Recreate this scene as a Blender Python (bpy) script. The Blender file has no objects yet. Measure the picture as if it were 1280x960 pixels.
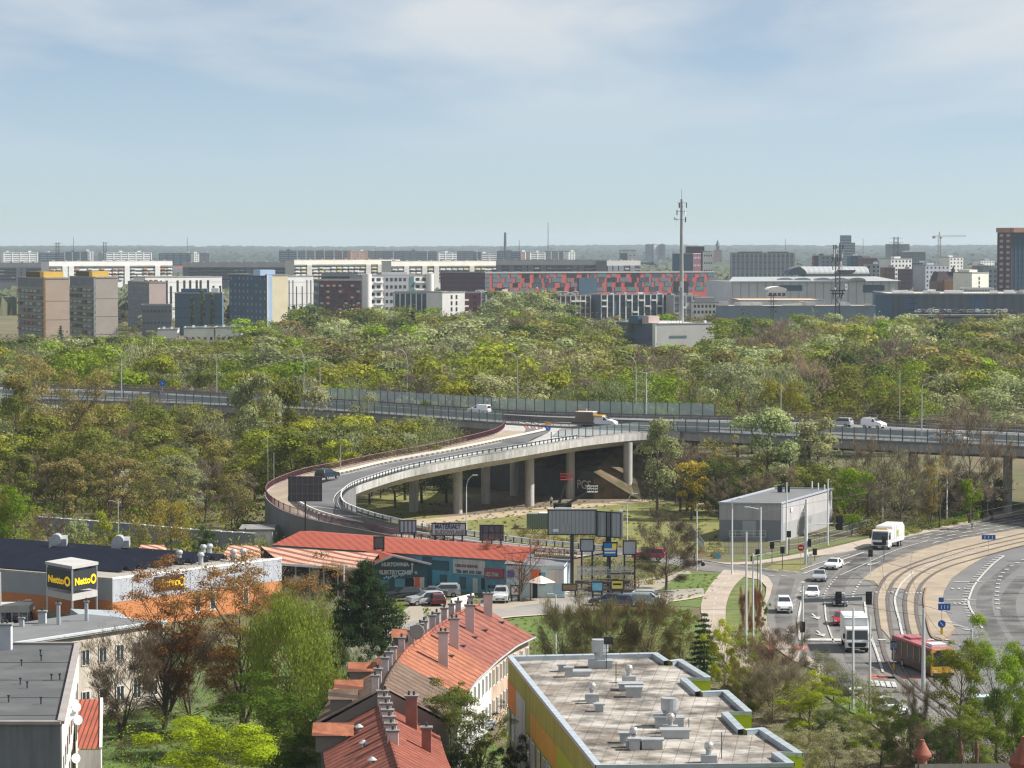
import bpy, bmesh, math, random
import numpy as np
from mathutils import Vector, Matrix

# ---------------------------------------------------------------- camera, sky, sun
S = bpy.context.scene
COL = S.collection
HAZE = .00005
F = 3800.0; HY = 302.0; CH = 50.0
PITCH = math.atan((480 - HY) / F)
cd = bpy.data.cameras.new('camera'); cam = bpy.data.objects.new('camera', cd); COL.objects.link(cam)
cam.location = (0, 0, CH); cam.rotation_euler = (math.pi/2 - PITCH, 0, 0)
cd.sensor_width = 36; cd.lens = F/1280*36; cd.clip_start = 1; cd.clip_end = 60000
S.camera = cam
S.view_settings.view_transform = 'Standard'; S.view_settings.look = 'None'
S.view_settings.exposure = 0.72; S.view_settings.gamma = 1; S.view_settings.use_curve_mapping = False
S.cycles.use_denoising = True
try:
    S.cycles.denoiser = 'OPENIMAGEDENOISE'; S.cycles.denoising_input_passes = 'RGB_ALBEDO_NORMAL'; S.cycles.denoising_prefilter = 'ACCURATE'
except Exception: pass
S.cycles.max_bounces = 6; S.cycles.diffuse_bounces = 3; S.cycles.glossy_bounces = 2
S.cycles.transmission_bounces = 3; S.cycles.transparent_max_bounces = 12; S.cycles.volume_bounces = 0
S.cycles.caustics_reflective = False; S.cycles.caustics_refractive = False
S.cycles.sample_clamp_indirect = 4.0
S.cycles.filter_width = 1.3

SUN_EL = math.radians(44); SUN_AZ = math.radians(85)     # azimuth clockwise from +Y
SUND = Vector((math.sin(SUN_AZ)*math.cos(SUN_EL), math.cos(SUN_AZ)*math.cos(SUN_EL), math.sin(SUN_EL)))
sl = bpy.data.lights.new('sun', 'SUN'); sl.energy = 5.0; sl.angle = math.radians(0.53); sl.color = (1, .955, .88)
so = bpy.data.objects.new('sun', sl); COL.objects.link(so); so.location = (0, 0, 300)
so.rotation_euler = SUND.to_track_quat('Z', 'Y').to_euler()

def N(nt, typ, loc=(0, 0), **kw):
    n = nt.nodes.new(typ)
    for k, v in kw.items(): setattr(n, k, v)
    return n

w = bpy.data.worlds.new('World'); S.world = w; w.use_nodes = True
nt = w.node_tree; nt.nodes.clear()
out = N(nt, 'ShaderNodeOutputWorld'); bg = N(nt, 'ShaderNodeBackground')
sky = N(nt, 'ShaderNodeTexSky'); sky.sky_type = 'NISHITA'; sky.sun_disc = False
sky.sun_elevation = SUN_EL; sky.sun_rotation = SUN_AZ
sky.altitude = 0; sky.air_density = .5; sky.dust_density = .15; sky.ozone_density = 1.8
bg.inputs['Strength'].default_value = 0.06
# thin high cloud: noise on a plane high overhead (direction divided by its height), so it foreshortens to the horizon
tc = N(nt, 'ShaderNodeTexCoord'); sep = N(nt, 'ShaderNodeSeparateXYZ'); nt.links.new(tc.outputs['Generated'], sep.inputs[0])
add = N(nt, 'ShaderNodeMath', operation='ADD'); add.inputs[1].default_value = 0.075; nt.links.new(sep.outputs['Z'], add.inputs[0])
dx = N(nt, 'ShaderNodeMath', operation='DIVIDE'); nt.links.new(sep.outputs['X'], dx.inputs[0]); nt.links.new(add.outputs[0], dx.inputs[1])
dy = N(nt, 'ShaderNodeMath', operation='DIVIDE'); nt.links.new(sep.outputs['Y'], dy.inputs[0]); nt.links.new(add.outputs[0], dy.inputs[1])
cmb = N(nt, 'ShaderNodeCombineXYZ'); nt.links.new(dx.outputs[0], cmb.inputs[0]); nt.links.new(dy.outputs[0], cmb.inputs[1])
mp = N(nt, 'ShaderNodeMapping'); mp.inputs['Scale'].default_value = (.8, .34, 1); mp.inputs['Location'].default_value = (3.6, .3, 0); mp.inputs['Rotation'].default_value = (0, 0, .35)
nt.links.new(cmb.outputs[0], mp.inputs[0])
n1 = N(nt, 'ShaderNodeTexNoise'); n1.inputs['Scale'].default_value = 1.3; n1.inputs['Detail'].default_value = 6; n1.inputs['Roughness'].default_value = .5; n1.inputs['Distortion'].default_value = .2
nt.links.new(mp.outputs[0], n1.inputs['Vector'])
cr = N(nt, 'ShaderNodeValToRGB'); cr.color_ramp.elements[0].position = .38; cr.color_ramp.elements[1].position = .6
nt.links.new(n1.outputs['Fac'], cr.inputs[0])
mr = N(nt, 'ShaderNodeMapRange'); mr.inputs['From Min'].default_value = .02; mr.inputs['From Max'].default_value = .075; nt.links.new(sep.outputs['Z'], mr.inputs[0])
mm = N(nt, 'ShaderNodeMath', operation='MULTIPLY'); nt.links.new(cr.outputs[0], mm.inputs[0]); nt.links.new(mr.outputs[0], mm.inputs[1])
m2 = N(nt, 'ShaderNodeMath', operation='MULTIPLY'); m2.inputs[1].default_value = .8; nt.links.new(mm.outputs[0], m2.inputs[0])
mix = N(nt, 'ShaderNodeMix', data_type='RGBA'); nt.links.new(m2.outputs[0], mix.inputs['Factor'])
hsn = N(nt, 'ShaderNodeHueSaturation'); hsn.inputs['Saturation'].default_value = .74; hsn.inputs['Value'].default_value = 1.1; tn = N(nt, 'ShaderNodeVectorMath', operation='MULTIPLY'); tn.inputs[1].default_value = (.94, 1.01, 1.01); nt.links.new(sky.outputs[0], tn.inputs[0]); nt.links.new(tn.outputs[0], hsn.inputs['Color']); nt.links.new(hsn.outputs[0], mix.inputs['A']); mix.inputs['B'].default_value = (8.0, 8.25, 8.3, 1)
nt.links.new(mix.outputs['Result'], bg.inputs['Color']); nt.links.new(bg.outputs[0], out.inputs['Surface'])

# ---------------------------------------------------------------- geometry of the view
_f = Vector((0, math.cos(PITCH), -math.sin(PITCH))); _u = Vector((0, math.sin(PITCH), math.cos(PITCH)))
def ray(px, py): return _f + Vector((1, 0, 0))*((px-640)/F) + _u*((480-py)/F)
def W(px, py, z=0.0):                 # the point at height z that projects to this place in the photograph
    d = ray(px, py); t = (z-CH)/d.z; return Vector((d.x*t, d.y*t, z))
def WY(px, py, Y):                    # the point at distance Y
    d = ray(px, py); t = Y/d.y; return Vector((d.x*t, Y, CH+d.z*t))
def XY(px, Y): return (px-640)/F*Y*1.001
def PX(p):                            # world to photograph pixel
    v = Vector(p) - Vector((0, 0, CH)); z = v.dot(_f); return (640+F*v.x/z, 480-F*v.dot(_u)/z)

# ---------------------------------------------------------------- materials
MATS = {}
def mat(name, col, rough=.85, var=.12, scale=.35, metal=0.0, bump=0.0, spec=.3, fine=None, tint=None, emit=None):
    if name in MATS: return MATS[name]
    m = bpy.data.materials.new(name); m.use_nodes = True; t = m.node_tree; b = t.nodes['Principled BSDF']
    b.inputs['Roughness'].default_value = rough; b.inputs['Metallic'].default_value = metal
    b.inputs['Specular IOR Level'].default_value = spec
    L = t.links.new
    tcn = N(t, 'ShaderNodeTexCoord')
    nz = N(t, 'ShaderNodeTexNoise'); nz.inputs['Scale'].default_value = scale; nz.inputs['Detail'].default_value = 8; nz.inputs['Roughness'].default_value = .62
    L(tcn.outputs['Object'], nz.inputs['Vector'])
    r = N(t, 'ShaderNodeMapRange'); r.inputs['From Min'].default_value = .3; r.inputs['From Max'].default_value = .7
    r.inputs['To Min'].default_value = 1-var; r.inputs['To Max'].default_value = 1+var; L(nz.outputs['Fac'], r.inputs[0])
    c = N(t, 'ShaderNodeRGB'); c.outputs[0].default_value = (*col, 1)
    vm = N(t, 'ShaderNodeVectorMath', operation='SCALE'); L(c.outputs[0], vm.inputs[0]); L(r.outputs[0], vm.inputs['Scale'])
    src = vm.outputs[0]
    if tint:                          # second colour in patches
        nz2 = N(t, 'ShaderNodeTexNoise'); nz2.inputs['Scale'].default_value = tint[1]; nz2.inputs['Detail'].default_value = 6; nz2.inputs['Roughness'].default_value = .6
        L(tcn.outputs['Object'], nz2.inputs['Vector'])
        r2 = N(t, 'ShaderNodeMapRange'); r2.inputs['From Min'].default_value = tint[2]; r2.inputs['From Max'].default_value = tint[3]; L(nz2.outputs['Fac'], r2.inputs[0])
        mx = N(t, 'ShaderNodeMix', data_type='RGBA'); L(r2.outputs[0], mx.inputs['Factor']); L(src, mx.inputs['A']); mx.inputs['B'].default_value = (*tint[0], 1)
        src = mx.outputs['Result']
    L(src, b.inputs['Base Color'])
    if bump:
        bp = N(t, 'ShaderNodeBump'); bp.inputs['Strength'].default_value = bump; bp.inputs['Distance'].default_value = .05
        L(nz.outputs['Fac'], bp.inputs['Height']); L(bp.outputs[0], b.inputs['Normal'])
    if emit: b.inputs['Emission Color'].default_value = (*col, 1); b.inputs['Emission Strength'].default_value = emit
    MATS[name] = m; return m

def stripe_mat(name, c1, c2, axis, period, frac=.5, rough=.7, metal=0.0, bump=0.0, slope=None, var=.1):
    """bands of two colours across one object axis (slats, ribs, tile courses, window bands)"""
    if name in MATS: return MATS[name]
    m = mat(name, c1, rough, var, .4 if not var > .2 else 1.3, metal); t = m.node_tree; b = t.nodes['Principled BSDF']; L = t.links.new
    old = b.inputs['Base Color'].links[0].from_socket
    tcn = N(t, 'ShaderNodeTexCoord'); sp = N(t, 'ShaderNodeVectorMath', operation='DOT_PRODUCT'); L(tcn.outputs['Object'], sp.inputs[0]); sp.inputs[1].default_value = axis
    fr = N(t, 'ShaderNodeMath', operation='MULTIPLY'); fr.inputs[1].default_value = 1/period; L(sp.outputs['Value'], fr.inputs[0])
    f2 = N(t, 'ShaderNodeMath', operation='FRACT'); L(fr.outputs[0], f2.inputs[0])
    gt = N(t, 'ShaderNodeMath', operation='GREATER_THAN'); gt.inputs[1].default_value = frac; L(f2.outputs[0], gt.inputs[0])
    mx = N(t, 'ShaderNodeMix', data_type='RGBA'); L(gt.outputs[0], mx.inputs['Factor']); L(old, mx.inputs['A']); mx.inputs['B'].default_value = (*c2, 1)
    L(mx.outputs['Result'], b.inputs['Base Color'])
    if bump:
        sn = N(t, 'ShaderNodeMath', operation='PINGPONG'); sn.inputs[1].default_value = .5; L(fr.outputs[0], sn.inputs[0])
        bp = N(t, 'ShaderNodeBump'); bp.inputs['Strength'].default_value = bump; bp.inputs['Distance'].default_value = .3; L(sn.outputs[0], bp.inputs['Height']); L(bp.outputs[0], b.inputs['Normal'])
    return m

def glass_mat(name, col=(.35, .5, .55), alpha=.45, rough=.15):
    if name in MATS: return MATS[name]
    m = bpy.data.materials.new(name); m.use_nodes = True; t = m.node_tree; b = t.nodes['Principled BSDF']
    b.inputs['Base Color'].default_value = (*col, 1); b.inputs['Roughness'].default_value = rough
    b.inputs['Alpha'].default_value = alpha; MATS[name] = m; return m

def leaf_mat():
    if 'leaf' in MATS: return MATS['leaf']
    m = bpy.data.materials.new('leaf'); m.use_nodes = True; t = m.node_tree; t.nodes.clear(); L = t.links.new
    o = N(t, 'ShaderNodeOutputMaterial'); oi = N(t, 'ShaderNodeObjectInfo'); g = N(t, 'ShaderNodeNewGeometry'); at = N(t, 'ShaderNodeAttribute'); at.attribute_name = 'tone'
    mul = N(t, 'ShaderNodeMath', operation='MULTIPLY_ADD'); L(g.outputs['Random Per Island'], mul.inputs[0]); mul.inputs[1].default_value = .4; mul.inputs[2].default_value = .8
    m1 = N(t, 'ShaderNodeMath', operation='MULTIPLY'); L(mul.outputs[0], m1.inputs[0]); L(at.outputs['Fac'], m1.inputs[1])
    r = N(t, 'ShaderNodeMapRange'); L(oi.outputs['Random'], r.inputs[0]); r.inputs['To Min'].default_value = .85; r.inputs['To Max'].default_value = 1.18
    m2 = N(t, 'ShaderNodeMath', operation='MULTIPLY'); L(m1.outputs[0], m2.inputs[0]); L(r.outputs[0], m2.inputs[1])
    hv = N(t, 'ShaderNodeHueSaturation'); L(oi.outputs['Color'], hv.inputs['Color'])
    h = N(t, 'ShaderNodeMapRange'); L(g.outputs['Random Per Island'], h.inputs[0]); h.inputs['To Min'].default_value = .485; h.inputs['To Max'].default_value = .515; L(h.outputs[0], hv.inputs['Hue'])
    vs = N(t, 'ShaderNodeVectorMath', operation='SCALE'); L(hv.outputs[0], vs.inputs[0]); L(m2.outputs[0], vs.inputs['Scale'])
    d = N(t, 'ShaderNodeBsdfDiffuse'); tr = N(t, 'ShaderNodeBsdfTranslucent'); L(vs.outputs[0], d.inputs[0]); L(vs.outputs[0], tr.inputs[0])
    mx = N(t, 'ShaderNodeMixShader'); mx.inputs[0].default_value = .35; L(d.outputs[0], mx.inputs[1]); L(tr.outputs[0], mx.inputs[2]); L(mx.outputs[0], o.inputs['Surface'])
    MATS['leaf'] = m; return m

# ---------------------------------------------------------------- mesh builder
class MB:
    def __init__(s): s.v = []; s.f = []; s.m = []; s.cm = 0
    def quad(s, *p):
        n = len(s.v); s.v += [tuple(q) for q in p]; s.f.append(tuple(range(n, n+len(p)))); s.m.append(s.cm); return s
    def poly(s, pts): return s.quad(*pts)
    def box(s, c, d, rz=0.0, rx=0.0):
        c = Vector(c); hx, hy, hz = d[0]/2, d[1]/2, d[2]/2; R = Matrix.Rotation(rz, 3, 'Z') @ Matrix.Rotation(rx, 3, 'X')
        n = len(s.v)
        for x, y, z in ((-1,-1,-1),(1,-1,-1),(1,1,-1),(-1,1,-1),(-1,-1,1),(1,-1,1),(1,1,1),(-1,1,1)):
            s.v.append(tuple(c + R @ Vector((x*hx, y*hy, z*hz))))
        for q in ((0,3,2,1),(4,5,6,7),(0,1,5,4),(1,2,6,5),(2,3,7,6),(3,0,4,7)): s.f.append(tuple(n+i for i in q)); s.m.append(s.cm)
        return s
    def prism(s, poly, z0, z1, top=True, bottom=False):
        n = len(s.v); k = len(poly); g = lambda z, i: z[i] if isinstance(z, (list, tuple)) else z
        for i, p in enumerate(poly): s.v.append((p[0], p[1], g(z0, i)))
        for i, p in enumerate(poly): s.v.append((p[0], p[1], g(z1, i)))
        ar = sum(poly[i][0]*poly[(i+1)%k][1]-poly[(i+1)%k][0]*poly[i][1] for i in range(k))
        for i in range(k):
            j = (i+1) % k; s.f.append((n+i, n+j, n+k+j, n+k+i) if ar > 0 else (n+j, n+i, n+k+i, n+k+j)); s.m.append(s.cm)
        if top: s.f.append(tuple(range(n+k, n+2*k)) if ar > 0 else tuple(reversed(range(n+k, n+2*k)))); s.m.append(s.cm)
        if bottom: s.f.append(tuple(reversed(range(n, n+k))) if ar > 0 else tuple(range(n, n+k))); s.m.append(s.cm)
        return s
    def tube(s, path, r, n=6, cap=True):
        path = [Vector(p) for p in path]; base = len(s.v); K = len(path)
        for i, p in enumerate(path):
            d = (path[min(i+1, K-1)]-path[max(i-1, 0)]);
            if d.length < 1e-9: d = Vector((0, 0, 1))
            d.normalize(); a = d.cross(Vector((0, 0, 1)) if abs(d.z) < .95 else Vector((1, 0, 0))).normalized(); b = d.cross(a)
            rr = r[i] if isinstance(r, (list, tuple)) else r
            for k in range(n):
                t = 2*math.pi*k/n; s.v.append(tuple(p + (a*math.cos(t)+b*math.sin(t))*rr))
        for i in range(K-1):
            for k in range(n):
                k2 = (k+1) % n; s.f.append((base+i*n+k, base+i*n+k2, base+(i+1)*n+k2, base+(i+1)*n+k)); s.m.append(s.cm)
        if cap: s.f.append(tuple(base+k for k in reversed(range(n)))); s.f.append(tuple(base+(K-1)*n+k for k in range(n))); s.m += [s.cm, s.cm]
        return s
    def cyl(s, c, r, z0, z1, n=12, r2=None): return s.tube([(c[0], c[1], z0), (c[0], c[1], z1)], [r, r if r2 is None else r2], n)
    def strip(s, A, B):
        for i in range(len(A)-1): s.quad(A[i], A[i+1], B[i+1], B[i])
        return s
    def bar(s, a, b, wd, h):          # box from a to b
        a = Vector(a); b = Vector(b); d = b-a; L = d.length; d.normalize()
        sd = d.cross(Vector((0, 0, 1)) if abs(d.z) < .98 else Vector((0, 1, 0))).normalized()*wd/2; up = sd.cross(d).normalized()*h/2
        n = len(s.v)
        for p in (a, b):
            for u in (-sd-up, sd-up, sd+up, -sd+up): s.v.append(tuple(p+u))
        for q in ((3,2,1,0),(4,5,6,7),(0,1,5,4),(1,2,6,5),(2,3,7,6),(3,0,4,7)): s.f.append(tuple(n+i for i in q)); s.m.append(s.cm)
        return s
    def build(s, name, m, parent=None, world=True, smooth=False):
        off = Vector((0, 0, 0))
        if parent is not None and world:
            p = parent
            while p is not None: off = off + p.location; p = p.parent
        me = bpy.data.meshes.new(name); me.from_pydata([(x-off.x, y-off.y, z-off.z) for x, y, z in s.v], [], s.f)
        ms = m if isinstance(m, (list, tuple)) else [m]
        for q in ms: me.materials.append(q)
        if len(ms) > 1: me.polygons.foreach_set('material_index', s.m)
        if smooth: me.polygons.foreach_set('use_smooth', [True]*len(me.polygons))
        o = bpy.data.objects.new(name, me); COL.objects.link(o)
        if parent is not None: o.parent = parent
        return o

def tag(o, label=None, cat=None, group=None, kind=None):
    if label: o['label'] = label
    if cat: o['category'] = cat
    if group: o['group'] = group
    if kind: o['kind'] = kind
    return o
def thing(name, label, cat, loc=(0, 0, 0), rz=0.0, group=None):
    o = bpy.data.objects.new(name, None); COL.objects.link(o); o.location = loc; o.rotation_euler = (0, 0, rz); o.empty_display_size = .5
    return tag(o, label, cat, group)
def struct(mb, name, m): return tag(mb.build(name, m), kind='structure')
KIDS = {}
def copy_tree(o, parent=None):
    c = o.copy(); COL.objects.link(c); c.parent = parent
    for ch in list(o.children): copy_tree(ch, c)
    return c
def dup(root, loc, rz=0.0, label=None, group=None, color=None, scale=None):
    c = copy_tree(root); c.location = loc; c.rotation_euler = (0, 0, rz)
    if label: c['label'] = label
    if group: c['group'] = group
    if scale: c.scale = (scale,)*3 if not isinstance(scale, tuple) else scale
    if color:
        for q in [c]+list(c.children): q.color = (*color, 1)
    return c
def text(s, name, size, m, parent, loc, ex=(1, 0, 0), up=(0, 0, 1), align='LEFT', depth=.02, bold=0.0, sx=1.0):
    cu = bpy.data.curves.new(name, 'FONT'); cu.body = s; cu.size = size; cu.align_x = align; cu.extrude = depth; cu.offset = bold; cu.materials.append(m)
    cu.resolution_u = 3
    o = bpy.data.objects.new(name, cu); COL.objects.link(o); me = bpy.data.meshes.new_from_object(o); me.name = name; bpy.data.objects.remove(o); o = bpy.data.objects.new(name, me); COL.objects.link(o)
    ex = Vector(ex).normalized(); up = Vector(up).normalized(); nz = ex.cross(up)
    M = Matrix((ex, up, nz)).transposed()
    off = Vector((0, 0, 0)); p = parent
    while p is not None: off = off+p.location; p = p.parent
    o.rotation_euler = M.to_euler(); o.location = Vector(loc)-off; o.scale = (sx, 1, 1)
    if parent is not None: o.parent = parent
    return o
def crm(pts, n=6, closed=False):      # smooth curve through points
    P = [Vector(p) for p in pts]; out = []
    for i in range(len(P)-1):
        a, b, c, d = P[max(i-1, 0)], P[i], P[i+1], P[min(i+2, len(P)-1)]
        for k in range(n):
            t = k/n; out.append(.5*((2*b)+(c-a)*t+(2*a-5*b+4*c-d)*t*t+(3*b-a-3*c+d)*t**3))
    out.append(P[-1]); return out
def resample(P, step):
    out = [P[0].copy()]; acc = 0
    for i in range(len(P)-1):
        d = (P[i+1]-P[i]).length; t = step-acc
        while t <= d and d > 0: out.append(P[i].lerp(P[i+1], t/d)); t += step
        acc = (acc+d) % step
    return out
def side(P, off):                     # parallel curve in plan
    o = []
    for i, p in enumerate(P):
        d = P[min(i+1, len(P)-1)]-P[max(i-1, 0)]; d.z = 0; d.normalize(); o.append(Vector((p.x-d.y*off, p.y+d.x*off, p.z)))
    return o
def ord_(n): return ['nearest', 'second', 'third', 'fourth', 'fifth', 'sixth', 'seventh', 'eighth', 'ninth', 'tenth', 'eleventh', 'twelfth', 'thirteenth', 'fourteenth', 'fifteenth', 'sixteenth', 'seventeenth', 'eighteenth', 'nineteenth', 'twentieth', 'twenty-first', 'twenty-second', 'twenty-third', 'twenty-fourth'][n]

# labels that place one thing among its like: counted outwards from a landmark
LMARKS = [('the twin tall blocks', 100, 400), ('the three poplars', 252, 385), ('the cream gable', 347, 385), ('the maroon block', 425, 385), ('the white narrow-windowed gable', 567, 390), ('the red chequered block', 700, 365),
 ('the tall mast building', 850, 420), ('the brick cube', 913, 385), ('the lattice tower', 1046, 385), ('the dark cladding wall', 1180, 400), ('the brick high-rise', 1265, 380), ('the ramp hairpin', 345, 615), ('the purple railing end', 625, 535),
 ('the ramp mouth van', 745, 525), ('the glass screens', 520, 505), ('the long grey rear wall', 120, 660), ('the golden willow', 215, 660), ('the left road edge', 60, 500), ('the supermarket roof', 90, 700), ('the red warehouse roof', 430, 680), ('the grey cuboid substation', 970, 650),
 ('the golden-yellow tree', 865, 620), ('the refuse lorry', 1108, 672), ('the two pedestrians', 1233, 650), ('the green building roof', 800, 860), ('the tiled terrace', 560, 820), ('the white box lorry', 1068, 790), ('the bus', 1155, 825), ('the boom lift', 690, 600), ('the open lawn', 700, 800)]
REG = []
def reg(o, what, pos=None): REG.append((o, what, PX(pos if pos is not None else o.location))); return o
def finish_labels():
    B = {}
    for o, what, (x, y) in REG:
        lm = min(LMARKS, key=lambda l: (l[1]-x)**2+((l[2]-y)*1.4)**2); dx, dy = x-lm[1], (y-lm[2])*1.4
        d = ('left' if dx < 0 else 'right') if abs(dx) > abs(dy) else ('far' if dy < 0 else 'near')
        B.setdefault((what, lm[0], d), []).append((dx*dx+dy*dy, o))
    for (what, lm, d), L in B.items():
        L.sort(key=lambda q: q[0])
        for k, (_, o) in enumerate(L):
            o['label'] = '%s, %s out from %s on its %s side' % (what, ord_(min(k, 23)), lm, d)

def streak(m, lo=.72, sc=(1.2, 1.2, .1)):     # rain streaks and grime running down a surface
    t = m.node_tree; b = t.nodes['Principled BSDF']; L = t.links.new; src = b.inputs['Base Color'].links[0].from_socket
    tcn = N(t, 'ShaderNodeTexCoord'); mp_ = N(t, 'ShaderNodeMapping'); mp_.inputs['Scale'].default_value = sc; L(tcn.outputs['Object'], mp_.inputs[0])
    nz = N(t, 'ShaderNodeTexNoise'); nz.inputs['Scale'].default_value = 1; nz.inputs['Detail'].default_value = 6; nz.inputs['Roughness'].default_value = .7; L(mp_.outputs[0], nz.inputs['Vector'])
    r = N(t, 'ShaderNodeMapRange'); r.inputs['From Min'].default_value = .42; r.inputs['From Max'].default_value = .7; r.inputs['To Min'].default_value = 1; r.inputs['To Max'].default_value = lo; L(nz.outputs['Fac'], r.inputs[0])
    v = N(t, 'ShaderNodeVectorMath', operation='SCALE'); L(src, v.inputs[0]); L(r.outputs[0], v.inputs['Scale']); L(v.outputs[0], b.inputs['Base Color']); return m
# common materials
asphalt = mat('asphalt', (.15, .145, .14), .9, .2, .12, bump=.1, tint=((.2, .19, .18), .05, .45, .75))
asphalt_dark = mat('asphalt_dark', (.07, .072, .08), .9, .2, .15)
asphalt_pale = mat('asphalt_pale', (.2, .195, .19), .9, .18, .12, tint=((.13, .13, .13), .07, .5, .7))
tanm = mat('tan_surface', (.32, .262, .195), .95, .2, .3, tint=((.24, .2, .155), .12, .45, .75))
paving = mat('paving', (.36, .31, .26), .9, .14, .4)
paint = mat('road_paint', (.42, .42, .4), .8, .3, 1.2)
concrete = mat('concrete', (.36, .35, .335), .85, .14, .25, tint=((.25, .24, .23), .3, .55, .8))
streak(concrete, .6)
concrete_d = mat('concrete_dark', (.2, .2, .2), .9, .2, .2)
steel = mat('galvanised_steel', (.42, .44, .46), .45, .08, 1, metal=.3)
steel_w = mat('pale_steel', (.6, .62, .63), .5, .06, 1)
steel_d = mat('dark_steel', (.05, .05, .055), .5, .1, 1)
black = mat('black', (.02, .02, .022), .6, .1, 1)
white = mat('white', (.75, .75, .73), .6, .08, .5)
cream = mat('cream', (.6, .53, .42), .8, .08, .3)
winm = mat('window_glass', (.03, .04, .05), .15, .4, .3, spec=.6)
winb = mat('window_blue', (.07, .1, .13), .15, .4, .2, spec=.6)
bark = mat('bark', (.1, .08, .06), .95, .3, 3)
bark_grey = mat('bark_grey', (.17, .15, .125), .95, .3, 3)
grass = mat('grass', (.1, .135, .035), 1, .35, .5, tint=((.17, .16, .07), .25, .45, .7))
grass_lush = mat('grass_lush', (.085, .14, .03), 1, .3, .8, tint=((.13, .15, .05), .3, .42, .7))
# ---------------------------------------------------------------- foliage helpers
def quads_mesh(name, V, tone, m, col=None):
    n = len(V); me = bpy.data.meshes.new(name); me.vertices.add(n*4); me.vertices.foreach_set('co', V.reshape(-1).astype(np.float32))
    me.loops.add(n*4); me.loops.foreach_set('vertex_index', np.arange(n*4, dtype=np.int32)); me.polygons.add(n); me.polygons.foreach_set('loop_start', np.arange(0, n*4, 4, dtype=np.int32))
    me.polygons.foreach_set('loop_total', np.full(n, 4, np.int32))
    a = me.attributes.new('tone', 'FLOAT', 'FACE'); a.data.foreach_set('value', tone.astype(np.float32))
    if col is not None: a = me.attributes.new('tcol', 'FLOAT_COLOR', 'FACE'); a.data.foreach_set('color', col.reshape(-1).astype(np.float32))
    me.update(); me.validate(); me.materials.append(m); return me
def unit(r, n): v = r.normal(size=(n, 3)); return v/np.linalg.norm(v, axis=1)[:, None]
def leaf_quads(r, C, L, Wd, dirs=None, jit=1.0):
    n = len(C); a = unit(r, n) if dirs is None else dirs+jit*unit(r, n); a /= np.linalg.norm(a, axis=1)[:, None]
    b = np.cross(a, unit(r, n)); b /= np.linalg.norm(b, axis=1)[:, None]+1e-9; a = a*L[:, None]; b = b*Wd[:, None]
    return np.stack([C-a, C-b, C+a, C+b], 1)
def shell_quads(r, C, Nrm, L, Wd, jit=.55):
    n = len(C); nn = Nrm+jit*unit(r, n); nn /= np.linalg.norm(nn, axis=1)[:, None]; a = np.cross(nn, unit(r, n)); a /= np.linalg.norm(a, axis=1)[:, None]+1e-9; b = np.cross(nn, a); a = a*L[:, None]; b = b*Wd[:, None]
    return np.stack([C-a, C-b, C+a, C+b], 1)
def inpoly(x, y, P):
    c_ = False; j = len(P)-1
    for i in range(len(P)):
        if (P[i][1] > y) != (P[j][1] > y) and x < (P[j][0]-P[i][0])*(y-P[i][1])/(P[j][1]-P[i][1])+P[i][0]: c_ = not c_
        j = i
    return c_
LEAF = leaf_mat()
# ================================================================ ground and roads
def gpoly(name, px, z, m, smooth=0):
    P = [W(x, y, 0) for x, y in px]
    if smooth: P = crm(P+[P[0]], smooth)[:-1]
    b = MB(); b.poly([(p.x, p.y, z) for p in P]); return struct(b, name, m)
gm = mat('woodland_floor', (.1, .1, .045), 1, .3, .05, tint=((.17, .13, .085), .02, .45, .7))
b = MB(); b.quad((-9000, -300, 0), (9000, -300, 0), (9000, 26000, 0), (-9000, 26000, 0)); struct(b, 'ground', gm)

# grass and earth patches
gpoly('grass_under_ramp', [(455,640),(470,620),(520,612),(600,618),(700,606),(800,620),(900,640),(905,690),(800,690),(700,685),(640,680),(560,664),(500,652)], .02, mat('dry_grass', (.16,.165,.05), 1, .25, .3, tint=((.2,.16,.09), .12, .5, .75)))
gpoly('earth_path_under_ramp', [(500,652),(560,646),(620,641),(700,632),(760,628),(830,622),(830,626),(760,632),(700,638),(640,646),(560,653),(510,657)], .04, mat('sand', (.36,.29,.2), 1, .15, .3))
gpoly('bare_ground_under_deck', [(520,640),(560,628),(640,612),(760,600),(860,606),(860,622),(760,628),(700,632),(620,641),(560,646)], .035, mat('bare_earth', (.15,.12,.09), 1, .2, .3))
gpoly('yard', [(440,790),(470,772),(500,766),(520,753),(640,745),(720,738),(790,728),(860,712),(868,722),(800,745),(770,748),(700,755),(640,762),(560,785),(480,800)], .02, mat('yard_gravel', (.32,.28,.22), 1, .2, .2, tint=((.2,.19,.16), .1, .45, .7)))
gpoly('lawn', [(560,800),(626,775),(676,769),(760,760),(860,760),(885,790),(900,830),(860,860),(640,850),(560,850)], .02, grass_lush)
gpoly('lawn_by_path', [(800,757),(836,729),(850,718),(905,716),(888,748),(880,760),(850,758)], .045, grass_lush)
gpoly('grass_verge', [(905,800),(908,760),(912,735),(925,722),(950,722),(958,745),(955,770),(960,800),(950,808),(930,806)], .045, grass)
gpoly('grass_triangle', [(953,712),(974,703),(1000,700),(1022,697),(1004,714),(1000,715.5)], .05, mat('verge_dry', (.17,.16,.06), 1, .2, .5))
gpoly('grass_by_substation', [(905,700),(960,692),(1010,684),(1060,674),(1130,660),(1240,640),(1240,646),(1180,653),(1130,665),(1088,671),(1040,682),(1000,690),(950,700)], .04, grass)
gpoly('estate_ground', [(330,790),(480,790),(480,800),(600,900),(640,960),(640,1010),(300,1010),(0,1010),(0,900),(200,820)], .02, mat('estate_grass', (.075,.12,.03), 1, .3, .3, tint=((.17,.15,.09), .12, .5, .75)))

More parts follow.
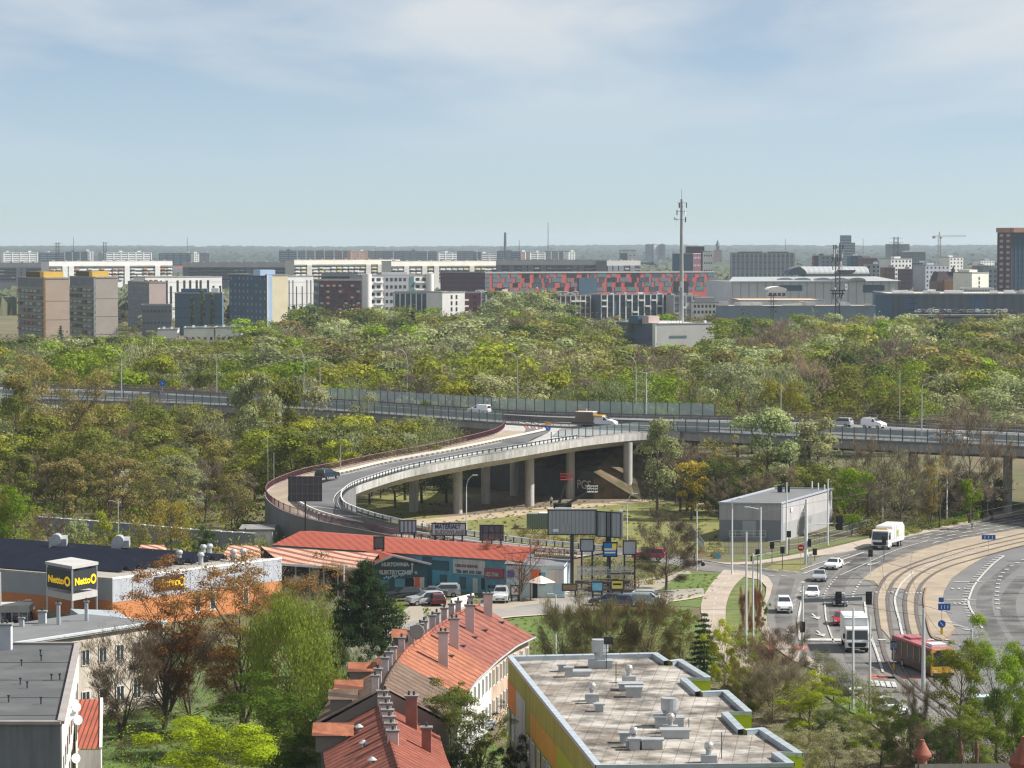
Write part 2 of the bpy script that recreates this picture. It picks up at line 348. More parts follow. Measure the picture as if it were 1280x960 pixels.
# street in front of the warehouses
st = [(478,800),(500,783),(540,770),(600,764),(640,759),(686,752),(720,746),(780,741),(860,736),(880,735)]
st2 = [(520,830),(560,800),(600,780),(626,772.5),(676,768.5),(714,766),(760,760),(800,756),(850,750),(880,744)]
A = crm([W(x, y, .05) for x, y in st], 5); B = crm([W(x, y, .05) for x, y in st2], 5)
struct(MB().strip(A, B), 'street', mat('old_asphalt', (.23,.22,.21), .95, .2, .15, tint=((.33,.29,.24), .1, .45, .7)))
k = [p+Vector((0,0,.1)) for p in B]; struct(MB().strip(k, side(k, -.9)), 'kerb_path', mat('kerb_tan', (.42,.36,.28), .9, .1, .5))

# avenue with junction
av = [(1480,614),(1330,634),(1280,642),(1235,650),(1185,660),(1132,671),(1090,682),(1047,691),(1020,698),(1003,715.5),(975,714),(930,707),(880,700),(840,694),(790,687),(760,683),
      (756,692),(790,697),(840,706),(880,714),(925,717),(955,723),(964,732),(961,745),(955,760),(957,785),(972,803),(1000,820),(1030,838),(1060,857),(1100,885),(1160,930),(1210,985),(1480,985)]
gpoly('avenue', av, .06, asphalt)
gpoly('far_carriageway', [(1480,655),(1330,674),(1280,680),(1236,692),(1213,707),(1189.4,724),(1178,742),(1180,760),(1194,788),(1215,830),(1260,870),(1330,900),(1480,930)], .075, mat('asphalt_smooth', (.135,.135,.138), .85, .14, .1, tint=((.17,.165,.16), .05, .4, .7)))
# pavement along the avenue, slightly raised
sw1 = [(1480,608),(1330,628),(1240,640),(1180,653),(1130,664.5),(1088,672.5),(1040,684),(1000,692),(950,700),(905,703),(860,697)]
sw2 = [(1480,614),(1330,634),(1235,650),(1185,660),(1132,671),(1090,682),(1047,691),(1000,696.5),(952,703.5),(915,705.5),(880,700)]
A = crm([W(x, y, .16) for x, y in sw1], 5); B = crm([W(x, y, .16) for x, y in sw2], 5)
b = MB().strip(A, B); b.strip(B, [p-Vector((0,0,.12)) for p in B]); struct(b, 'pavement', paving)
# wide cycle and foot path
pl = [(905,712),(893,725),(880,744),(876,762),(881,782),(893,806),(915,840)]; pr = [(938,714),(920,730),(910,748),(907,770),(910,790),(930,815),(960,842)]
A = crm([W(x, y, .08) for x, y in pl], 6); B = crm([W(x, y, .08) for x, y in pr], 6)
struct(MB().strip(A, B), 'footpath', mat('path_surface', (.33,.27,.22), .95, .12, .3, tint=((.4,.36,.31), .2, .45, .7)))
C = [a.lerp(c, .5)+Vector((0,0,.02)) for a, c in zip(A, B)]
b = MB()
for i in range(0, len(C)-1, 2): b.quad(C[i], C[i+1], C[i+1]+Vector((.12,0,0)), C[i]+Vector((.12,0,0)))
tag(b.build('path_line', paint), kind='structure')
gpoly('corner_pavement', [(940,714),(960,722),(966,731),(963,745),(957,760),(959,783),(975,801),(1003,817),(1030,835),(1027,842),(990,826),(962,806),(948,785),(951,760),(957,745),(958,735),(950,726),(930,722)], .13, paving)
gpoly('lower_pavement', [(1030,838),(1060,857),(1100,885),(1160,930),(1210,985),(1170,985),(1120,930),(1080,898),(1040,872),(1010,850)], .14, paving)
gpoly('lower_verge', [(1035,853),(1062,868),(1100,893),(1130,915),(1140,930),(1100,910),(1060,890),(1030,870),(1020,856)], .19, grass_lush)
gpoly('planted_bank', [(900,835),(960,832),(1015,852),(1045,880),(1080,905),(1120,940),(1150,985),(1000,1010),(900,960)], .03, mat('bank', (.13,.11,.07), 1, .3, .4, tint=((.08,.12,.03), .2, .5, .7)))

# tram bed and rails
near = [(1480,630),(1330,650),(1280,660.5),(1240,667.5),(1198,674.5),(1156,686),(1128,694),(1100,708),(1085,719)]
bed = near+[(1077,725.5),(1092,727),(1098,733),(1147,740),(1158,735),(1155,749),(1158,773),(1165,796),(1180,800),(1194,787),(1182,765),(1178.5,749.5),(1180,740),(1189.4,724),(1213,707),(1236,694.7),(1280,683),(1330,676),(1480,656)]
gpoly('tram_bed', bed, .12, tanm)
rails = [[(1480,637),(1330,658),(1280,666.5),(1220,680.6),(1174,693),(1135,707),(1111,718),(1099,734),(1095,749),(1097,773),(1101,795),(1108,822),(1125,850),(1170,885),(1230,930),(1290,975)],
         [(1480,642),(1330,663),(1280,672),(1220,685),(1174,699),(1142,709),(1120.6,723),(1110.5,740),(1109.7,757),(1114.4,790),(1124,825),(1145,855),(1190,888),(1250,930),(1310,975)],
         [(1480,648),(1330,668),(1280,676.5),(1220,691.5),(1181.6,702.5),(1153.4,715),(1138,729),(1131.6,748),(1133,773),(1138,795),(1150,826),(1170,855),(1215,890),(1270,930),(1330,975)],
         [(1480,652),(1330,672),(1280,681.5),(1220,698),(1181.6,710),(1158,724),(1147,740),(1145,759),(1147,774),(1153,795),(1167,827),(1188,855),(1235,890),(1290,930),(1350,975)]]
R = [crm([W(x, y, .15) for x, y in r], 8) for r in rails]
R_rails = R
for a, c in ((0, 1), (2, 3)):
    i0 = 6*8; i1 = 10*8-4
    struct(MB().strip([p-Vector((0,0,.02)) for p in R[a][i0:i1]], [p-Vector((0,0,.02)) for p in R[c][i0:i1]]), 'track_paving', tanm)
railm = mat('rail_groove', (.11,.09,.075), .8, .2, .3); rs = mat('rail_steel', (.3,.29,.28), .35, .1, 1, metal=.7)
b = MB(); b2 = MB()
for r in R:
    b.strip(side(r, .28), side(r, -.28)); q = [p+Vector((0,0,.012)) for p in r]; b2.strip(side(q, .05), side(q, -.05))
struct(b, 'tram_rail_grooves', railm); struct(b2, 'tram_rails', rs)
# kerb round the island
isl = crm([W(x, y, .1) for x, y in [(1158,735),(1155,749),(1158,773),(1165,796),(1180,800),(1194,787)]], 5)
b = MB()
for i in range(len(isl)-1): b.bar(isl[i]+Vector((0,0,.05)), isl[i+1]+Vector((0,0,.05)), .22, .16)
struct(b, 'island_kerb', mat('kerb_rust', (.24,.16,.11), .9, .1, .5))

# painted markings
mk = MB(); ZM = .17
def line(px, wd=.16, dash=None, z=ZM):
    P = crm([W(x, y, z) for x, y in px], 6)
    if dash:
        Q = resample(P, .5); L_ = int(dash[0]*2); G_ = int(dash[1]*2); i = 0
        while i+L_ < len(Q):
            s_ = Q[i:i+L_+1]; mk.strip(side(s_, wd/2), side(s_, -wd/2)); i += L_+G_
    else: mk.strip(side(P, wd/2), side(P, -wd/2))
fe = [(1480,614),(1330,634),(1280,642),(1235,650),(1185,660),(1132,671)]; ne = [(1480,630),(1330,650),(1280,660.5),(1240,667.5),(1198,674.5),(1156,686)]
for fr in (.16, .34, .56, .8):
    line([(a[0]*(1-fr)+c[0]*fr, a[1]*(1-fr)+c[1]*fr) for a, c in zip(fe, ne)], .3, (3.5, 3))
line([(1050,719),(1085,703),(1120,687.5),(1148,679)], .2); line([(1004,717),(1040,704),(1080,690)], .35)
line([(1001,712),(1030,702),(1062,693)], .25)
line([(1002,728),(994,748),(990,762)], .5, (.9, 1.1)); line([(1046,721),(1032,739),(1030,750)], .22, (1.5, 1.5)); line([(1031,752),(1033,775),(1042,802)], .2)
line([(1076,727),(1067,741),(1066,752)], .3, (1.5, 1.5)); line([(1081,752),(1085,782),(1096,816),(1104,840)], .3)
line([(1002,752),(998,775),(1000,800)], .3)
line([(1142,715),(1127,729),(1119,746),(1120,759),(1124,774),(1128,792),(1137,815)], .3)
line([(1145,714),(1180,698),(1225,684)], .2)
line([(1007,799),(1052,799.5)], 2.2); line([(1058,799.5),(1200,799)], .9, (1.2, 1.4))
line([(953,711),(980,713.5),(1003,716)], .5, (1, 1)); line([(960,719),(985,720)], .4, (1,1))
for k in range(9): x = 1100+0; 
for k in range(5): line([(1094+k*5,740),(1097+k*5,740)], 1.2)
for k in range(5): line([(1132+k*4.5,741),(1134.5+k*4.5,741)], 1.2)
# far carriageway: hatched edge line, arrows, dots
line([(1255,694.7),(1240,706),(1220.6,727.5),(1212.8,743),(1211,755.6),(1220.6,773),(1228,785)], .3)
for i, p in enumerate(resample(crm([W(x, y, ZM) for x, y in [(1255,694.7),(1240,706),(1220.6,727.5),(1212.8,743),(1211,755.6),(1220.6,773)]], 6), 3.2)):
    mk.quad(p, p+Vector((-.9,.3,0)), p+Vector((-.9,.9,0)), p+Vector((0,.6,0)))
line([(1280,699),(1262,709),(1250,721),(1246,745),(1249,765)], .6, (1.2, 4))
def arrow(px, py, dirx, diry, L_=4.5, wd=.28):
    p = W(px, py, ZM); d = Vector((dirx, diry, 0)).normalized(); s_ = Vector((-d.y, d.x, 0))
    mk.quad(p-s_*wd/2, p+d*L_*.6-s_*wd/2, p+d*L_*.6+s_*wd/2, p+s_*wd/2)
    mk.quad(p+d*L_*.55-s_*.8, p+d*L_, p+d*L_, p+d*L_*.55+s_*.8) if False else mk.f.append(None) or mk.f.pop()
    n = len(mk.v); mk.v += [tuple(p+d*L_*.55-s_*.7), tuple(p+d*L_), tuple(p+d*L_*.55+s_*.7)]; mk.f.append((n, n+1, n+2)); mk.m.append(0)
for x, y in ((1015,767),(1021,788),(984,787)): arrow(x, y, .05, -1, 6)
for x, y in ((1018,735),(1062,703),(1100,702)): arrow(x, y, -.5, -1, 6)
arrow(1192,727,1,.02,4.5,.5); arrow(1182,750,1,.02,4.5,.5)
for k in range(3): line([(1189+k*8,735.5),(1192+k*8,735.5)], 1.2); 
for k in range(3): line([(1192+k*6,754),(1195+k*6,754)], 1.2)
for k in range(7): line([(1185+k*4,777+k*1.6),(1187.5+k*4,777.5+k*1.6)], 1)
for k in range(5): line([(1088+k*7,850+k*.5),(1091+k*7,857+k*.5)], .5)
struct(mk, 'road_markings', paint)
b = MB()
for k, (x, y) in enumerate(((1086,846),(1098,847),(1110,848))):
    p = W(x, y, .09); b.quad(p, p+Vector((1.2,0,0)), p+Vector((1.2,1.8,0)), p+Vector((0,1.8,0)))
p = W(960,812,.09); b.quad(p, p+Vector((5,0,0)), p+Vector((5,4,0)), p+Vector((0,4,0))); p = W(1085,848,.09); b.quad(p, p+Vector((7,0,0)), p+Vector((7,1.6,0)), p+Vector((0,1.6,0)))
struct(b, 'red_crossing', mat('red_paint', (.38,.13,.09), .9, .15, .5))
# patches and cracks in the asphalt
rng = random.Random(4); b = MB()
for i in range(46):
    p = W(rng.uniform(1000,1270), rng.uniform(700,840), .0); p.z = .085; l, wd = rng.uniform(2,9), rng.uniform(.12,.9)
    if rng.random() < .6: l, wd = rng.uniform(6,16), .1
    b.quad(p, p+Vector((l,rng.uniform(-1,1),0)), p+Vector((l,wd+.3,0)), p+Vector((0,wd,0)))
struct(b, 'asphalt_patches', asphalt_dark)
wm = bpy.data.materials.new('tyre_wear'); wm.use_nodes = True; t = wm.node_tree; bs = t.nodes['Principled BSDF']; bs.inputs['Base Color'].default_value = (.045, .043, .042, 1); bs.inputs['Roughness'].default_value = .8
nz = N(t, 'ShaderNodeTexNoise'); nz.inputs['Scale'].default_value = .25; nz.inputs['Detail'].default_value = 7; r_ = N(t, 'ShaderNodeMapRange'); r_.inputs['From Min'].default_value = .35; r_.inputs['From Max'].default_value = .75; r_.inputs['To Max'].default_value = .5; tc_0 = N(t, 'ShaderNodeTexCoord'); t.links.new(tc_0.outputs['Object'], nz.inputs['Vector']); t.links.new(nz.outputs['Fac'], r_.inputs[0]); t.links.new(r_.outputs[0], bs.inputs['Alpha'])
b = MB()
for fr in (.08, .25, .45, .68, .9):
    P = crm([W(a[0]*(1-fr)+c[0]*fr, a[1]*(1-fr)+c[1]*fr, .155) for a, c in zip(fe+[(1090,682),(1047,694)], ne+[(1100,708),(1068,722)])], 6); b.strip(side(P, .9), side(P, -.9))
for px in ([(1047,705),(1018,735),(1012,770),(1022,810),(1060,850)], [(1085,690),(1050,725),(1047,765),(1062,812),(1100,855)], [(985,722),(978,755),(985,800)], [(1270,705),(1235,735),(1232,765),(1250,800)], [(1280,720),(1262,745),(1262,770),(1280,800)], [(880,704),(930,710),(990,717)]):
    P = crm([W(x, y, .155) for x, y in px], 6); b.strip(side(P, 1.1), side(P, -1.1))
struct(b, 'tyre_wear', wm)
# ================================================================ expressway on its viaduct
HE = 12.6
nearE = crm([W(x, y, HE) for x, y in [(1520,585),(1400,572),(1280,560.5),(1160,555.5),(1060,551),(960,546),(880,542),(800,539),(700,535),(629,530.5),(430,516),(290,509),(165,504),(0,499),(-120,496),(-260,493)]], 6)
farE = crm([W(x, y, HE) for x, y in [(1520,557.5),(1400,549),(1280,541),(1160,535.5),(1050,529.5),(960,526.5),(880,524.5),(800,522.7),(740,521),(640,517.5),(430,504),(290,496.5),(165,489),(0,484),(-120,481.5),(-260,479)]], 6)
ex = thing('expressway_bridge', 'long grey expressway viaduct with glass noise screens crossing the whole woodland', 'bridge', (W(880,560,0).x, 640, 0))
dz = Vector((0, 0, 1))
b = MB(); b.strip(farE, nearE); b.strip(nearE, [p-dz*1.5 for p in nearE]); inn = [p.lerp(q, .12)-dz*2.3 for p, q in zip(nearE, farE)]
b.strip([p-dz*1.5 for p in nearE], inn); b.strip(inn, [q.lerp(p, .12)-dz*2.3 for p, q in zip(nearE, farE)]); b.strip([q.lerp(p, .12)-dz*2.3 for p, q in zip(nearE, farE)], [q-dz*1.5 for q in farE]); b.strip([q-dz*1.5 for q in farE], farE)
b.build('deck', concrete, ex)
L_ = lambda t: [n.lerp(f, t) for n, f in zip(nearE, farE)]
up = lambda P, h: [p+dz*h for p in P]
MB().strip(up(L_(.42), .03), up(L_(.06), .03)).strip(up(L_(.93), .03), up(L_(.55), .03)).build('carriageway', asphalt_pale, ex)
b = MB()
for t in (.08, .41, .56, .92): b.strip(up(side(L_(t), .12), .05), up(side(L_(t), -.12), .05))
for t in (.24, .74):
    Q = resample(up(L_(t), .05), 4)
    for i in range(0, len(Q)-1, 2): b.strip(side(Q[i:i+2], .1), side(Q[i:i+2], -.1))
tag(b.build('lane_markings', paint), kind='structure')
def screens(P, h, step, parent, gm_, pm, z0=0.0, nm='noise_screen'):
    Q = resample(P, step); g = MB(); s = MB()
    g.strip(up(Q, z0+h), up(Q, z0)); g.build(nm, gm_, parent)
    for p in Q: s.box((p.x, p.y, p.z+z0+h/2), (.14, .14, h+.15), .7)
    s.strip(up(side(Q, .07), z0+h), up(side(Q, -.07), z0+h)); s.build('screen_post', pm, parent)
gl = glass_mat('screen_glass', (.42, .52, .58), .5, .2); gl2 = glass_mat('screen_glass_teal', (.42, .54, .6), .5, .2)
iR = max(i for i, p in enumerate(nearE) if PX(p)[0] > 800); iH = min(i for i, p in enumerate(nearE) if PX(p)[0] < 632)
screens(nearE[:iR], 2.3, 2.6, ex, gl, steel_d, .35); screens(nearE[iH:], 2.3, 2.6, ex, gl, steel_d, .35)
fi = [i for i, p in enumerate(farE) if 350 < PX(p)[0] < 900]; screens(up(farE[fi[0]:fi[-1]+1], 0), 3.0, 2.6, ex, gl2, steel_d, .4)
b = MB()                                    # parapets, central barrier, far fence
for t, h in ((0.0, .4), (.47, .8), (.5, .8), (1.0, .5)):
    P = L_(t); b.strip(up(side(P, .15), h), up(side(P, -.15), h)); b.strip(up(side(P, .15), 0), up(side(P, .15), h)); b.strip(up(side(P, -.15), h), up(side(P, -.15), 0))
b.build('parapet', concrete_d, ex)
b = MB()
for t in (.04, .45, .96):
    P = up(L_(t), .7); b.strip(up(P, .3), P)
    for p in resample(P, 2): b.box((p.x, p.y, p.z-.3), (.12, .12, .8))
b.build('guard_rail', mat('rail_rusty_dark', (.13,.115,.11), .6, .15, .6), ex)
b = MB(); P = [p for p in farE if PX(p)[0] > 880]
for h in (1.1, 1.7, 2.2): b.tube(up(P, h), .05, 4)
for p in resample(P, 2.2): b.box((p.x, p.y, p.z+1.1), (.1, .1, 2.2))
b.build('far_fence', mat('fence_mauve', (.25,.18,.17), .7, .1, 1), ex); b = MB(); P = [p for p in farE if PX(p)[0] < 360]
for h in (.6, 1.1, 1.6): b.tube(up(P, h), .07, 4)
for p in resample(P, 2.2): b.box((p.x, p.y, p.z+.8), (.1, .1, 1.7))
b.build('far_fence', MATS['fence_mauve'], ex)
for i, x in enumerate((870, 1010, 1150, 1262, 1330)):
    for t in (.12, .55, .9):
        n = min(range(len(nearE)), key=lambda k: abs(PX(nearE[k])[0]-x)); p = nearE[n].lerp(farE[n], t)
        MB().cyl((p.x, p.y), .85, 0, HE-2.2, 16).build('pier', concrete, ex, smooth=False)

# embankment under its left part, with a retaining wall and a bare slope
wl = [W(x, y, 0) for x, y in [(560,606),(640,614),(700,620),(742,624)]]; wtop = up(wl, 5.3)
eb = [p for p in nearE if PX(p)[0] < 790]; ebf = [q for p, q in zip(nearE, farE) if PX(p)[0] < 790]
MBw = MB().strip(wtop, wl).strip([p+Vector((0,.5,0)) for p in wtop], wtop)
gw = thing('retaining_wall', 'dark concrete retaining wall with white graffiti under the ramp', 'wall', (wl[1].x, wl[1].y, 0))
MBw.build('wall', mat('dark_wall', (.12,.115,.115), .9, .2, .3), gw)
b = MB(); e2 = [p-dz*1.2 for p in eb]; kf = [i for i, p in enumerate(eb) if PX(p)[0] < 575][0]; foot = [Vector((p.x-9, p.y-17, 0)) for p in eb]; foot[kf] = wl[0].copy()
b.strip(e2[kf:], foot[kf:]); qn = len(e2[:kf+1]); wt = [wtop[-1].lerp(wtop[0], j_/(qn-1)) for j_ in range(qn)]; b.strip(e2[:kf+1], wt); b.strip([q-dz*1.2 for q in ebf], e2); b.strip([Vector((q.x+9, q.y+17, 0)) for q in ebf], [q-dz*1.2 for q in ebf])
# end slope facing right
e = e2[0]; g1 = W(798,624,0); g2 = Vector((e.x+17, e.y+2, 0)); b.poly([e, wtop[-1], g1]); b.poly([e, g1, g2]); b.poly([e, g2, ebf[0]-dz*1.2]); b.poly([g2, Vector((ebf[0].x+17, ebf[0].y, 0)), ebf[0]-dz*1.2]); b.poly([wtop[-1], wl[-1], g1])
struct(b, 'embankment', mat('bare_slope', (.17,.12,.08), 1, .4, 1.2, tint=((.07,.075,.035), .6, .42, .6)))
text('PGS', 'graffiti', 2.4, white, gw, wl[3].lerp(wl[2], .5)+Vector((0, -.45, 1.9)), ex=(wl[3]-wl[2]), depth=.03, bold=.02)

# ================================================================ ramp with hairpin loop
streak(mat('pier_concrete', (.46,.445,.425), .85, .1, .4), .6)
prs = [((629,530.5,12.60),(850,541.2,12.60)),((628,536,12.60),(800,541.5,12.60)),((620,542,12.50),(740,547.5,12.50)),((605,547,12.20),(690,555,12.20)),((570,555.5,11.60),(640,563.5,11.60)),
 ((532,564,10.90),(595,570.5,10.90)),((495,570.5,10.20),(545,580,10.20)),((460,577,9.60),(507,588,9.50)),((420,585.5,9.10),(470,599,8.86)),((382,592.5,8.49),(445,608,8.25)),((352,602.5,7.88),(432,616,7.76)),
 ((337,610,7.39),(427,625,7.15)),((331,618,6.90),(431,634,6.66)),((338,629,6.29),(446,641,6.05)),((360,641,5.44),(470,648.5,5.32)),((395,651,4.59),(500,655.5,4.46)),((445,661,3.61),(530,661,3.61)),
 ((495,671,2.60),(560,666,2.70)),((532,678,2.00),(600,672,1.90)),((590,687,1.20),(650,679,1.20)),((650,692.5,0.65),(700,684,0.65)),((720,697,0.25),(765,689.5,0.25))]
O = crm([W(*p[0]) for p in prs], 6); I = crm([W(*p[1]) for p in prs], 6)
rm = thing('ramp_bridge', 'curved concrete slip road ramp with purple railing looping down on round piers', 'bridge', (W(570,643,0).x, 560, 0))
SP = 9*6
b = MB(); b.strip(O, I)
bv = []
def belly(A, Bq, rng_):
    a = [A[i] for i in rng_]; q = [Bq[i] for i in rng_]
    b.strip(a, [p-dz*1.35 for p in a]); lo = [p.lerp(r, .1)-dz*2.5 for p, r in zip(a, q)]; b.strip([p-dz*1.35 for p in a], lo); return lo
r1 = range(0, SP+1); lo1 = belly(I, O, r1); lo2 = belly(O, I, r1); b.strip(lo1, lo2)
b.build('deck', streak(mat('ramp_concrete', (.44,.43,.41), .85, .12, .3, tint=((.33,.32,.3), .25, .5, .85)), .55, (1.5, 1.5, .25)), rm)
b = MB(); r2 = range(SP, len(O))
z0 = lambda P: [Vector((p.x, p.y, 0)) for p in P]
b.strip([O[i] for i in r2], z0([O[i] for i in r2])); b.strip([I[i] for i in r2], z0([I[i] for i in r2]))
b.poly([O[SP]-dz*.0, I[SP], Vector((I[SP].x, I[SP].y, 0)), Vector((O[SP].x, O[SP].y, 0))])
b.build('side_wall', mat('ramp_side_wall', (.17,.165,.165), .9, .2, .3), rm)  # darker than the deck concrete: shadow on this face put into the colour
fr = lambda t, h=0.0, s=0, e=None: [o.lerp(i, t)+dz*h for o, i in zip(O[s:e], I[s:e])]
MB().strip(fr(.03, .02, 8), fr(.34, .02, 8)).build('footway', tanm, rm)
MB().strip(fr(.40, .03, 20), fr(.92, .03, 20)).build('road_surface', mat('ramp_asphalt', (.12,.12,.125), .9, .14, .2, tint=((.17,.165,.16), .1, .5, .8)), rm)
Z = HE+.05
k3 = 20; pa, pb = O[k3].lerp(I[k3], .40), O[k3].lerp(I[k3], .92); qa, qb = PX(pa), PX(pb)
hk = [(qa[0],qa[1]),(640,547),(655,540.5),(657,534),(650,530.5),(636,527),(622,523)]; hk2 = [(qb[0],qb[1]),(662,551),(682,542),(688,537.5),(684,532.5),(672,528.5),(655,524.5)]
zz = [pa.z+.02, HE-.02, Z, Z, Z, Z, Z]
A = crm([W(x, y, z_) for (x, y), z_ in zip(hk, zz)], 5); B = crm([W(x, y, z_) for (x, y), z_ in zip(hk2, zz)], 5)
MB().strip(up(A, .02), up(B, .02)).build('road_surface', MATS['ramp_asphalt'], rm)
MB().poly([W(x, y, Z-.02) for x, y in [(700,536),(690,545),(740,545.5),(800,540.5),(860,540.5),(900,538),(900,532),(800,529),(730,530)]]).build('road_surface', asphalt_pale, rm)
b = MB(); b2 = MB()
for k in range(7):
    t0, t1 = k/7, (k+.55)/7; P = lambda t, q: A[q].lerp(B[q], t)+dz*.05
    (b if k % 2 == 0 else b2).quad(P(t0, 17), P(t1, 17), P(t1, 14), P(t0, 14)); 
    b2.quad(P(t0, 26), P(t1, 26), P(t1, 19), P(t0, 19)) if k in (2, 4, 6) else 0
b.build('red_marking', mat('marking_red', (.55,.09,.08), .8, .1, 1), rm); b2.build('white_marking', paint, rm)
b = MB(); b.strip(side(fr(.43, .05, 20), .1), side(fr(.43, .05, 20), -.1)); b.build('edge_line', paint, rm); b = MB(); b.strip(side(fr(.9, .05, 20), .1), side(fr(.9, .05, 20), -.1)); b.build('edge_line', paint, rm)
# crash barrier of blocks between footway and road
b = MB(); c2 = MB(); Q = resample(fr(.37, .0, 8), 1.3)
for i in range(len(Q)-1):
    b.bar(Q[i]+dz*.55, Q[i+1]+dz*.55, .25, .32); c2.box((Q[i].x, Q[i].y, Q[i].z+.2), (.35, .35, .4), .5); c2.bar(Q[i]+dz*.08, Q[i+1]+dz*.08, .2, .1)
b.build('crash_barrier', mat('barrier_white', (.6,.57,.5), .8, .1, 1), rm); c2.build('barrier_foot', concrete_d, rm)
# inner guard rail
b = MB(); P = fr(.985, 0.0, 14)
for h in (.55, .85): b.strip(up(P, h+.12), up(P, h-.12))
b.strip(up(side(P, .2), .98), up(P, .98))
b.build('guard_rail', steel_w, rm)
b = MB()
for p in resample(P, 1.35): b.box((p.x, p.y, p.z+.45), (.16, .16, .95), .5)
b.strip(up(side(P, .3), .05), up(side(P, -.3), .05)); b.build('guard_rail_post', steel_d, rm)
b = MB(); P = fr(.999, 0, 0, 40)
b.strip(up(P, .28), P); b.build('edge_beam', concrete, rm)
b = MB(); Q = resample(fr(.985, 0, 0, 20), 2.6); b.strip(up(Q, 2.2), up(Q, .5)); b.build('screen_panel', glass_mat('clear_glass', (.4,.5,.52), .25), rm)
b = MB()
for p in Q: b.box((p.x, p.y, p.z+1.1), (.13, .13, 2.3), .7)
b.strip(up(side(Q, .05), 2.22), up(side(Q, -.05), 2.22))
b.build('screen_post', steel_d, rm)
# purple railing
pur = mat('purple_steel', (.22,.1,.13), .55, .1, 1); P = fr(.01, 0, 0)
b = MB()
for h in (.15, 1.15): b.tube(up(P, h), .06, 4)
for p in resample(P, .33): b.box((p.x, p.y, p.z+.6), (.06, .06, 1.1))
for p in resample(P, 2.4): b.box((p.x, p.y, p.z+.62), (.16, .16, 1.3))
b.build('railing', pur, rm)
b = MB(); b.strip(up(side(P, .15), .14), up(side(P, -.15), .14)); b.strip(up(side(P, -.15), .14), side(P, -.15)); b.build('kerb_beam', mat('kerb_cream', (.5,.44,.38), .8, .1, 1), rm)
# piers under the ramp
def rampz(x, y):
    return min(((p.x-x)**2+(p.y-y)**2, p.z) for p in O+I)[1]
for x, y in ((517,643),(572,645),(607,633),(643,622.5),(662,636),(713,626.5),(785,629.5)):
    p = W(x, y-3, 0); q = min(I[:70], key=lambda i_: abs(PX(i_)[0]-x)); p.y = max(p.y, q.y+2.2); p.x = XY(x, p.y); zt = rampz(p.x, p.y)-1.7
    b = MB(); b.cyl((p.x, p.y), .88, 0, zt, 20); b.tube([(p.x, p.y, 3.55), (p.x, p.y, 3.62)], .9, 20); b.build('pier', mat('pier_concrete', (.48,.465,.44), .85, .1, .4), rm, smooth=False)
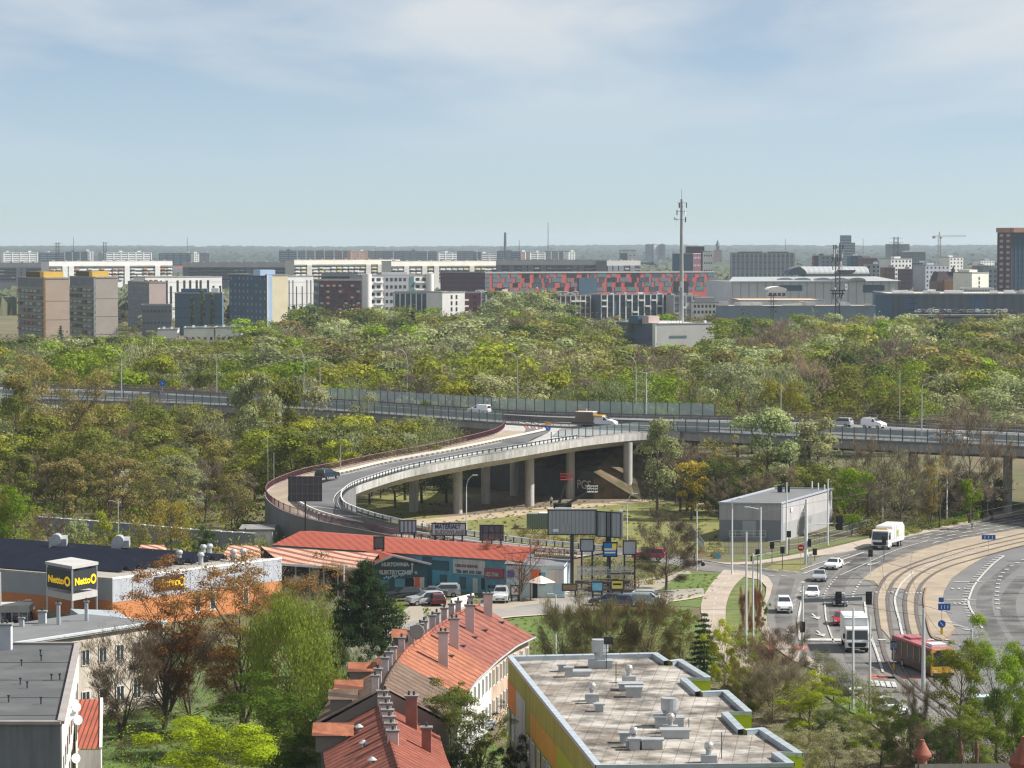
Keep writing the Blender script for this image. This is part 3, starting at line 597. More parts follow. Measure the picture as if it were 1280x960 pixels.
# ================================================================ the city beyond the woodland
PARTMESH = {}
def unit_box(nm, d, m):
    k = (nm, tuple(round(x, 2) for x in d), m.name)
    if k not in PARTMESH:
        b = MB(); b.box((0, 0, 0), d); o = b.build(nm, m); PARTMESH[k] = o.data; bpy.data.objects.remove(o)
    return PARTMESH[k]
def put(nm, d, m, root, loc, ang=0.0):
    o = bpy.data.objects.new(nm, unit_box(nm, d, m)); COL.objects.link(o); o.parent = root; o.location = Vector(loc)-root.location; o.rotation_euler = (0, 0, ang); return o
def topz(py, Z): return WY(640, py, Z).z
class Blk:
    def __init__(s, name, label, x0, x1, Z, ang, vlen, ytop, mu, mv=None, mroof=None, cat='building', group=None, par=.6):
        a = math.radians(ang); s.a = a; C = Vector((XY(x0, Z), Z, 0)); s.C = C
        # right end: solve so that it projects to x1
        k = (x1-640)/F*1.001; s.ul = (k*C.y-C.x)/(math.cos(a)-k*math.sin(a)); s.vl = vlen
        s.u = Vector((math.cos(a), math.sin(a), 0)); s.v = Vector((-math.sin(a), math.cos(a), 0)); s.h = topz(ytop, Z)
        s.t = thing(name, label, cat, C, 0, group); s.g = group
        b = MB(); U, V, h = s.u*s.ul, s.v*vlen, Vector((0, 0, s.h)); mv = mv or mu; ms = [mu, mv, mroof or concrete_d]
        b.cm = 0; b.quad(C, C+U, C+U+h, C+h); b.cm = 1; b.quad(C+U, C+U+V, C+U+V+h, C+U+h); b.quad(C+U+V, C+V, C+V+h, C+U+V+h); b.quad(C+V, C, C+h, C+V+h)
        b.cm = 2; b.quad(C+h, C+U+h, C+U+V+h, C+V+h)
        s.body = b.build('wall', ms, s.t)
        if par:                            # parapet ring
            b = MB(); th = .35
            for p, q in ((C, C+U), (C+U, C+U+V), (C+U+V, C+V), (C+V, C)): b.bar(p+h+Vector((0, 0, par/2)), q+h+Vector((0, 0, par/2)), th, par)
            b.build('parapet', white if par > .65 else concrete, s.t)
    def face(s, f):                        # origin, along, outward, length, angle
        if f == 'u': return s.C, s.u, -s.v, s.ul, s.a
        if f == 'v': return s.C+s.v*s.vl, -s.v, -s.u, s.vl, s.a-math.pi/2
        return s.C+s.u*s.ul, s.v, s.u, s.vl, s.a+math.pi/2
    def windows(s, f, nx, nz, w_, h_, m, z0=None, fl=None, x0=0.0, x1=1.0, skip=0.0, rng=None, nm='window'):
        o, al, n, L, a = s.face(f); fl = fl or s.h/(nz+.3); z0 = s.h-nz*fl-.2 if z0 is None else z0
        for i in range(nx):
            for k in range(nz):
                if rng and rng.random() < skip: continue
                p = o+al*(L*(x0+(x1-x0)*(i+.5)/nx))+n*.03+Vector((0, 0, z0+k*fl+fl*.55)); put(nm, (w_, .12, h_), m, s.t, p, a)
    def bands(s, f, nz, h_, m, fl=None, z0=None, x0=0.0, x1=1.0, proud=.05, nm='window_band', frac=.55):
        o, al, n, L, a = s.face(f); fl = fl or s.h/(nz+.3); z0 = s.h-nz*fl-.2 if z0 is None else z0
        for k in range(nz):
            p = o+al*(L*(x0+x1)/2)+n*proud/2+Vector((0, 0, z0+k*fl+fl*frac)); put(nm, (L*(x1-x0), proud*2, h_), m, s.t, p, a)
    def fins(s, f, nx, w_, m, proud=.2, x0=0.0, x1=1.0, zb=0.0, zt=None, nm='pilaster', ends=True):
        o, al, n, L, a = s.face(f); zt = zt or s.h-.2
        for i in range(0 if ends else 1, nx+1 if ends else nx):
            p = o+al*(L*(x0+(x1-x0)*i/nx))+n*proud/2+Vector((0, 0, (zb+zt)/2)); put(nm, (w_, proud+.12, zt-zb), m, s.t, p, a)
    def panel(s, f, x0, x1, z0, z1, m, proud=.1, nm='facade_panel'):
        o, al, n, L, a = s.face(f); p = o+al*(L*(x0+x1)/2)+n*proud/2+Vector((0, 0, (z0+z1)/2)); return put(nm, (L*(x1-x0), proud+.1, z1-z0), m, s.t, p, a)
    def roofbox(s, uf, vf, du, dv, h, m, nm='roof_box'):
        p = s.C+s.u*s.ul*uf+s.v*s.vl*vf+Vector((0, 0, s.h+h/2)); return put(nm, (du, dv, h), m, s.t, p, s.a)
rng = random.Random(7)
c = lambda n, col, **k: mat('wall_'+n, col, k.pop('rough', .85), k.pop('var', .1), k.pop('scale', .12), **k)
tan1 = c('tan_panel', (.42, .33, .27)); tan2 = c('beige_panel', (.38, .34, .3)); yel = c('mustard', (.75, .48, .1)); brn = c('umber', (.12, .085, .03))
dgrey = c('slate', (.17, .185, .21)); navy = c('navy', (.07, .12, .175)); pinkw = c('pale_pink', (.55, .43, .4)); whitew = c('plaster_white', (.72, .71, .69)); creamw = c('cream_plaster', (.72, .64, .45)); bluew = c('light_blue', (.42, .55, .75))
maroon = c('maroon', (.16, .05, .045)); redp = c('coral_red', (.5, .12, .1)); plum = c('plum', (.11, .045, .06)); greyw = c('grey_plaster', (.35, .35, .37)); orangew = c('orange', (.72, .33, .08))
pale = c('pale_concrete', (.55, .53, .5)); balc = c('balcony_grey', (.34, .36, .33)); balr = c('balcony_brown', (.25, .14, .11)); tealw = c('teal', (.1, .2, .22)); brick = c('brick', (.2, .1, .075)); peach = c('peach', (.5, .27, .16))

def panel_block(label, x0, x1, Z, ytop, mg, strip_m, bcols, nb, vl):
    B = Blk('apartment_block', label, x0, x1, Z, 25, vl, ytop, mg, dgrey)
    nz = 11; fl = B.h/11.3
    B.bands('v', 10, 1.4, winm, fl=fl, z0=.5)
    o, al, n, L, a = B.face('v')
    for k in range(10):
        for i in range(nb):
            if rng.random() < .08: continue
            p = o+al*(L*(.02+.9*(i+.5)/nb))+n*.55+Vector((0, 0, 1.0+k*fl)); put('balcony', (L*.9/nb*.72, 1.0, 1.15), rng.choice(bcols), B.t, p, a)
    B.panel('v', .955, .998, 0, B.h, strip_m, .25, 'corner_strip')
    for k in range(3): B.panel('u', 0, 1, 6+k*8.5, 6.12+k*8.5, concrete_d, .02, 'panel_joint')
    return B
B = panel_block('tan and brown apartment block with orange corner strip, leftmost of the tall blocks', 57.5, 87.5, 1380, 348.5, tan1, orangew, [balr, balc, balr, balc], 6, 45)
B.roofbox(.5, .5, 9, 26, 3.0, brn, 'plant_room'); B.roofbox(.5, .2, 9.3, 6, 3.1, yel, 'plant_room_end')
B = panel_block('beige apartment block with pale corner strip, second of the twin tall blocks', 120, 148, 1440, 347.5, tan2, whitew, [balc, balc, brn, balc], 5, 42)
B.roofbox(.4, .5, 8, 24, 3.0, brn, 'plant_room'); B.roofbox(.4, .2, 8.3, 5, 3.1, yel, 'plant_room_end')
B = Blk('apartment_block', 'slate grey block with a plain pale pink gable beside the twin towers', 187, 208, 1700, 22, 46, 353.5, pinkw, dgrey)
B.windows('v', 12, 7, 1.3, 1.4, winb); 
for i in range(3): B.roofbox(.2+.3*i, .3, 1.5, 2, 1.5, balr, 'vent')
def slitwall(label, x0, x1, Z, ytop, n):
    B = Blk('apartment_block', label, x0, x1, Z, 34, 16, ytop, whitew, whitew)
    for i in range(n): xx = (i+.5+rng.uniform(-.2, .2))/n; B.panel('u', xx-.013, xx+.013, 0, B.h*rng.choice([.93, .93, .8]), black, .08, 'window_slit')
    B.bands('u', 4, .12, concrete_d, proud=.03, nm='joint')
slitwall('long white block with black vertical window slits behind three poplars', 182, 278, 1900, 347, 13)
slitwall('short white block with black vertical slits right of the cream gable', 358, 392, 1820, 346, 6)
B = Blk('apartment_block', 'low navy block in front of the white slitted block', 219, 278, 1620, 3, 20, 367, navy); B.windows('u', 12, 4, 1.1, 1.2, winb); B.roofbox(.4, .5, 14, 8, 2.5, navy, 'upper_storey'); B.roofbox(.84, .5, 4, 6, 2.8, white, 'stair_box')
B = Blk('apartment_block', 'dark blue tall block with a cream and light blue gable', 334, 360, 1500, 27, 50, 344.5, creamw, navy)
B.windows('v', 9, 10, 1.5, 1.3, c('window_pale', (.25, .3, .33)), skip=.25, rng=rng); B.panel('u', 0, .26, 0, B.h+.3, bluew, .15, 'blue_strip'); B.panel('u', 0, .05, 0, B.h+.3, white, .3, 'white_edge'); B.roofbox(.1, .12, 8, 9, 2.8, bluew, 'plant_room'); B.roofbox(.8, .5, 1, 20, 1, white, 'roof_edge')
B = Blk('apartment_block', 'dark slate block low beside the pink gabled block', 178, 215, 1480, 6, 14, 382, dgrey); B.windows('u', 8, 3, 1.2, 1.2, winb)
for x0, x1, y in ((197, 222, 413), (230, 268, 411), (270, 302, 410.5)):
    B = Blk('low_house', 'pale blue-grey roofed low house %s in the trees' % {197: 'nearest the twin blocks', 230: 'in the middle of three', 270: 'nearest the navy block'}[x0], x0, x1, 1330, 4, 22, y, whitew, whitew, c('roof_paleblue', (.5, .56, .62)), 'house', 'low pale roofed houses in the trees'); B.windows('u', 5, 1, 1.1, 1.3, winm); 
    for i in (.3, .7): B.roofbox(i, .3, 1, 1, 1.4, white, 'chimney')
B = Blk('apartment_block', 'dark maroon housing block with staggered balconies left of the white modern building', 399, 452, 1660, 10, 26, 351, maroon, navy)
for k in range(6):
    for i in range(7):
        if rng.random() < .75: B.panel('u', (i+.1)/7, (i+.1+rng.choice([.55, .8]))/7, B.h-3.2*k-2.7, B.h-3.2*k-.7, winm, .1, 'window')
        if rng.random() < .45: B.panel('u', (i+.2)/7, (i+.7)/7, B.h-3.2*k-3.2, B.h-3.2*k-2.2, balc, 1.0, 'balcony')
B.windows('v', 4, 6, 2, 1.8, winb)
B = Blk('office_building', 'grey roofed office block peeping over the maroon housing block', 402, 448, 1790, 3, 18, 343.5, greyw); B.windows('u', 14, 1, 1.6, 1.2, winm, fl=3)
B = Blk('office_building', 'white modern building with round stair drums and balconies', 456, 540, 1740, 26, 22, 345, whitew, greyw)
B.panel('u', .29, .64, 2, B.h-.5, greyw, .3, 'grey_front'); B.panel('u', .66, .73, 2, B.h-.5, tealw, .2, 'glass_wall')
for k in range(5):
    for i in range(5): B.panel('u', .31+i*.066, .345+i*.066, B.h-3-4.2*k, B.h-1.2-4.2*k, winm, .4, 'window')
    for a_ in (.09, .18, .76, .86): B.panel('u', a_, a_+.055, B.h-3-4.2*k, B.h-1.2-4.2*k, winm, .15, 'window')
    B.panel('u', .15, .27, B.h-4.1-4.2*k, B.h-3.3-4.2*k, white, 1.2, 'balcony'); B.panel('u', .74, .9, B.h-4.1-4.2*k, B.h-3.3-4.2*k, white, 1.2, 'balcony')
for f_ in (.035, .965): 
    p = B.C+B.u*B.ul*f_; MB().cyl((p.x, p.y), 2.6, 0, B.h+1.2, 20).build('stair_drum', whitew, B.t)
B.roofbox(.5, .4, 16, 6, 2, greyw, 'plant_room')
B = Blk('apartment_block', 'plum coloured block with rows of windows joined to the red chequered block', 551, 606, 1950, 2, 18, 341, plum, plum); B.windows('u', 14, 7, 1.0, 1.5, winb, fl=3.1)
B = Blk('apartment_block', 'long coral red block chequered with dark windows and balconies', 606, 893, 1955, 24, 18, 341.3, redp, redp)
B.panel('u', 0, 1, B.h-.25, B.h+.3, pale, .3, 'roof_edge')
wn = 0
for k in range(4):
    i = 0
    while i < 46:
        n = rng.choice([1, 1, 2, 1, 1.5])
        if wn < 99: B.panel('u', i/46, (i+n*.95)/46, B.h-2.9-3.1*k-.1, B.h-.35-3.1*k, rng.choice([winm, tealw, winb, dgrey]), .12, 'window'); wn += 1
        i += n+rng.choice([.5, .8, .5, 1])
B.panel('u', .4, .48, 0, B.h-3.3, navy, .5, 'dark_bay'); B.panel('u', .82, .88, 4, B.h-6, black, .6, 'portal'); B.panel('u', .82, .885, 5, 8, redp, 1.2, 'canopy')
# lower row in front
B = Blk('apartment_block', 'navy and white low block with balconies left of a white gable', 492, 553, 1560, 2, 20, 366.5, navy)
for i in range(9): B.panel('u', i/9+.01, i/9+.035, 0, B.h, white, .4, 'pilaster'); B.panel('u', i/9+.05, i/9+.1, B.h-.3, B.h+1.2, steel, .2, 'roof_vent')
for k in range(4):
    for i in range(8): B.panel('u', i/9+.045, i/9+.105, B.h-3-3.1*k, B.h-.8-3.1*k, winb, .2, 'window')
B = Blk('apartment_block', 'white gable end with two columns of narrow windows', 553, 581, 1540, 32, 16, 366, whitew, whitew)
for k in range(4):
    for i in (.38, .6): B.panel('u', i, i+.07, B.h-3.2-3.1*k, B.h-1.2-3.1*k, winm, .05, 'window')
B = Blk('apartment_block', 'narrow plum red block with white balconies next to the white gable', 581, 601, 1560, 0, 16, 366.5, plum)
for k in range(4): B.panel('u', -.02, .25, B.h-4-3.1*k, B.h-3-3.1*k, white, 1.2, 'balcony'); B.panel('u', .5, .7, B.h-3-3.1*k, B.h-1.2-3.1*k, winm, .1, 'window')
def framed(label, x0, x1, Z, ytop, n, wall, wm, nz=4):
    B = Blk('apartment_block', label, x0, x1, Z, 18, 18, ytop, wall)
    for i in range(n):
        for k in range(nz):
            if rng.random() < .85: B.panel('u', (i+.15)/n, (i+.78)/n, B.h-2.8-3.1*k, B.h-.6-3.1*k, wm, .1, 'window')
            if rng.random() < .3: B.panel('u', (i+.1)/n, (i+.9)/n, B.h-3.2-3.1*k, B.h-2.4-3.1*k, white, 1.0, 'balcony')
    for i in range(n+1): B.panel('u', max(0, i/n-.008), i/n+.008, 0, B.h+.2, whitew, .3, 'pilaster')
    for i in range(int(n*1.3)): B.roofbox(rng.random(), rng.uniform(.1, .8), rng.uniform(.8, 3), 1.5, rng.uniform(.6, 1.8), rng.choice([white, steel, navy, greyw]), 'roof_vent')
    return B
framed('grey and white low block right of the plum block, below the red chequered block', 601, 652, 1580, 366.5, 8, greyw, winb)
framed('brown fronted low block behind the dome of pale green trees', 688, 738, 1600, 370, 8, c('brown_grey', (.28, .22, .2)), winm)
framed('white framed low block with dark loggias left of the tall mast', 751, 836, 1600, 369, 11, navy, winm)
framed('grey terraced low block right of the tall mast', 842, 872, 1600, 370.5, 4, greyw, winb)
B = Blk('apartment_block', 'pale stepped block between the mast and the brick cube', 866, 904, 1570, 0, 14, 379, whitew); B.windows('u', 8, 2, 1.1, 1.5, winm, fl=3); B.roofbox(.4, .5, 10, 8, 3, greyw, 'upper_storey')
B = Blk('brick_building', 'plain dark brick cube at the left end of the shopping centre', 905, 922, 1620, 12, 12, 364.5, c('brick_cube', (.2, .07, .055)), brick)
# car roofs and clutter on the deck between: parked cars come with the vehicles
# grey technical building with the tall mast
B = Blk('technical_building', 'pale grey windowless building at the foot of the tall antenna mast', 821, 893, 1250, 24, 40, 405.5, c('ribbed_grey', (.43, .43, .42)), c('glass_dark', (.09, .13, .19)), c('roof_white', (.6, .6, .58)), par=.5)
B.panel('v', .93, .999, 0, B.h+.2, white, .6, 'corner_column'); B.roofbox(.08, .25, 5, 6, 3.3, pinkw, 'roof_cabin'); B.roofbox(.0, .45, 4, 9, 3.2, navy, 'roof_cabin')
for i in (.3, .35, .4, .45, .5, .93): B.roofbox(i, .12, .8, .8, 1.2, white, 'roof_vent')
_, al, n, L, a = B.face('u'); text('KOMPRESY', 'lettering', 2.0, c('letter_grey', (.16, .2, .2)), B.t, B.C+B.u*4.0-B.v*.12+Vector((0, 0, B.h-6.2)), ex=B.u, depth=.05, bold=.06) if False else None
for i in range(9): B.panel('u', .22+i*.034, .22+i*.034+.024, B.h-5.6, B.h-4.7, tealw, .1, 'sign_letter')
mz = 1262; mx = XY(851.5, mz); tm = thing('antenna_mast', 'very tall slender grey pole mast carrying antennas above the woodland', 'mast', (mx, mz, 0)); zt = topz(249, mz)
MB().tube([(mx, mz, 10), (mx, mz, 30), (mx, mz, zt)], [1.05, .9, .5], 12).build('pole', mat('mast_steel', (.3,.3,.31), .5, .1, .5), tm)
for hh, r_ in ((zt-1.5, 1.9), (zt-5, 1.9), (zt-8.5, 2.0)):
    b = MB(); 
    for q in range(8):
        a0, a1 = q*math.pi/4, (q+1)*math.pi/4; b.bar((mx+r_*math.cos(a0), mz+r_*math.sin(a0), hh), (mx+r_*math.cos(a1), mz+r_*math.sin(a1), hh), .12, .12)
    b.box((mx, mz, hh), (r_*2, .15, .15)); b.box((mx, mz, hh), (.15, r_*2, .15)); b.build('platform', steel_d, tm)
for q in range(9):
    a0 = q*.7; hh = zt-2.5-(q % 3)*3; put('antenna', (.35, .35, 2.2), white if q % 2 else steel_d, tm, (mx+2*math.cos(a0), mz+2*math.sin(a0), hh), a0)
MB().tube([(mx-2.4, mz-.3, zt-8), (mx-2.9, mz-.8, zt-8)], [.6, .6], 12).build('dish', white, tm); MB().tube([(mx, mz, zt), (mx, mz, zt+4)], .07, 4).build('lightning_rod', steel_d, tm)
put('antenna', (.6, .6, 2.5), white, tm, (mx-.2, mz-1.1, topz(356, mz))); put('antenna', (.5, .5, 1.8), white, tm, (mx-.9, mz-1, topz(361, mz)))

# long slab blocks far behind
def slab(label, x0, x1, Z, ytop, wallm, bandm, nb, tops, lit=True):
    B = Blk('slab_block', label, x0, x1, Z, 36 if lit else -4, 14, ytop, wallm, wallm, group='long slab blocks behind the estate')
    B.panel('u', 0, 1, B.h-3.6, B.h, bandm, .4, 'attic_band')
    fl = 2.9
    for k in range(4): B.bands('u', 1, 1.3, winm, z0=B.h-3.9-fl*(k+1), fl=fl, proud=.06)
    n = int(nb)
    for i in range(n):
        if rng.random() < .72:
            for k in range(4): B.panel('u', (i+.15)/n, (i+.85)/n, B.h-3.9-fl*(k+1), B.h-3.9-fl*(k+1)+1.1, rng.choice(tops), 1.1, 'balcony') if rng.random() < .8 else None
        else: B.panel('u', (i+.1)/n, (i+.9)/n, 0, B.h-3.6, wallm, .9, 'stair_tower')
    for i in range(n//2): B.roofbox((i+.5)/(n//2), .3, 2.2, 3, 1.2, greyw, 'roof_box')
slab('long slab block at the left edge with dull white attic band', -20, 62, 2600, 329, greyw, c('band_grey', (.5, .5, .49)), 12, [dgrey, pale], False)
slab('long slab block with bright white attic behind the twin towers', 62, 216, 2560, 327.3, whitew, c('band_white', (.82, .8, .76)), 20, [pale, peach, whitew])
slab('long slab block with shaded grey attic behind the navy tower', 229, 371, 2600, 328.8, dgrey, c('band_shade', (.48, .46, .46)), 18, [balc, dgrey, balr], False)  # attic band colour greyed to carry the shade on this slab
slab('long slab block with cream attic and yellow balconies left of centre', 368, 500, 2540, 325.5, pale, c('band_cream', (.8, .76, .66)), 18, [whitew, c('balcony_lemon', (.6, .56, .3)), pale])
slab('long slab block with cream attic above the plum block', 489, 622, 2500, 327.2, pale, MATS['wall_band_cream'], 18, [whitew, MATS['wall_balcony_lemon'], pale])
slab('long slab block with grey attic above the red chequered block', 620, 762, 2500, 325.6, dgrey, c('band_mid', (.45, .44, .44)), 18, [balc, dgrey, whitew], False)
slab('short slab block ending the long row right of centre', 758, 800, 2480, 326.5, dgrey, MATS['wall_band_mid'], 6, [balc, whitew])
# still farther blocks
FAR = [(6,27,315.5,whitew),(27,48,315.5,whitew),(50,82,316,navy),(82,111,315,navy),(110,117,314,pale),(124,134,317,greyw),(134,161,315.5,whitew),(161,190,315.5,whitew),(200,244,316.5,navy),(244,249,317,whitew),(250,262,316.5,dgrey),
       (350,373,313.5,navy),(372,394,313.5,dgrey),(394,418,313.5,balr),(417,440,313.5,balr),(439,459,314,peach),(459,480,314,dgrey),(480,504,313.8,dgrey),(504,522,314,dgrey),(522,547,314.5,dgrey),(549,573,316,whitew),(572,592,314.2,dgrey),(591,602,315,navy),(600,622,317,pale),(622,640,313.8,navy),(638,650,314.5,navy),(649,664,315,peach),(663,681,315.5,pale),(680,698,314,dgrey),(697,712,314,navy),(711,718,315,whitew)]
for i, (x0, x1, y, m_) in enumerate(FAR):
    B = Blk('far_block', 'x', x0, x1, 4700+40*(i % 3), 30 if m_ in (whitew, pale, peach) else 0, 14, y, m_, par=.5, group='far apartment blocks below the horizon'); 
    tone = {'wall_plaster_white': 'white', 'wall_navy': 'blue-grey', 'wall_pale_concrete': 'pale', 'wall_grey_plaster': 'grey', 'wall_slate': 'slate grey', 'wall_balcony_brown': 'brownish', 'wall_peach': 'peach'}[m_.name]
    FAR[i] = (B, tone, x0)
    nz = 7; B.bands('u', nz, 1.2, winb if m_ in (whitew, pale, peach) else c('strip_light', (.3, .33, .35)), fl=3)
    nb = max(2, int(B.ul/11))
    B.fins('u', nb, 1.6, white if rng.random() < .4 else m_, .4)
    B.roofbox(rng.uniform(.2, .8), .4, 5, 5, 2.5, rng.choice([white, pale, m_]), 'plant_room')
cnt = {}
for B, tone, x0 in sorted(FAR, key=lambda q: q[2]):
    rg = 'above the twin towers' if x0 < 195 else 'above the shaded slab' if x0 < 270 else 'above the cream attics' if x0 < 560 else 'near the tall chimney'
    k = cnt.get((tone, rg), 0); cnt[(tone, rg)] = k+1
    B.t['label'] = '%s far apartment block, %s from the left of its tone %s' % (tone, ['first', 'second', 'third', 'fourth', 'fifth', 'sixth', 'seventh', 'eighth', 'ninth'][k], rg)
# blocks right of centre
B = Blk('office_building', 'far building with white and dark halves right of the slabs', 775, 795, 3300, 0, 20, 313, whitew, dgrey); B.panel('u', 0, .45, 0, B.h-3, dgrey, .2, 'dark_half'); B.windows('u', 4, 3, 1.5, 1, winm)
B = Blk('office_building', 'dark red and blue block just left of the mast', 840, 866, 2500, -20, 22, 317.5, navy, plum); B.windows('r', 5, 6, 1.2, 1.4, c('window_pale2', (.4, .4, .42)))
B = Blk('office_building', 'dark brick tower block just right of the mast', 861, 880, 2700, 6, 20, 308.5, c('dark_brick', (.07, .04, .045))); B.windows('u', 7, 6, .9, 1.5, winb)
B = Blk('office_building', 'white block with dark windows beside the dark brick tower', 879, 890, 2650, 0, 12, 315, whitew); B.windows('u', 4, 6, 1, 1.4, winm)
B = Blk('church', 'far church with a stubby dark spire on the horizon', 892, 902, 5200, 0, 12, 313, peach); B.roofbox(.5, .5, 5, 5, 8, dgrey, 'tower')
p = B.C+B.u*B.ul*.5+B.v*6; MB().cyl((p.x, p.y), 4.5, B.h+8, B.h+18, 8, .3).build('spire', dgrey, B.t)
B = Blk('office_building', 'long dark roofed block between the church and the stepped glass tower', 914, 992, 3000, 0, 20, 316.5, dgrey); B.bands('u', 6, 1.4, winb); B.fins('u', 14, 1.5, greyw); B.roofbox(.3, .3, 24, 8, 1.5, black, 'dark_roof'); B.roofbox(.75, .3, 20, 8, 1.5, black, 'dark_roof')
B = Blk('glass_tower', 'stepped pale glass tower standing above the shopping centre', 1050, 1068, 3450, 0, 18, 304, c('tower_glass', (.16, .22, .26))); B.roofbox(.4, .5, 11.5, 14, 9, MATS['wall_tower_glass'], 'upper_storeys'); B.bands('u', 16, .7, c('spandrel', (.4, .44, .46)), fl=3); 
for k in range(3): put('window_band', (11.6, 14.3, .7), MATS['wall_spandrel'], B.t, B.C+B.u*B.ul*.4+B.v*9+Vector((0, 0, B.h+2+k*3)))
MISC = [(1018,1034,2700,320,plum,'plum block left of the lattice tower'),(1026,1052,2650,320.3,c('mixed_grey', (.25, .27, .3)),'grey panelled block behind the lattice tower'),(1062,1078,2650,320.3,navy,'navy block right of the stepped glass tower'),(1076,1096,2600,323,brick,'brick block right of the stepped tower'),
 (1083,1100,2400,331,greyw,'pale grey office with ribbon windows behind the halls'),(1096,1126,2450,327,greyw,'wide grey office behind the halls'),(1104,1118,2300,335,brick,'small brick block in front of a wide grey office'),(1113,1139,2350,324,whitew,'white framed office with open window bands'),(1126,1139,2250,337,plum,'plum block below the white framed office'),
 (1140,1160,2600,329,navy,'navy office right of the white framed office'),(1156,1186,2300,332,c('office_pale', (.4, .43, .47)),'pale office with square windows left of the ornate brick house'),(1186,1203,2900,322,whitew,'white ribbon windowed office left of the brick high-rise'),(1219,1238,2500,333,dgrey,'slate roofed office behind the white gable'),(1234,1252,2000,336,c('apt_grey', (.28, .31, .35)),'grey apartment block left of the brick high-rise'),
 (1120,1156,3600,315.5,dgrey,'long dark low block under the crane'),(1108,1136,4800,305.5,dgrey,'hazy big block on the horizon left of the crane'),(807,815,5600,306,greyw,'hazy slab on the horizon left of the mast'),(817,823,5600,305.8,whitew,'hazy white slab on the horizon near the mast'),(824,831,5600,305.8,greyw,'hazy grey slab on the horizon nearest the mast'),(1225,1242,3300,326,whitew,'low white block behind the brick high-rise')]
for x0, x1, Z_, y, m_, lb in MISC:
    B = Blk('office_building', lb, x0, x1, Z_, 28 if m_ in (whitew, pale) or 'pale' in m_.name else 3, 16, y, m_); nz = max(2, min(6, int(B.h/3.2)-1)); nx = max(3, int(B.ul/3.2))
    if nx*nz <= 70: B.windows('u', nx, nz, 1.4, 1.5, winm if m_ in (whitew, greyw, MATS['wall_office_pale']) else winb, fl=3.3)
    else: B.bands('u', nz, 1.4, winm, fl=3.3); B.fins('u', nx//2, 1.0, m_, .2)
    B.roofbox(rng.uniform(.25, .75), .4, B.ul*.3, 5, 2, rng.choice([greyw, white, m_]), 'plant_room')
# brick and glass high-rise at the right edge
B = Blk('high_rise', 'brick and dark glass high-rise cut by the right edge', 1263, 1320, 1700, 20, 15, 290.5, c('curtain_wall', (.035, .07, .11), rough=.3), c('highrise_brick', (.11, .065, .065)), par=.3)
B.windows('v', 2, 18, 3.6, 1.4, greyw, fl=3.2); B.fins('v', 2, .9, MATS['wall_highrise_brick'], .3); B.fins('u', 12, .3, navy, .15); B.bands('u', 18, .3, navy, fl=3.2); 
B.roofbox(.5, .5, B.ul, 20, 2.6, c('crown_brick', (.36, .19, .14)), 'crown'); B.roofbox(.03, .5, 3, B.vl*.9, 2.6, MATS['wall_crown_brick'], 'crown')
# shopping centre: halls with barrel roofs
def vault(nm, x0, x1, Z, y_spring, y_top, depth, m, parent, axis='x', wm=None, n=12):
    z0, z1 = topz(y_spring, Z), topz(y_top, Z); X0, X1 = XY(x0, Z), XY(x1, Z); b = MB()
    if axis == 'x':                       # ridge along x, arch seen on the end
        a = [(Z+depth*(.5-.5*math.cos(math.pi*i/n)), z0+(z1-z0)*math.sin(math.pi*i/n)) for i in range(n+1)]
        for i in range(n): b.quad((X0, a[i][0], a[i][1]), (X1, a[i][0], a[i][1]), (X1, a[i+1][0], a[i+1][1]), (X0, a[i+1][0], a[i+1][1]))
        b.poly([(X0, y, z) for y, z in a]); b.poly([(X1, y, z) for y, z in a])
    else:
        a = [(X0+(X1-X0)*(.5-.5*math.cos(math.pi*i/n)), z0+(z1-z0)*math.sin(math.pi*i/n)) for i in range(n+1)]
        for i in range(n): b.quad((a[i][0], Z, a[i][1]), (a[i+1][0], Z, a[i+1][1]), (a[i+1][0], Z+depth, a[i+1][1]), (a[i][0], Z+depth, a[i][1]))
        b.poly([(x, Z, z) for x, z in a])
    return b.build(nm, m, parent)
roofm = stripe_mat('vault_roof', (.36, .38, .39), (.3, .32, .33), (1, 0, 0), 3.0, .5)
B = Blk('shopping_hall', 'main shopping hall under a large grey barrel roof', 1006, 1084, 1760, 0, 44, 342, c('hall_wall', (.4, .41, .42)), dgrey, par=0)
vault('barrel_roof', 1004, 1086, 1758, 342, 333.5, 50, roofm, B.t); vault('end_arch', 985, 1008, 1756, 343.5, 334, 30, c('slate_arch', (.12, .15, .18)), B.t, 'y'); MB().box((XY(996, 1765), 1770, B.h/2-1), (10, 26, B.h-2)).build('side_wall', navy, B.t)
vault('roof_drum', 1048, 1069, 1750, 337.5, 343, 10, c('drum_grey', (.12, .14, .16)), B.t, 'y'); B.panel('u', .02, 1, B.h-.8, B.h+.4, c('sand_band', (.5, .44, .38)), .5, 'fascia')
B = Blk('shopping_hall', 'long low hall with pale walls and a row of shallow arches on its roof', 915, 1121, 1600, 12, 50, 352, c('hall_pale', (.5, .52, .54)), par=0)
bb = MB(); C0 = B.C+Vector((0, 0, B.h)); C1 = C0+B.u*B.ul; bb.quad(C0+Vector((-2, -2, .1)), C1+Vector((2, -2, .1)), C1+Vector((-8, 26, 2.2)), C0+Vector((2, 26, 2.2))); bb.build('roof', c('roof_lightgrey', (.3, .32, .34)), B.t)
for xa in (970, 992, 1017, 1038, 1060): vault('roof_arch', xa, xa+22, 1612, 351, 347, 30, c('arch_grey', (.33, .36, .38)), B.t, 'y')
B.fins('u', 20, .4, greyw, .15); B.panel('u', .28, .42, B.h-5, B.h-2, navy, .2, 'dark_window'); B.panel('u', .79, .92, B.h-6, B.h-2, navy, .2, 'dark_window')
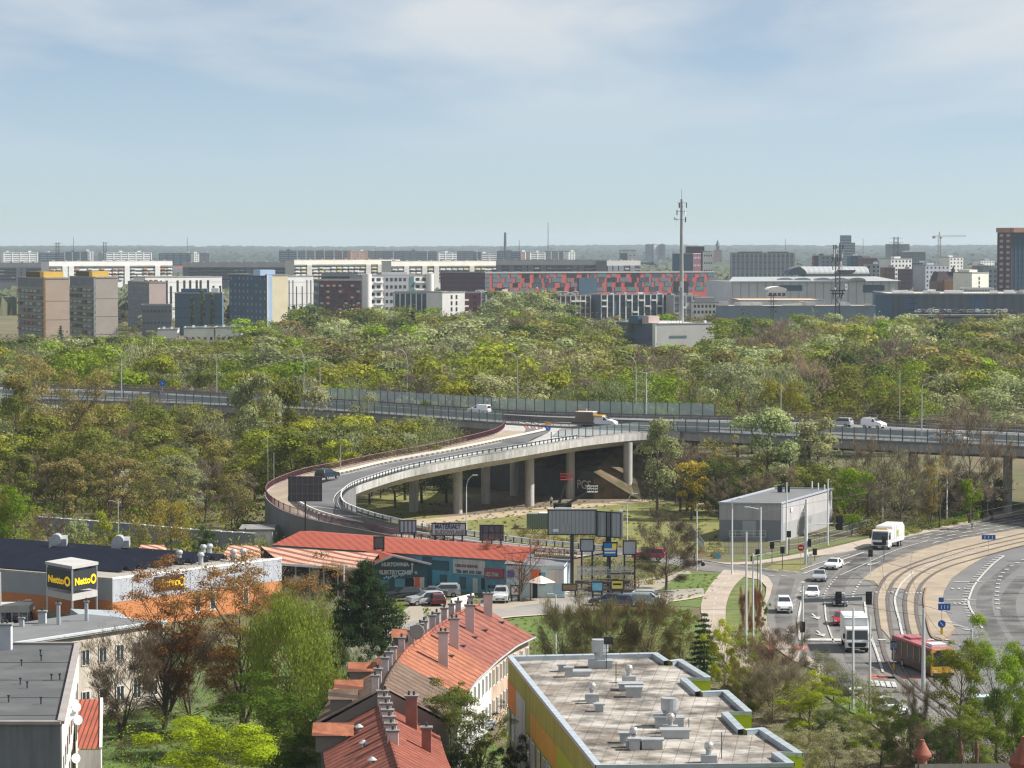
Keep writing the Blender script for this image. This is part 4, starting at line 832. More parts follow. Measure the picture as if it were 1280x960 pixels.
B = Blk('shopping_hall', 'low hall with a flat tan roof in front of the arches', 924, 1030, 1450, 0, 60, 376, c('tan_wall', (.45, .38, .32)), mroof=c('tan_roof', (.5, .37, .27)), par=.4); B.panel('u', 0, 1.02, B.h-2.5, B.h-.2, white, .4, 'fascia')
B = Blk('shopping_hall', 'small white vaulted hall with windows at the left of the shopping centre', 960, 982, 1520, 0, 16, 363, whitew, par=0); vault('barrel_roof', 958, 984, 1520, 363, 358.5, 18, white, B.t, 'y'); B.windows('u', 4, 1, 1.6, 1.6, winm, fl=4)
B = Blk('shopping_hall', 'dark arched hall roof between trees left of the shopping centre', 921, 962, 1760, 0, 30, 362, dgrey, par=0); vault('barrel_roof', 920, 963, 1758, 362, 349.5, 34, MATS['wall_slate_arch'], B.t, 'y')
B = Blk('shopping_hall', 'grey-blue low building in front of the tan roofed hall', 900, 1094, 1380, 0, 30, 383, c('bluegrey_front', (.2, .26, .32)), mroof=c('gravel_roof', (.5, .47, .43)), par=.4)
for i in range(14): B.roofbox(rng.random(), rng.uniform(.2, .8), rng.uniform(2, 6), 3, rng.uniform(.8, 2), rng.choice([white, pale, greyw, steel]), 'roof_unit')
B = Blk('shopping_hall', 'long dark grey clad wall of the shopping centre at the right', 1110, 1330, 1400, -1, 70, 368, stripe_mat('dark_cladding', (.085, .1, .115), (.1, .115, .13), (1, 0, 0), 4, .5), navy, c('parking_deck', (.42, .4, .37)), par=.5)
B.panel('u', -.08, .02, 0, B.h-.1, navy, .8, 'dark_corner'); B.panel('u', .085, .17, 0, B.h-1, navy, .3, 'glass_bay'); B.panel('u', .47, .55, 0, B.h-1, navy, .3, 'glass_bay'); B.panel('u', .13, 1.0, B.h-11.2, B.h-10.6, whitew, .4, 'canopy'); B.panel('u', .1, 1, 0, B.h-11.5, black, .1, 'undercroft')
for i in range(16): B.roofbox(rng.random(), rng.uniform(.1, .5), rng.uniform(2, 5), 3, rng.uniform(1, 2.2), rng.choice([white, white, pale, steel]), 'roof_unit')
B = Blk('shopping_hall', 'white dome-topped pavilion on the parking roof', 1141, 1167, 1480, 0, 12, 363.5, whitew); B.windows('u', 6, 1, 1.2, 1.4, tealw, fl=4)
B = Blk('brick_house', 'ornate brick building with steep dark mansard roof', 1170, 1196, 1850, 5, 20, 352, c('ornate_brick', (.2, .13, .1)), par=0)
p = [B.C, B.C+B.u*B.ul, B.C+B.u*B.ul+B.v*20, B.C+B.v*20]; q = [a_.lerp(sum(p, Vector())/4, .3) for a_ in p]; bb = MB()
for i in range(4): bb.quad(p[i]+dz*B.h, p[(i+1)%4]+dz*B.h, q[(i+1)%4]+dz*(B.h+6), q[i]+dz*(B.h+6))
bb.poly([a_+dz*(B.h+6) for a_ in q]); bb.build('roof', c('mansard', (.06, .045, .05)), B.t); B.windows('u', 6, 2, 1, 1.6, winm); MB().cyl((q[1].x, q[1].y), 1.6, B.h+5, B.h+10, 8, .1).build('turret', MATS['wall_mansard'], B.t)
B = Blk('brick_house', 'peach gabled wing of the ornate brick building', 1195, 1214, 1840, 30, 18, 350, peach, par=0); B.windows('u', 4, 3, 1, 1.6, winm)
for f_ in (.25, .65):
    p = B.C+B.u*B.ul*f_; bb = MB(); bb.poly([p+dz*B.h+Vector((-2.5, 0, 0)), p+dz*B.h+Vector((2.5, 0, 0)), p+dz*(B.h+5)]); bb.poly([p+dz*B.h+Vector((-2.5, 3, 0)), p+dz*B.h+Vector((2.5, 3, 0)), p+dz*(B.h+5)+Vector((0, 3, 0))]); bb.quad(p+dz*B.h+Vector((-2.5, 0, 0)), p+dz*(B.h+5), p+dz*(B.h+5)+Vector((0, 3, 0)), p+dz*B.h+Vector((-2.5, 3, 0))); bb.quad(p+dz*B.h+Vector((2.5, 0, 0)), p+dz*(B.h+5), p+dz*(B.h+5)+Vector((0, 3, 0)), p+dz*B.h+Vector((2.5, 3, 0))); bb.build('gable', peach, B.t)
B = Blk('apartment_block', 'bright white building with a column of three small windows', 1214, 1235, 1800, 35, 16, 341.5, c('bright_white', (.8, .78, .7))); B.roofbox(.3, .5, 6.4, 10, 2, MATS['wall_bright_white'], 'stair_box')
for k in range(3): B.panel('u', .4, .47, B.h-4-2.6*k, B.h-2.2-2.6*k, winm, .06, 'window')
B = Blk('pavilion', 'low white and teal round-cornered pavilion before the white building', 1204, 1241, 1560, 0, 14, 362, tealw, par=.9); B.fins('u', 10, .5, white, .3)
# crane
Zc = 3300; xc = XY(1173, Zc); cr_ = thing('tower_crane', 'yellow tower crane on the horizon with long horizontal jib', 'crane', (xc, Zc, 0)); cm_ = c('crane_ochre', (.35, .27, .18))
zj = topz(295.5, Zc)
def lattice(P, Q, wd, m_, root, nm, n):
    P = Vector(P); Q = Vector(Q); b = MB(); d = (Q-P).normalized(); a_ = d.cross(Vector((0, 1, 0)) if abs(d.y) < .9 else Vector((0, 0, 1))).normalized()*wd/2; e_ = d.cross(a_).normalized()*wd/2; t_ = wd*.1
    cs = [a_+e_, a_-e_, -a_-e_, -a_+e_]
    for s_ in cs: b.bar(P+s_, Q+s_, t_, t_)
    for i in range(n):
        for k in range(4):
            b.bar(P.lerp(Q, i/n)+cs[k], P.lerp(Q, (i+1)/n)+cs[(k+1)%4], t_*.8, t_*.8)
    return b.build(nm, m_, root)
lattice((xc, Zc, 0), (xc, Zc, zj), 2.6, cm_, cr_, 'mast', 16); lattice((xc-7, Zc, zj), (xc+29, Zc, zj+.6), 1.8, cm_, cr_, 'jib', 16); put('counterweight', (3, 2, 2.4), greyw, cr_, (xc-6, Zc, zj-1)); put('cab', (2, 2, 2.2), pale, cr_, (xc+1.5, Zc, zj-1.5)); MB().tube([(xc, Zc, zj), (xc, Zc, zj+5)], .6, 4).build('apex', cm_, cr_)
# lattice telecom tower, pylons, thin masts
Zt = 1340; xt = XY(1046.5, Zt); tt = thing('telecom_tower', 'lattice telecom tower crowded with antennas before the shopping centre', 'tower', (xt, Zt, 0)); zt = topz(306, Zt)
lattice((xt, Zt, 0), (xt, Zt, zt), 1.9, steel_d, tt, 'lattice', 24)
for k in range(26):
    a0 = k*2.4; zz_ = zt-1-(k % 6)*1.8 if k < 18 else topz(362, Zt)-(k % 4)*1.6; put('antenna', (.45, .4, 2.0), [steel_d, greyw, pale][k % 3], tt, (xt+2.2*math.cos(a0), Zt+2.2*math.sin(a0), zz_), a0)
for k, y_ in enumerate((363, 367)): put('platform', (6.5-k, 5, .5), steel_d, tt, (xt, Zt, topz(y_, Zt)))
for k in range(2): MB().tube([(xt+3, Zt-2, topz(360, Zt)+k), (xt+3.5, Zt-2.8, topz(360, Zt)+k)], .9, 12).build('dish', greyw, tt)
for lb, x_, Z_, yt, w_ in (('slim pylon in front of the tan roofed hall', 965, 1330, 367, 1.2), ('slim pylon before the dark cladding wall', 1140, 1320, 370, 1.2), ('lattice pylon on the horizon above the office blocks', 1119, 3600, 296, 5), ('lattice mast at the far left above the slab blocks', 73, 4200, 303, 4), ('lattice mast above the white far blocks on the left', 132, 4600, 302.5, 4)):
    X_ = XY(x_, Z_); t_ = thing('pylon', lb, 'pylon', (X_, Z_, 0)); z_ = topz(yt, Z_); lattice((X_, Z_, 0), (X_, Z_, z_), w_, steel_d, t_, 'lattice', 12)
    for h_ in (.97, .88, .78): put('cross_arm', (w_*3.4, .3, .3), steel_d, t_, (X_, Z_, z_*h_))
for lb, x_, Z_, yt, r_ in (('needle-thin tall mast on the horizon left of centre', 685, 7000, 278, 1.2), ('thin mast beside the tall chimney', 649, 6500, 300, 1.0), ('faint thin mast on the horizon far left', 235, 7500, 296, 1.0), ('faint thin mast above the twin towers', 93, 7500, 296, 1.0), ('faint thin mast on the horizon above the dark roofed block', 981, 7500, 298, 1.0), ('faint thin mast right of the stepped glass tower', 1078, 7500, 298, 1.0)):
    X_ = XY(x_, Z_); tag(MB().tube([(X_, Z_, 0), (X_, Z_, topz(yt, Z_))], [r_*1.3, r_*.5], 6).build('thin_mast', steel_d), lb, 'mast')
X_ = XY(631.5, 5200); t_ = thing('chimney_stack', 'tall dark industrial chimney with white plant beside it on the horizon', 'chimney', (X_, 5200, 0)); MB().tube([(X_, 5200, 0), (X_, 5200, topz(290.5, 5200))], [3.2, 2.0], 12).build('stack', c('stack_dark', (.12, .1, .12)), t_); put('silo', (5, 5, 42), white, t_, (X_-7, 5200, 21)); put('plant', (12, 8, 36), greyw, t_, (X_+6, 5200, 18))
# scatter of small far houses
hr = random.Random(11); roofc = [c('roof_red', (.3, .13, .1)), c('roof_brown', (.16, .11, .09)), c('roof_slate', (.13, .14, .16))]; hw = [whitew, cream, pale, peach]
hs = []
for k in range(3):
    r0 = roofc[k]; w0 = hw[k]; t_ = thing('small_house', 'x', 'house', (0, 0, 0), 0, 'small far houses among trees'); MB().box((0, 0, 3.5), (11, 9, 7)).build('wall', w0, t_, False)
    b = MB(); b.quad((-6,-5,6.9),(6,-5,6.9),(6,0,10.5),(-6,0,10.5)); b.quad((6,5,6.9),(-6,5,6.9),(-6,0,10.5),(6,0,10.5)); b.quad((-5.5,-4.5,6.9),(-5.5,4.5,6.9),(-5.5,0,10.4),(-5.5,0,10.4)) ; b.build('roof', r0, t_, False); hs.append((t_, ['red-brown', 'dark brown', 'slate'][k]))
nn = {}; used = set()
for i in range(70):
    k = hr.randrange(3); Z_ = hr.uniform(2300, 4600); x_ = hr.choice([hr.uniform(790, 1250)]*4+[hr.uniform(200, 345)])
    loc = (XY(x_, Z_), Z_, 0)
    if k not in used: o_ = hs[k][0]; used.add(k); o_.location = loc; o_.rotation_euler = (0, 0, hr.uniform(-.6, .6))
    else: o_ = dup(hs[k][0], loc, hr.uniform(-.6, .6), scale=hr.uniform(.9, 1.6))
    o_['group'] = 'small far houses with %s roofs' % hs[k][1]; reg(o_, 'far %s-roofed house' % hs[k][1])
# hills and far forest
def canopy(name, y0, y1, hx, ny, nx, base, amp, seed, m_, edge=None, cell=10):
    r = np.random.RandomState(seed); ys = np.linspace(y0, y1, ny); us = np.linspace(-1, 1, nx)
    X = us[None, :]*(ys[:, None]*.19+hx); Y = np.repeat(ys[:, None], nx, 1); X = X+r.uniform(-.4, .4, X.shape)*(X[0, 1]-X[0, 0]); Y = Y+r.uniform(-.4, .4, Y.shape)*(ys[1]-ys[0])
    Zz = base(X, Y)+amp*r.uniform(0, 1, X.shape)**1.5
    v = np.stack([X, Y, Zz], -1).reshape(-1, 3); i = np.arange((ny-1)*(nx-1)); rr, cc = i//(nx-1), i % (nx-1); a = rr*nx+cc
    me = bpy.data.meshes.new(name); me.from_pydata([tuple(q) for q in v], [], [(int(q), int(q+1), int(q+nx+1), int(q+nx)) for q in a]); me.materials.append(m_); o = bpy.data.objects.new(name, me); COL.objects.link(o); return o
ffm = mat('far_forest', (.026, .042, .036), 1, .45, .012, tint=((.05, .06, .04), .006, .45, .65))
def hillz(X, Y): return np.clip((Y-5200)/6500, 0, 1)*(19+3*np.sin(X/900.+Y/2100.)+2*np.sin(X/310.))
def fmask(X, Y):
    s = np.sin(X/170.+1.3)*np.sin(Y/230.)+.6*np.sin(X/71.+Y/190.)+.4*np.sin(X/37.-Y/83.); return s
tag(canopy('distant_hills', 5000, 13000, 300, 60, 300, lambda X, Y: hillz(X, Y)+8*(fmask(X, Y) > -.5), 9, 3, ffm), kind='structure')
tag(canopy('distant_trees', 1750, 5000, 40, 300, 260, lambda X, Y: np.where(fmask(X*1.5, Y*1.1) > -.1, 6, -14), 8, 5, mat('distant_foliage', (.06, .08, .035), 1, .5, .03, tint=((.1, .09, .055), .012, .45, .65))), kind='stuff')
# ================================================================ near buildings
def V3(p, z): return Vector((p.x, p.y, z))
def poly_house(name, label, pts, z1, m, mroof, cat='building', par=None, z0=0.0):
    t_ = thing(name, label, cat, (pts[0].x, pts[0].y, 0)); b = MB(); b.prism([(p.x, p.y) for p in pts], z0, z1, top=False); b.build('wall', m, t_)
    b = MB(); P = [V3(p, z1) for p in pts]; b.poly(P); b.build('roof', mroof, t_); return t_
def wpart(t_, nm, A, B, f0, f1, z0, z1, m, proud=.06, th=.12, flip=False):
    """a flat piece on the wall running from A to B"""
    d = Vector((B.x-A.x, B.y-A.y, 0)); L = d.length; d.normalize(); n = Vector((d.y, -d.x, 0)); n = -n if flip else n
    c_ = Vector((A.x, A.y, 0))+d*L*(f0+f1)/2+n*(proud-th/2)+Vector((0, 0, (z0+z1)/2)); o = bpy.data.objects.new(nm, unit_box(nm, (round(L*(f1-f0), 2), th, round(z1-z0, 2)), m)); COL.objects.link(o); o.parent = t_; o.location = c_-t_.location; o.rotation_euler = (0, 0, math.atan2(d.y, d.x)); return o
def window(t_, A, B, f, w_, z0, z1, fm=white, gm_=winm, proud=.05, nm='window'):
    L = (Vector((B.x, B.y, 0))-Vector((A.x, A.y, 0))).length; fr_ = wpart(t_, nm, A, B, f-w_/2/L, f+w_/2/L, z0, z1, gm_, proud); ang = fr_.rotation_euler.z
    k = ('wframe', round(w_, 2), round(z1-z0, 2), fm.name)
    if k not in PARTMESH:
        b = MB(); h = z1-z0; t2 = .07
        for x_ in (-w_/2+t2/2, 0, w_/2-t2/2): b.box((x_, -.07, 0), (t2, .05, h))
        for z_ in (-h/2+t2/2, h/2-t2/2): b.box((0, -.072, z_), (w_, .05, t2))
        o = b.build('window_frame', fm); PARTMESH[k] = o.data; bpy.data.objects.remove(o)
    o = bpy.data.objects.new('window_frame', PARTMESH[k]); COL.objects.link(o); o.parent = fr_; return fr_

# ---- flat-roofed green and yellow building
zr_ = 11.0
gp = [(635,821),(821,817),(836,827),(851,825),(888.5,848),(857,848.5),(876,865.5),(909,864),(939.5,891),(909,891),(930,913),(954,911),(1003,943),(972,941),(992,955.5),(745,958)]
G = [W(x, y, zr_) for x, y in gp]
lime = mat('lime_render', (.36, .42, .02), .85, .08, .3); olive_w = mat('yellow_green_render', (.36, .34, .06), .85, .1, .3); ocre = mat('ochre_render', (.55, .3, .04), .85, .08, .3); orng = mat('orange_render', (.6, .2, .03), .85, .08, .3); offw = mat('offwhite_render', (.55, .53, .5), .85, .08, .3)
rfm = mat('roof_bitumen', (.23, .2, .168), .95, .25, .5, tint=((.46, .435, .4), .22, .4, .58)); t = rfm.node_tree; bs = t.nodes['Principled BSDF']; src = bs.inputs['Base Color'].links[0].from_socket
br = N(t, 'ShaderNodeTexBrick'); br.inputs['Scale'].default_value = 1; br.inputs['Brick Width'].default_value = 2.0; br.inputs['Row Height'].default_value = 1.1; br.inputs['Mortar Size'].default_value = .035; br.inputs['Mortar Smooth'].default_value = .4; br.offset = 0
br.inputs['Color1'].default_value = (1, 1, 1, 1); br.inputs['Color2'].default_value = (.84, .82, .8, 1); br.inputs['Mortar'].default_value = (.5, .45, .42, 1)
tcn = N(t, 'ShaderNodeTexCoord'); mpn = N(t, 'ShaderNodeMapping'); mpn.inputs['Rotation'].default_value = (0, 0, math.atan2(G[15].y-G[0].y, G[15].x-G[0].x)); t.links.new(tcn.outputs['Object'], mpn.inputs[0]); t.links.new(mpn.outputs[0], br.inputs['Vector'])
ns_ = N(t, 'ShaderNodeTexNoise'); ns_.inputs['Scale'].default_value = .3; ns_.inputs['Detail'].default_value = 7; ns_.inputs['Roughness'].default_value = .65; t.links.new(tcn.outputs['Object'], ns_.inputs['Vector']); rr_ = N(t, 'ShaderNodeMapRange'); rr_.inputs['From Min'].default_value = .44; rr_.inputs['From Max'].default_value = .6; rr_.inputs['To Min'].default_value = 1; rr_.inputs['To Max'].default_value = .38; t.links.new(ns_.outputs['Fac'], rr_.inputs[0])
mu_ = N(t, 'ShaderNodeVectorMath', operation='MULTIPLY'); t.links.new(src, mu_.inputs[0]); t.links.new(br.outputs['Color'], mu_.inputs[1]); sc_ = N(t, 'ShaderNodeVectorMath', operation='SCALE'); t.links.new(mu_.outputs[0], sc_.inputs[0]); t.links.new(rr_.outputs[0], sc_.inputs['Scale']); t.links.new(sc_.outputs[0], bs.inputs['Base Color'])
gb = thing('flat_roofed_building', 'long lime green and yellow building with stepped flat grey roof at the bottom', 'building', (G[0].x, G[0].y, 0))
b = MB(); n_ = len(G)
for i in range(n_):
    a_, c_ = G[i], G[(i+1) % n_]; b.cm = 1 if i == n_-1 else 0; b.quad(V3(a_, 0), V3(c_, 0), c_, a_)
b.build('wall', [lime, olive_w], gb)
MB().poly([p-dz*.35 for p in G]).build('roof', rfm, gb)
cap = mat('zinc_capping', (.38, .43, .47), .5, .15, .9, metal=.2)
b = MB()
for i in range(n_):
    a_, c_ = G[i], G[(i+1) % n_]; d = (c_-a_); L = d.length; d.normalize(); inn = Vector((-d.y, d.x, 0)); k = max(1, int(L/1.6))
    mid = (a_+c_)/2+inn*.5
    if not inpoly(mid.x, mid.y, [(p.x, p.y) for p in G]): inn = -inn
    for j in range(k):
        p, q = a_.lerp(c_, j/k), a_.lerp(c_, (j+.97)/k); wd = .48 if i == n_-1 or (c_-a_).length > 4 else .36
        b.quad(p+dz*.12-inn*.08, q+dz*.12-inn*.08, q+dz*.06+inn*wd, p+dz*.06+inn*wd)
    b.quad(a_-inn*.08+dz*.12, c_-inn*.08+dz*.12, c_-inn*.08-dz*.2, a_-inn*.08-dz*.2); b.quad(a_+inn*.5+dz*.05, c_+inn*.5+dz*.05, c_+inn*.5-dz*.36, a_+inn*.5-dz*.36)
b.build('parapet_capping', cap, gb)
A, B = G[0], G[15]; Lw = (B-A).length
for f0, f1, z0, z1, m_ in ((.0, .12, 6.4, 8.9, orng), (.0, .1, 0, 2.6, ocre), (.12, .24, 0, 8.9, offw), (.3, .62, 6.6, 8.6, ocre), (.36, .7, 2.9, 3.9, ocre), (.62, .8, 6.6, 8.8, lime), (.8, .98, 6.6, 8.8, orng), (.44, .6, 0, 2.6, orng)): wpart(gb, 'facade_panel', A, B, f0, f1, z0, z1, m_, .04)
for k in range(15):
    f = .02+k*.066
    if .13 < f < .22: continue
    for z0 in (3.9, .9): window(gb, A, B, f, 1.7, z0, z0+2.4, white, winb, .08)
    if k % 3 == 1: wpart(gb, 'pilaster', A, B, f+.022, f+.034, 0, 6.4, offw, .1)
for i in (4, 8, 12, 14):
    a_, c_ = G[i], G[i+1] if i+1 < n_ else G[0]
    if i in (4, 8, 12):
        a_, c_ = G[i+1], G[i]; window(gb, a_, c_, .6, 1.2, 7, 9, white, winm, .06)
zinc = mat('duct_zinc', (.42, .44, .45), .45, .15, 1, metal=.35)
def onroof(px, py): return W(px, py, zr_-.34)
def rbox(px, py, w_, d_, h, nm='roof_vent', cap_=True):
    p = onroof(px, py); b = MB(); b.box((p.x, p.y, p.z+h/2), (w_, d_, h))
    if cap_: b.box((p.x, p.y, p.z+h+.06), (w_+.25, d_+.25, .12))
    b.build(nm, zinc, gb)
def turb(px, py, base=(1.2, .9, .6), r_=.36):
    p = onroof(px, py); b = MB(); b.box((p.x, p.y, p.z+base[2]/2), base); b.cyl((p.x, p.y), r_*.6, p.z+base[2], p.z+base[2]+.35, 10); b.build('vent_base', zinc, gb)
    z_ = p.z+base[2]+.3; b = MB(); b.tube([(p.x, p.y, z_+r_*2*q) for q in (0, .1, .3, .5, .7, .9, 1)], [r_*x for x in (.55, .8, .98, 1, .95, .7, .2)], 14); b.build('turbine_cowl', mat('cowl_steel', (.5, .48, .46), .3, .3, 8, metal=.6), gb)
def tank(px, py, r_, h, zb):
    p = onroof(px, py); b = MB(); b.box((p.x, p.y, p.z+.35), (2.2, 1.6, .7)); b.box((p.x, p.y, p.z+.9), (1.0, .9, .6)); b.build('vent_base', zinc, gb); b = MB(); b.cyl((p.x, p.y), r_*.55, p.z+zb-.5, p.z+zb, 14, r_); b.tube([(p.x, p.y, p.z+zb), (p.x, p.y, p.z+zb+h)], r_, 18, False); b.tube([(p.x, p.y, p.z+zb+h-.05), (p.x, p.y, p.z+zb+h-.04)], r_*.97, 18); b.build('vent_drum', zinc, gb)
tank(750, 834, .78, 1.1, 1.5); tank(837, 908, .72, .95, 1.4)
for x, y, w_, d_, h in ((702,839,.6,.6,.55),(711,846,.7,.7,.8),(726,844,1.7,1.5,.35),(788,862,2.0,1.4,.5),(792,871,1.3,.9,.8),(749,889,.7,.6,.55),(781,928,.8,.7,.7),(793,937,.8,.7,.8),(815,936,1.6,.9,.7),(844,922,2.2,1.2,.6),(828,908,1.2,1.8,.8),(845,908,1.1,1.2,.7),(739,879,.8,.6,.7)): rbox(x, y, w_, d_, h)
for x, y in ((786,853),(740,876),(792,934),(838,916),(886,953)): turb(x, y)
for px_, py_, h in ((758,836,7.0),(861,918,1.2),(902,948,2.0),(770,858,2.2)):
    p = onroof(px_, py_); b = MB(); b.tube([(p.x, p.y, p.z), (p.x, p.y, p.z+h)], .035, 5)
    if h > 3:
        for q in range(7): b.box((p.x+.35, p.y, p.z+1.9+q*.12), (1.2-.1*q, .03, .03)); 
        b.box((p.x+.2, p.y+.1, p.z+2.6), (.9, .03, .7))
    b.build('aerial', steel_d, gb)
for px_ in ((758,836),): 
    p = onroof(*px_); b = MB()
    for q in range(8): b.box((p.x+.25+q*.13, p.y, p.z+3.2-.02*q), (.02, .9-.07*q, .02)); b.box((p.x+.7, p.y, p.z+3.2), (1.3, .03, .03))
    b.build('aerial', steel, gb)

# ---- curved tiled terrace
def tile(nm, c1, c2, period=1.9): return stripe_mat(nm, c1, c2, (.15, .99, 0), period, .74, .85, var=.3)
tR = tile('tile_red', (.26, .088, .062), (.12, .042, .034)); tO = tile('tile_orange', (.34, .125, .068), (.17, .06, .036)); tB = tile('tile_old', (.16, .105, .075), (.07, .05, .04)); tD = tile('tile_front', (.26, .074, .045), (.075, .026, .022), 1.5); [streak(k_, .6, (.5, .5, .5)) for k_ in (tR, tO, tB, tD)]
plast = mat('white_plaster', (.68, .66, .62), .9, .1, .4, tint=((.5, .45, .38), .3, .55, .8)); pinkp = mat('pink_plaster', (.5, .38, .29), .9, .12, .4, tint=((.34, .27, .22), .4, .5, .75)); chim = mat('chimney_plaster', (.6, .52, .52), .9, .1, 1); gab = mat('gable_shade_grey', (.2, .19, .175), .95, .15, .3)  # gab: plaster greyed, the gable's shade is put into the colour
ze, zd = 7.0, 10.3
RD = crm([W(x, y, zd) for x, y in [(598.8,756),(575,766),(561.6,774),(546,784),(531,795.5),(513.5,809),(498,827.5),(485,849),(481,860)]], 3)
def eave(P, off, z): return [V3(p, z) for p in side(P, off)]
sgn = 1 if side(RD, 1)[10].x > RD[10].x else -1
ER = eave(RD, sgn*6.3, ze); EL = eave(RD, -sgn*6.3, ze)
tt_ = thing('tiled_terrace', 'long curved terrace house with orange-red tiled roof and white wall', 'house', (RD[-1].x, RD[-1].y, 0))
NR = len(RD); cuts = [0, int(NR*.45), int(NR*.74), NR-1]
for (a_, c_), m_ in zip(zip(cuts, cuts[1:]), (tR, tO, tB)):
    b = MB(); b.strip(RD[a_:c_+1], ER[a_:c_+1]); b.strip(EL[a_:c_+1], RD[a_:c_+1]); b.strip(ER[a_:c_+1], [p-dz*.2 for p in ER[a_:c_+1]]); b.build('roof', m_, tt_)
    b = MB(); q = [p+dz*.06 for p in RD[a_:c_+1]]; b.tube(q, .16, 6); b.build('ridge', m_, tt_)
    b = MB(); e = [p-dz*.05 for p in ER[a_:c_+1]]; b.tube(side(e, sgn*.12), .1, 6); b.build('gutter', zinc, tt_)
WR = eave(RD, sgn*5.7, ze+.3); WL = eave(RD, -sgn*5.7, ze+.3); k0 = int(NR*.36)
MB().strip(WR[:k0+1], [V3(p, 0) for p in WR[:k0+1]]).build('wall', pinkp, tt_); MB().strip(WR[k0:], [V3(p, 0) for p in WR[k0:]]).build('wall', plast, tt_); MB().strip(WL, [V3(p, 0) for p in WL]).build('wall', gab, tt_)
for i in (0, NR-1):
    MB().poly([V3(WR[i], 0), V3(WR[i], ze), V3(RD[i], zd-.15), V3(WL[i], ze), V3(WL[i], 0)]).build('gable', gab if i else pinkp, tt_)
for i in range(0, NR-1):
    a_, c_ = (WR[i+1], WR[i]); L = (a_-c_).length
    if L < .1: continue
    nW = max(1, round(L/2.4))
    for j in range(nW):
        for z0 in (1.0, 4.2): window(tt_, a_, c_, (j+.5)/nW, .95, z0, z0+1.75, white, winm, .05) if i % 1 == 0 else None
def chimney(root, p, w_, d_, z0, z1, m_=chim, pots=1):
    b = MB(); b.box((p.x, p.y, (z0+z1)/2), (w_, d_, z1-z0)); o = b.build('chimney', m_, root); b = MB(); b.box((p.x, p.y, z1+.08), (w_+.24, d_+.24, .16)); b.build('cap', concrete_d, o)
    b = MB()
    for q in range(pots): b.cyl((p.x+(q-(pots-1)/2)*.45, p.y), .11, z1+.16, z1+.5, 8)
    b.build('flue', steel_d, o)
def at_r(px): return min(range(NR), key=lambda k: abs(PX(RD[k])[0]-px))
for px_ in (596,586,575,566,559,552,542,535,527,514,505,499,492,486,482):
    k = at_r(px_); p = RD[k]; chimney(tt_, p+Vector((-.9, 0, 0)), .62, .62, zd-.8, zd+.85, pots=1)
for px_, off in ((600,1.6),(566,2.2),(543,2.6),(521,3.2)):
    k = at_r(px_-6); p = side(RD, sgn*off)[k]; chimney(tt_, p, .95, .75, zd-2.2, zd+1.45, pots=2)
for px_ in (588,572,556,540,528,512,500):
    k = at_r(px_); a_ = side(RD, sgn*3.0)[k]; z_ = zd-(zd-ze)*3.0/6.3; b = MB(); b.box((a_.x, a_.y, z_+.05), (.9, .6, .12), 0, 0); b.build('skylight', winm, tt_)
for px_, m_ in ((560,tR),(503,tO),(484,tR),(482,tB)):
    k = at_r(px_) if px_ != 482 else NR-4; k = {560: at_r(552), 503: at_r(505), 484: at_r(490), 482: NR-3}[px_]; a_ = side(RD, -sgn*4.0)[k]; z_ = ze+.9
    b = MB(); b.box((a_.x, a_.y, z_+.5), (2.0, 2.0, 1.3)); o = b.build('dormer', gab, tt_); b = MB(); b.quad((a_.x-1.2, a_.y-1.3, z_+1.1), (a_.x+1.5, a_.y-1.3, z_+1.1), (a_.x+1.5, a_.y, z_+1.85), (a_.x-1.2, a_.y, z_+1.85)); b.quad((a_.x-1.2, a_.y+1.3, z_+1.1), (a_.x+1.5, a_.y+1.3, z_+1.1), (a_.x+1.5, a_.y, z_+1.85), (a_.x-1.2, a_.y, z_+1.85)); b.build('dormer_roof', m_ if m_ is not tR else tO, o)
p = RD[at_r(520)]; b = MB(); b.tube([(p.x+.2, p.y-1.2, zd+1.3), (p.x+.2, p.y-1.5, zd+1.35)], [.75, .7], 16); b.build('satellite_dish', concrete_d, tt_)
# lower house in front of its gable
R2 = [Vector((-11.75, 270.5, 8.9)), Vector((-10.9, 258, 8.9)), Vector((-9.6, 244, 8.9)), Vector((-8, 226, 8.9))]; R2 = crm(R2, 4); s2 = 1 if side(R2, 1)[3].x > R2[3].x else -1
th2 = thing('tiled_house', 'lower red tiled house with a row of ridge chimneys at the bottom edge', 'house', (R2[0].x, R2[0].y, 0))
e1, e2 = eave(R2, s2*5.2, 6.2), eave(R2, -s2*5.2, 6.2)
MB().strip(R2, e1).strip(e2, R2).build('roof', tD, th2); MB().tube([p+dz*.05 for p in R2], .16, 6).build('ridge', tD, th2)
a_, c_ = side(R2, s2*4.8), side(R2, -s2*4.8); MB().strip([V3(p, 6.4) for p in a_], [V3(p, 0) for p in a_]).strip([V3(p, 6.4) for p in c_], [V3(p, 0) for p in c_]).build('wall', gab, th2)
for k in range(7): q = .04+k*.075; p = R2[0].lerp(R2[-1], q); chimney(th2, p+Vector((.1, 0, 0)), .9, .7, 8.5, 10.0-.05*k, pots=1)
p = R2[2]; chimney(th2, p+Vector((2.6, -.6, 0)), 1.0, .8, 7.0, 10.2, mat('chimney_red', (.3, .14, .11), .9, .15, 1), 2); chimney(th2, R2[5]+Vector((3.4, 0, 0)), .8, .8, 6.6, 9.0, mat('chimney_red', (.3, .14, .11)), 1)
for q, dx_ in ((.3, -2.3), (.55, -2.2), (.8, -1.8)): p = R2[0].lerp(R2[-1], q*.75); b = MB(); b.tube([(p.x+dx_, p.y, 7.4), (p.x+dx_, p.y, 8.2)], .14, 8); b.tube([(p.x+dx_, p.y, 8.2), (p.x+dx_, p.y, 8.45)], [.42, .1], 10); b.build('roof_vent', steel, th2)
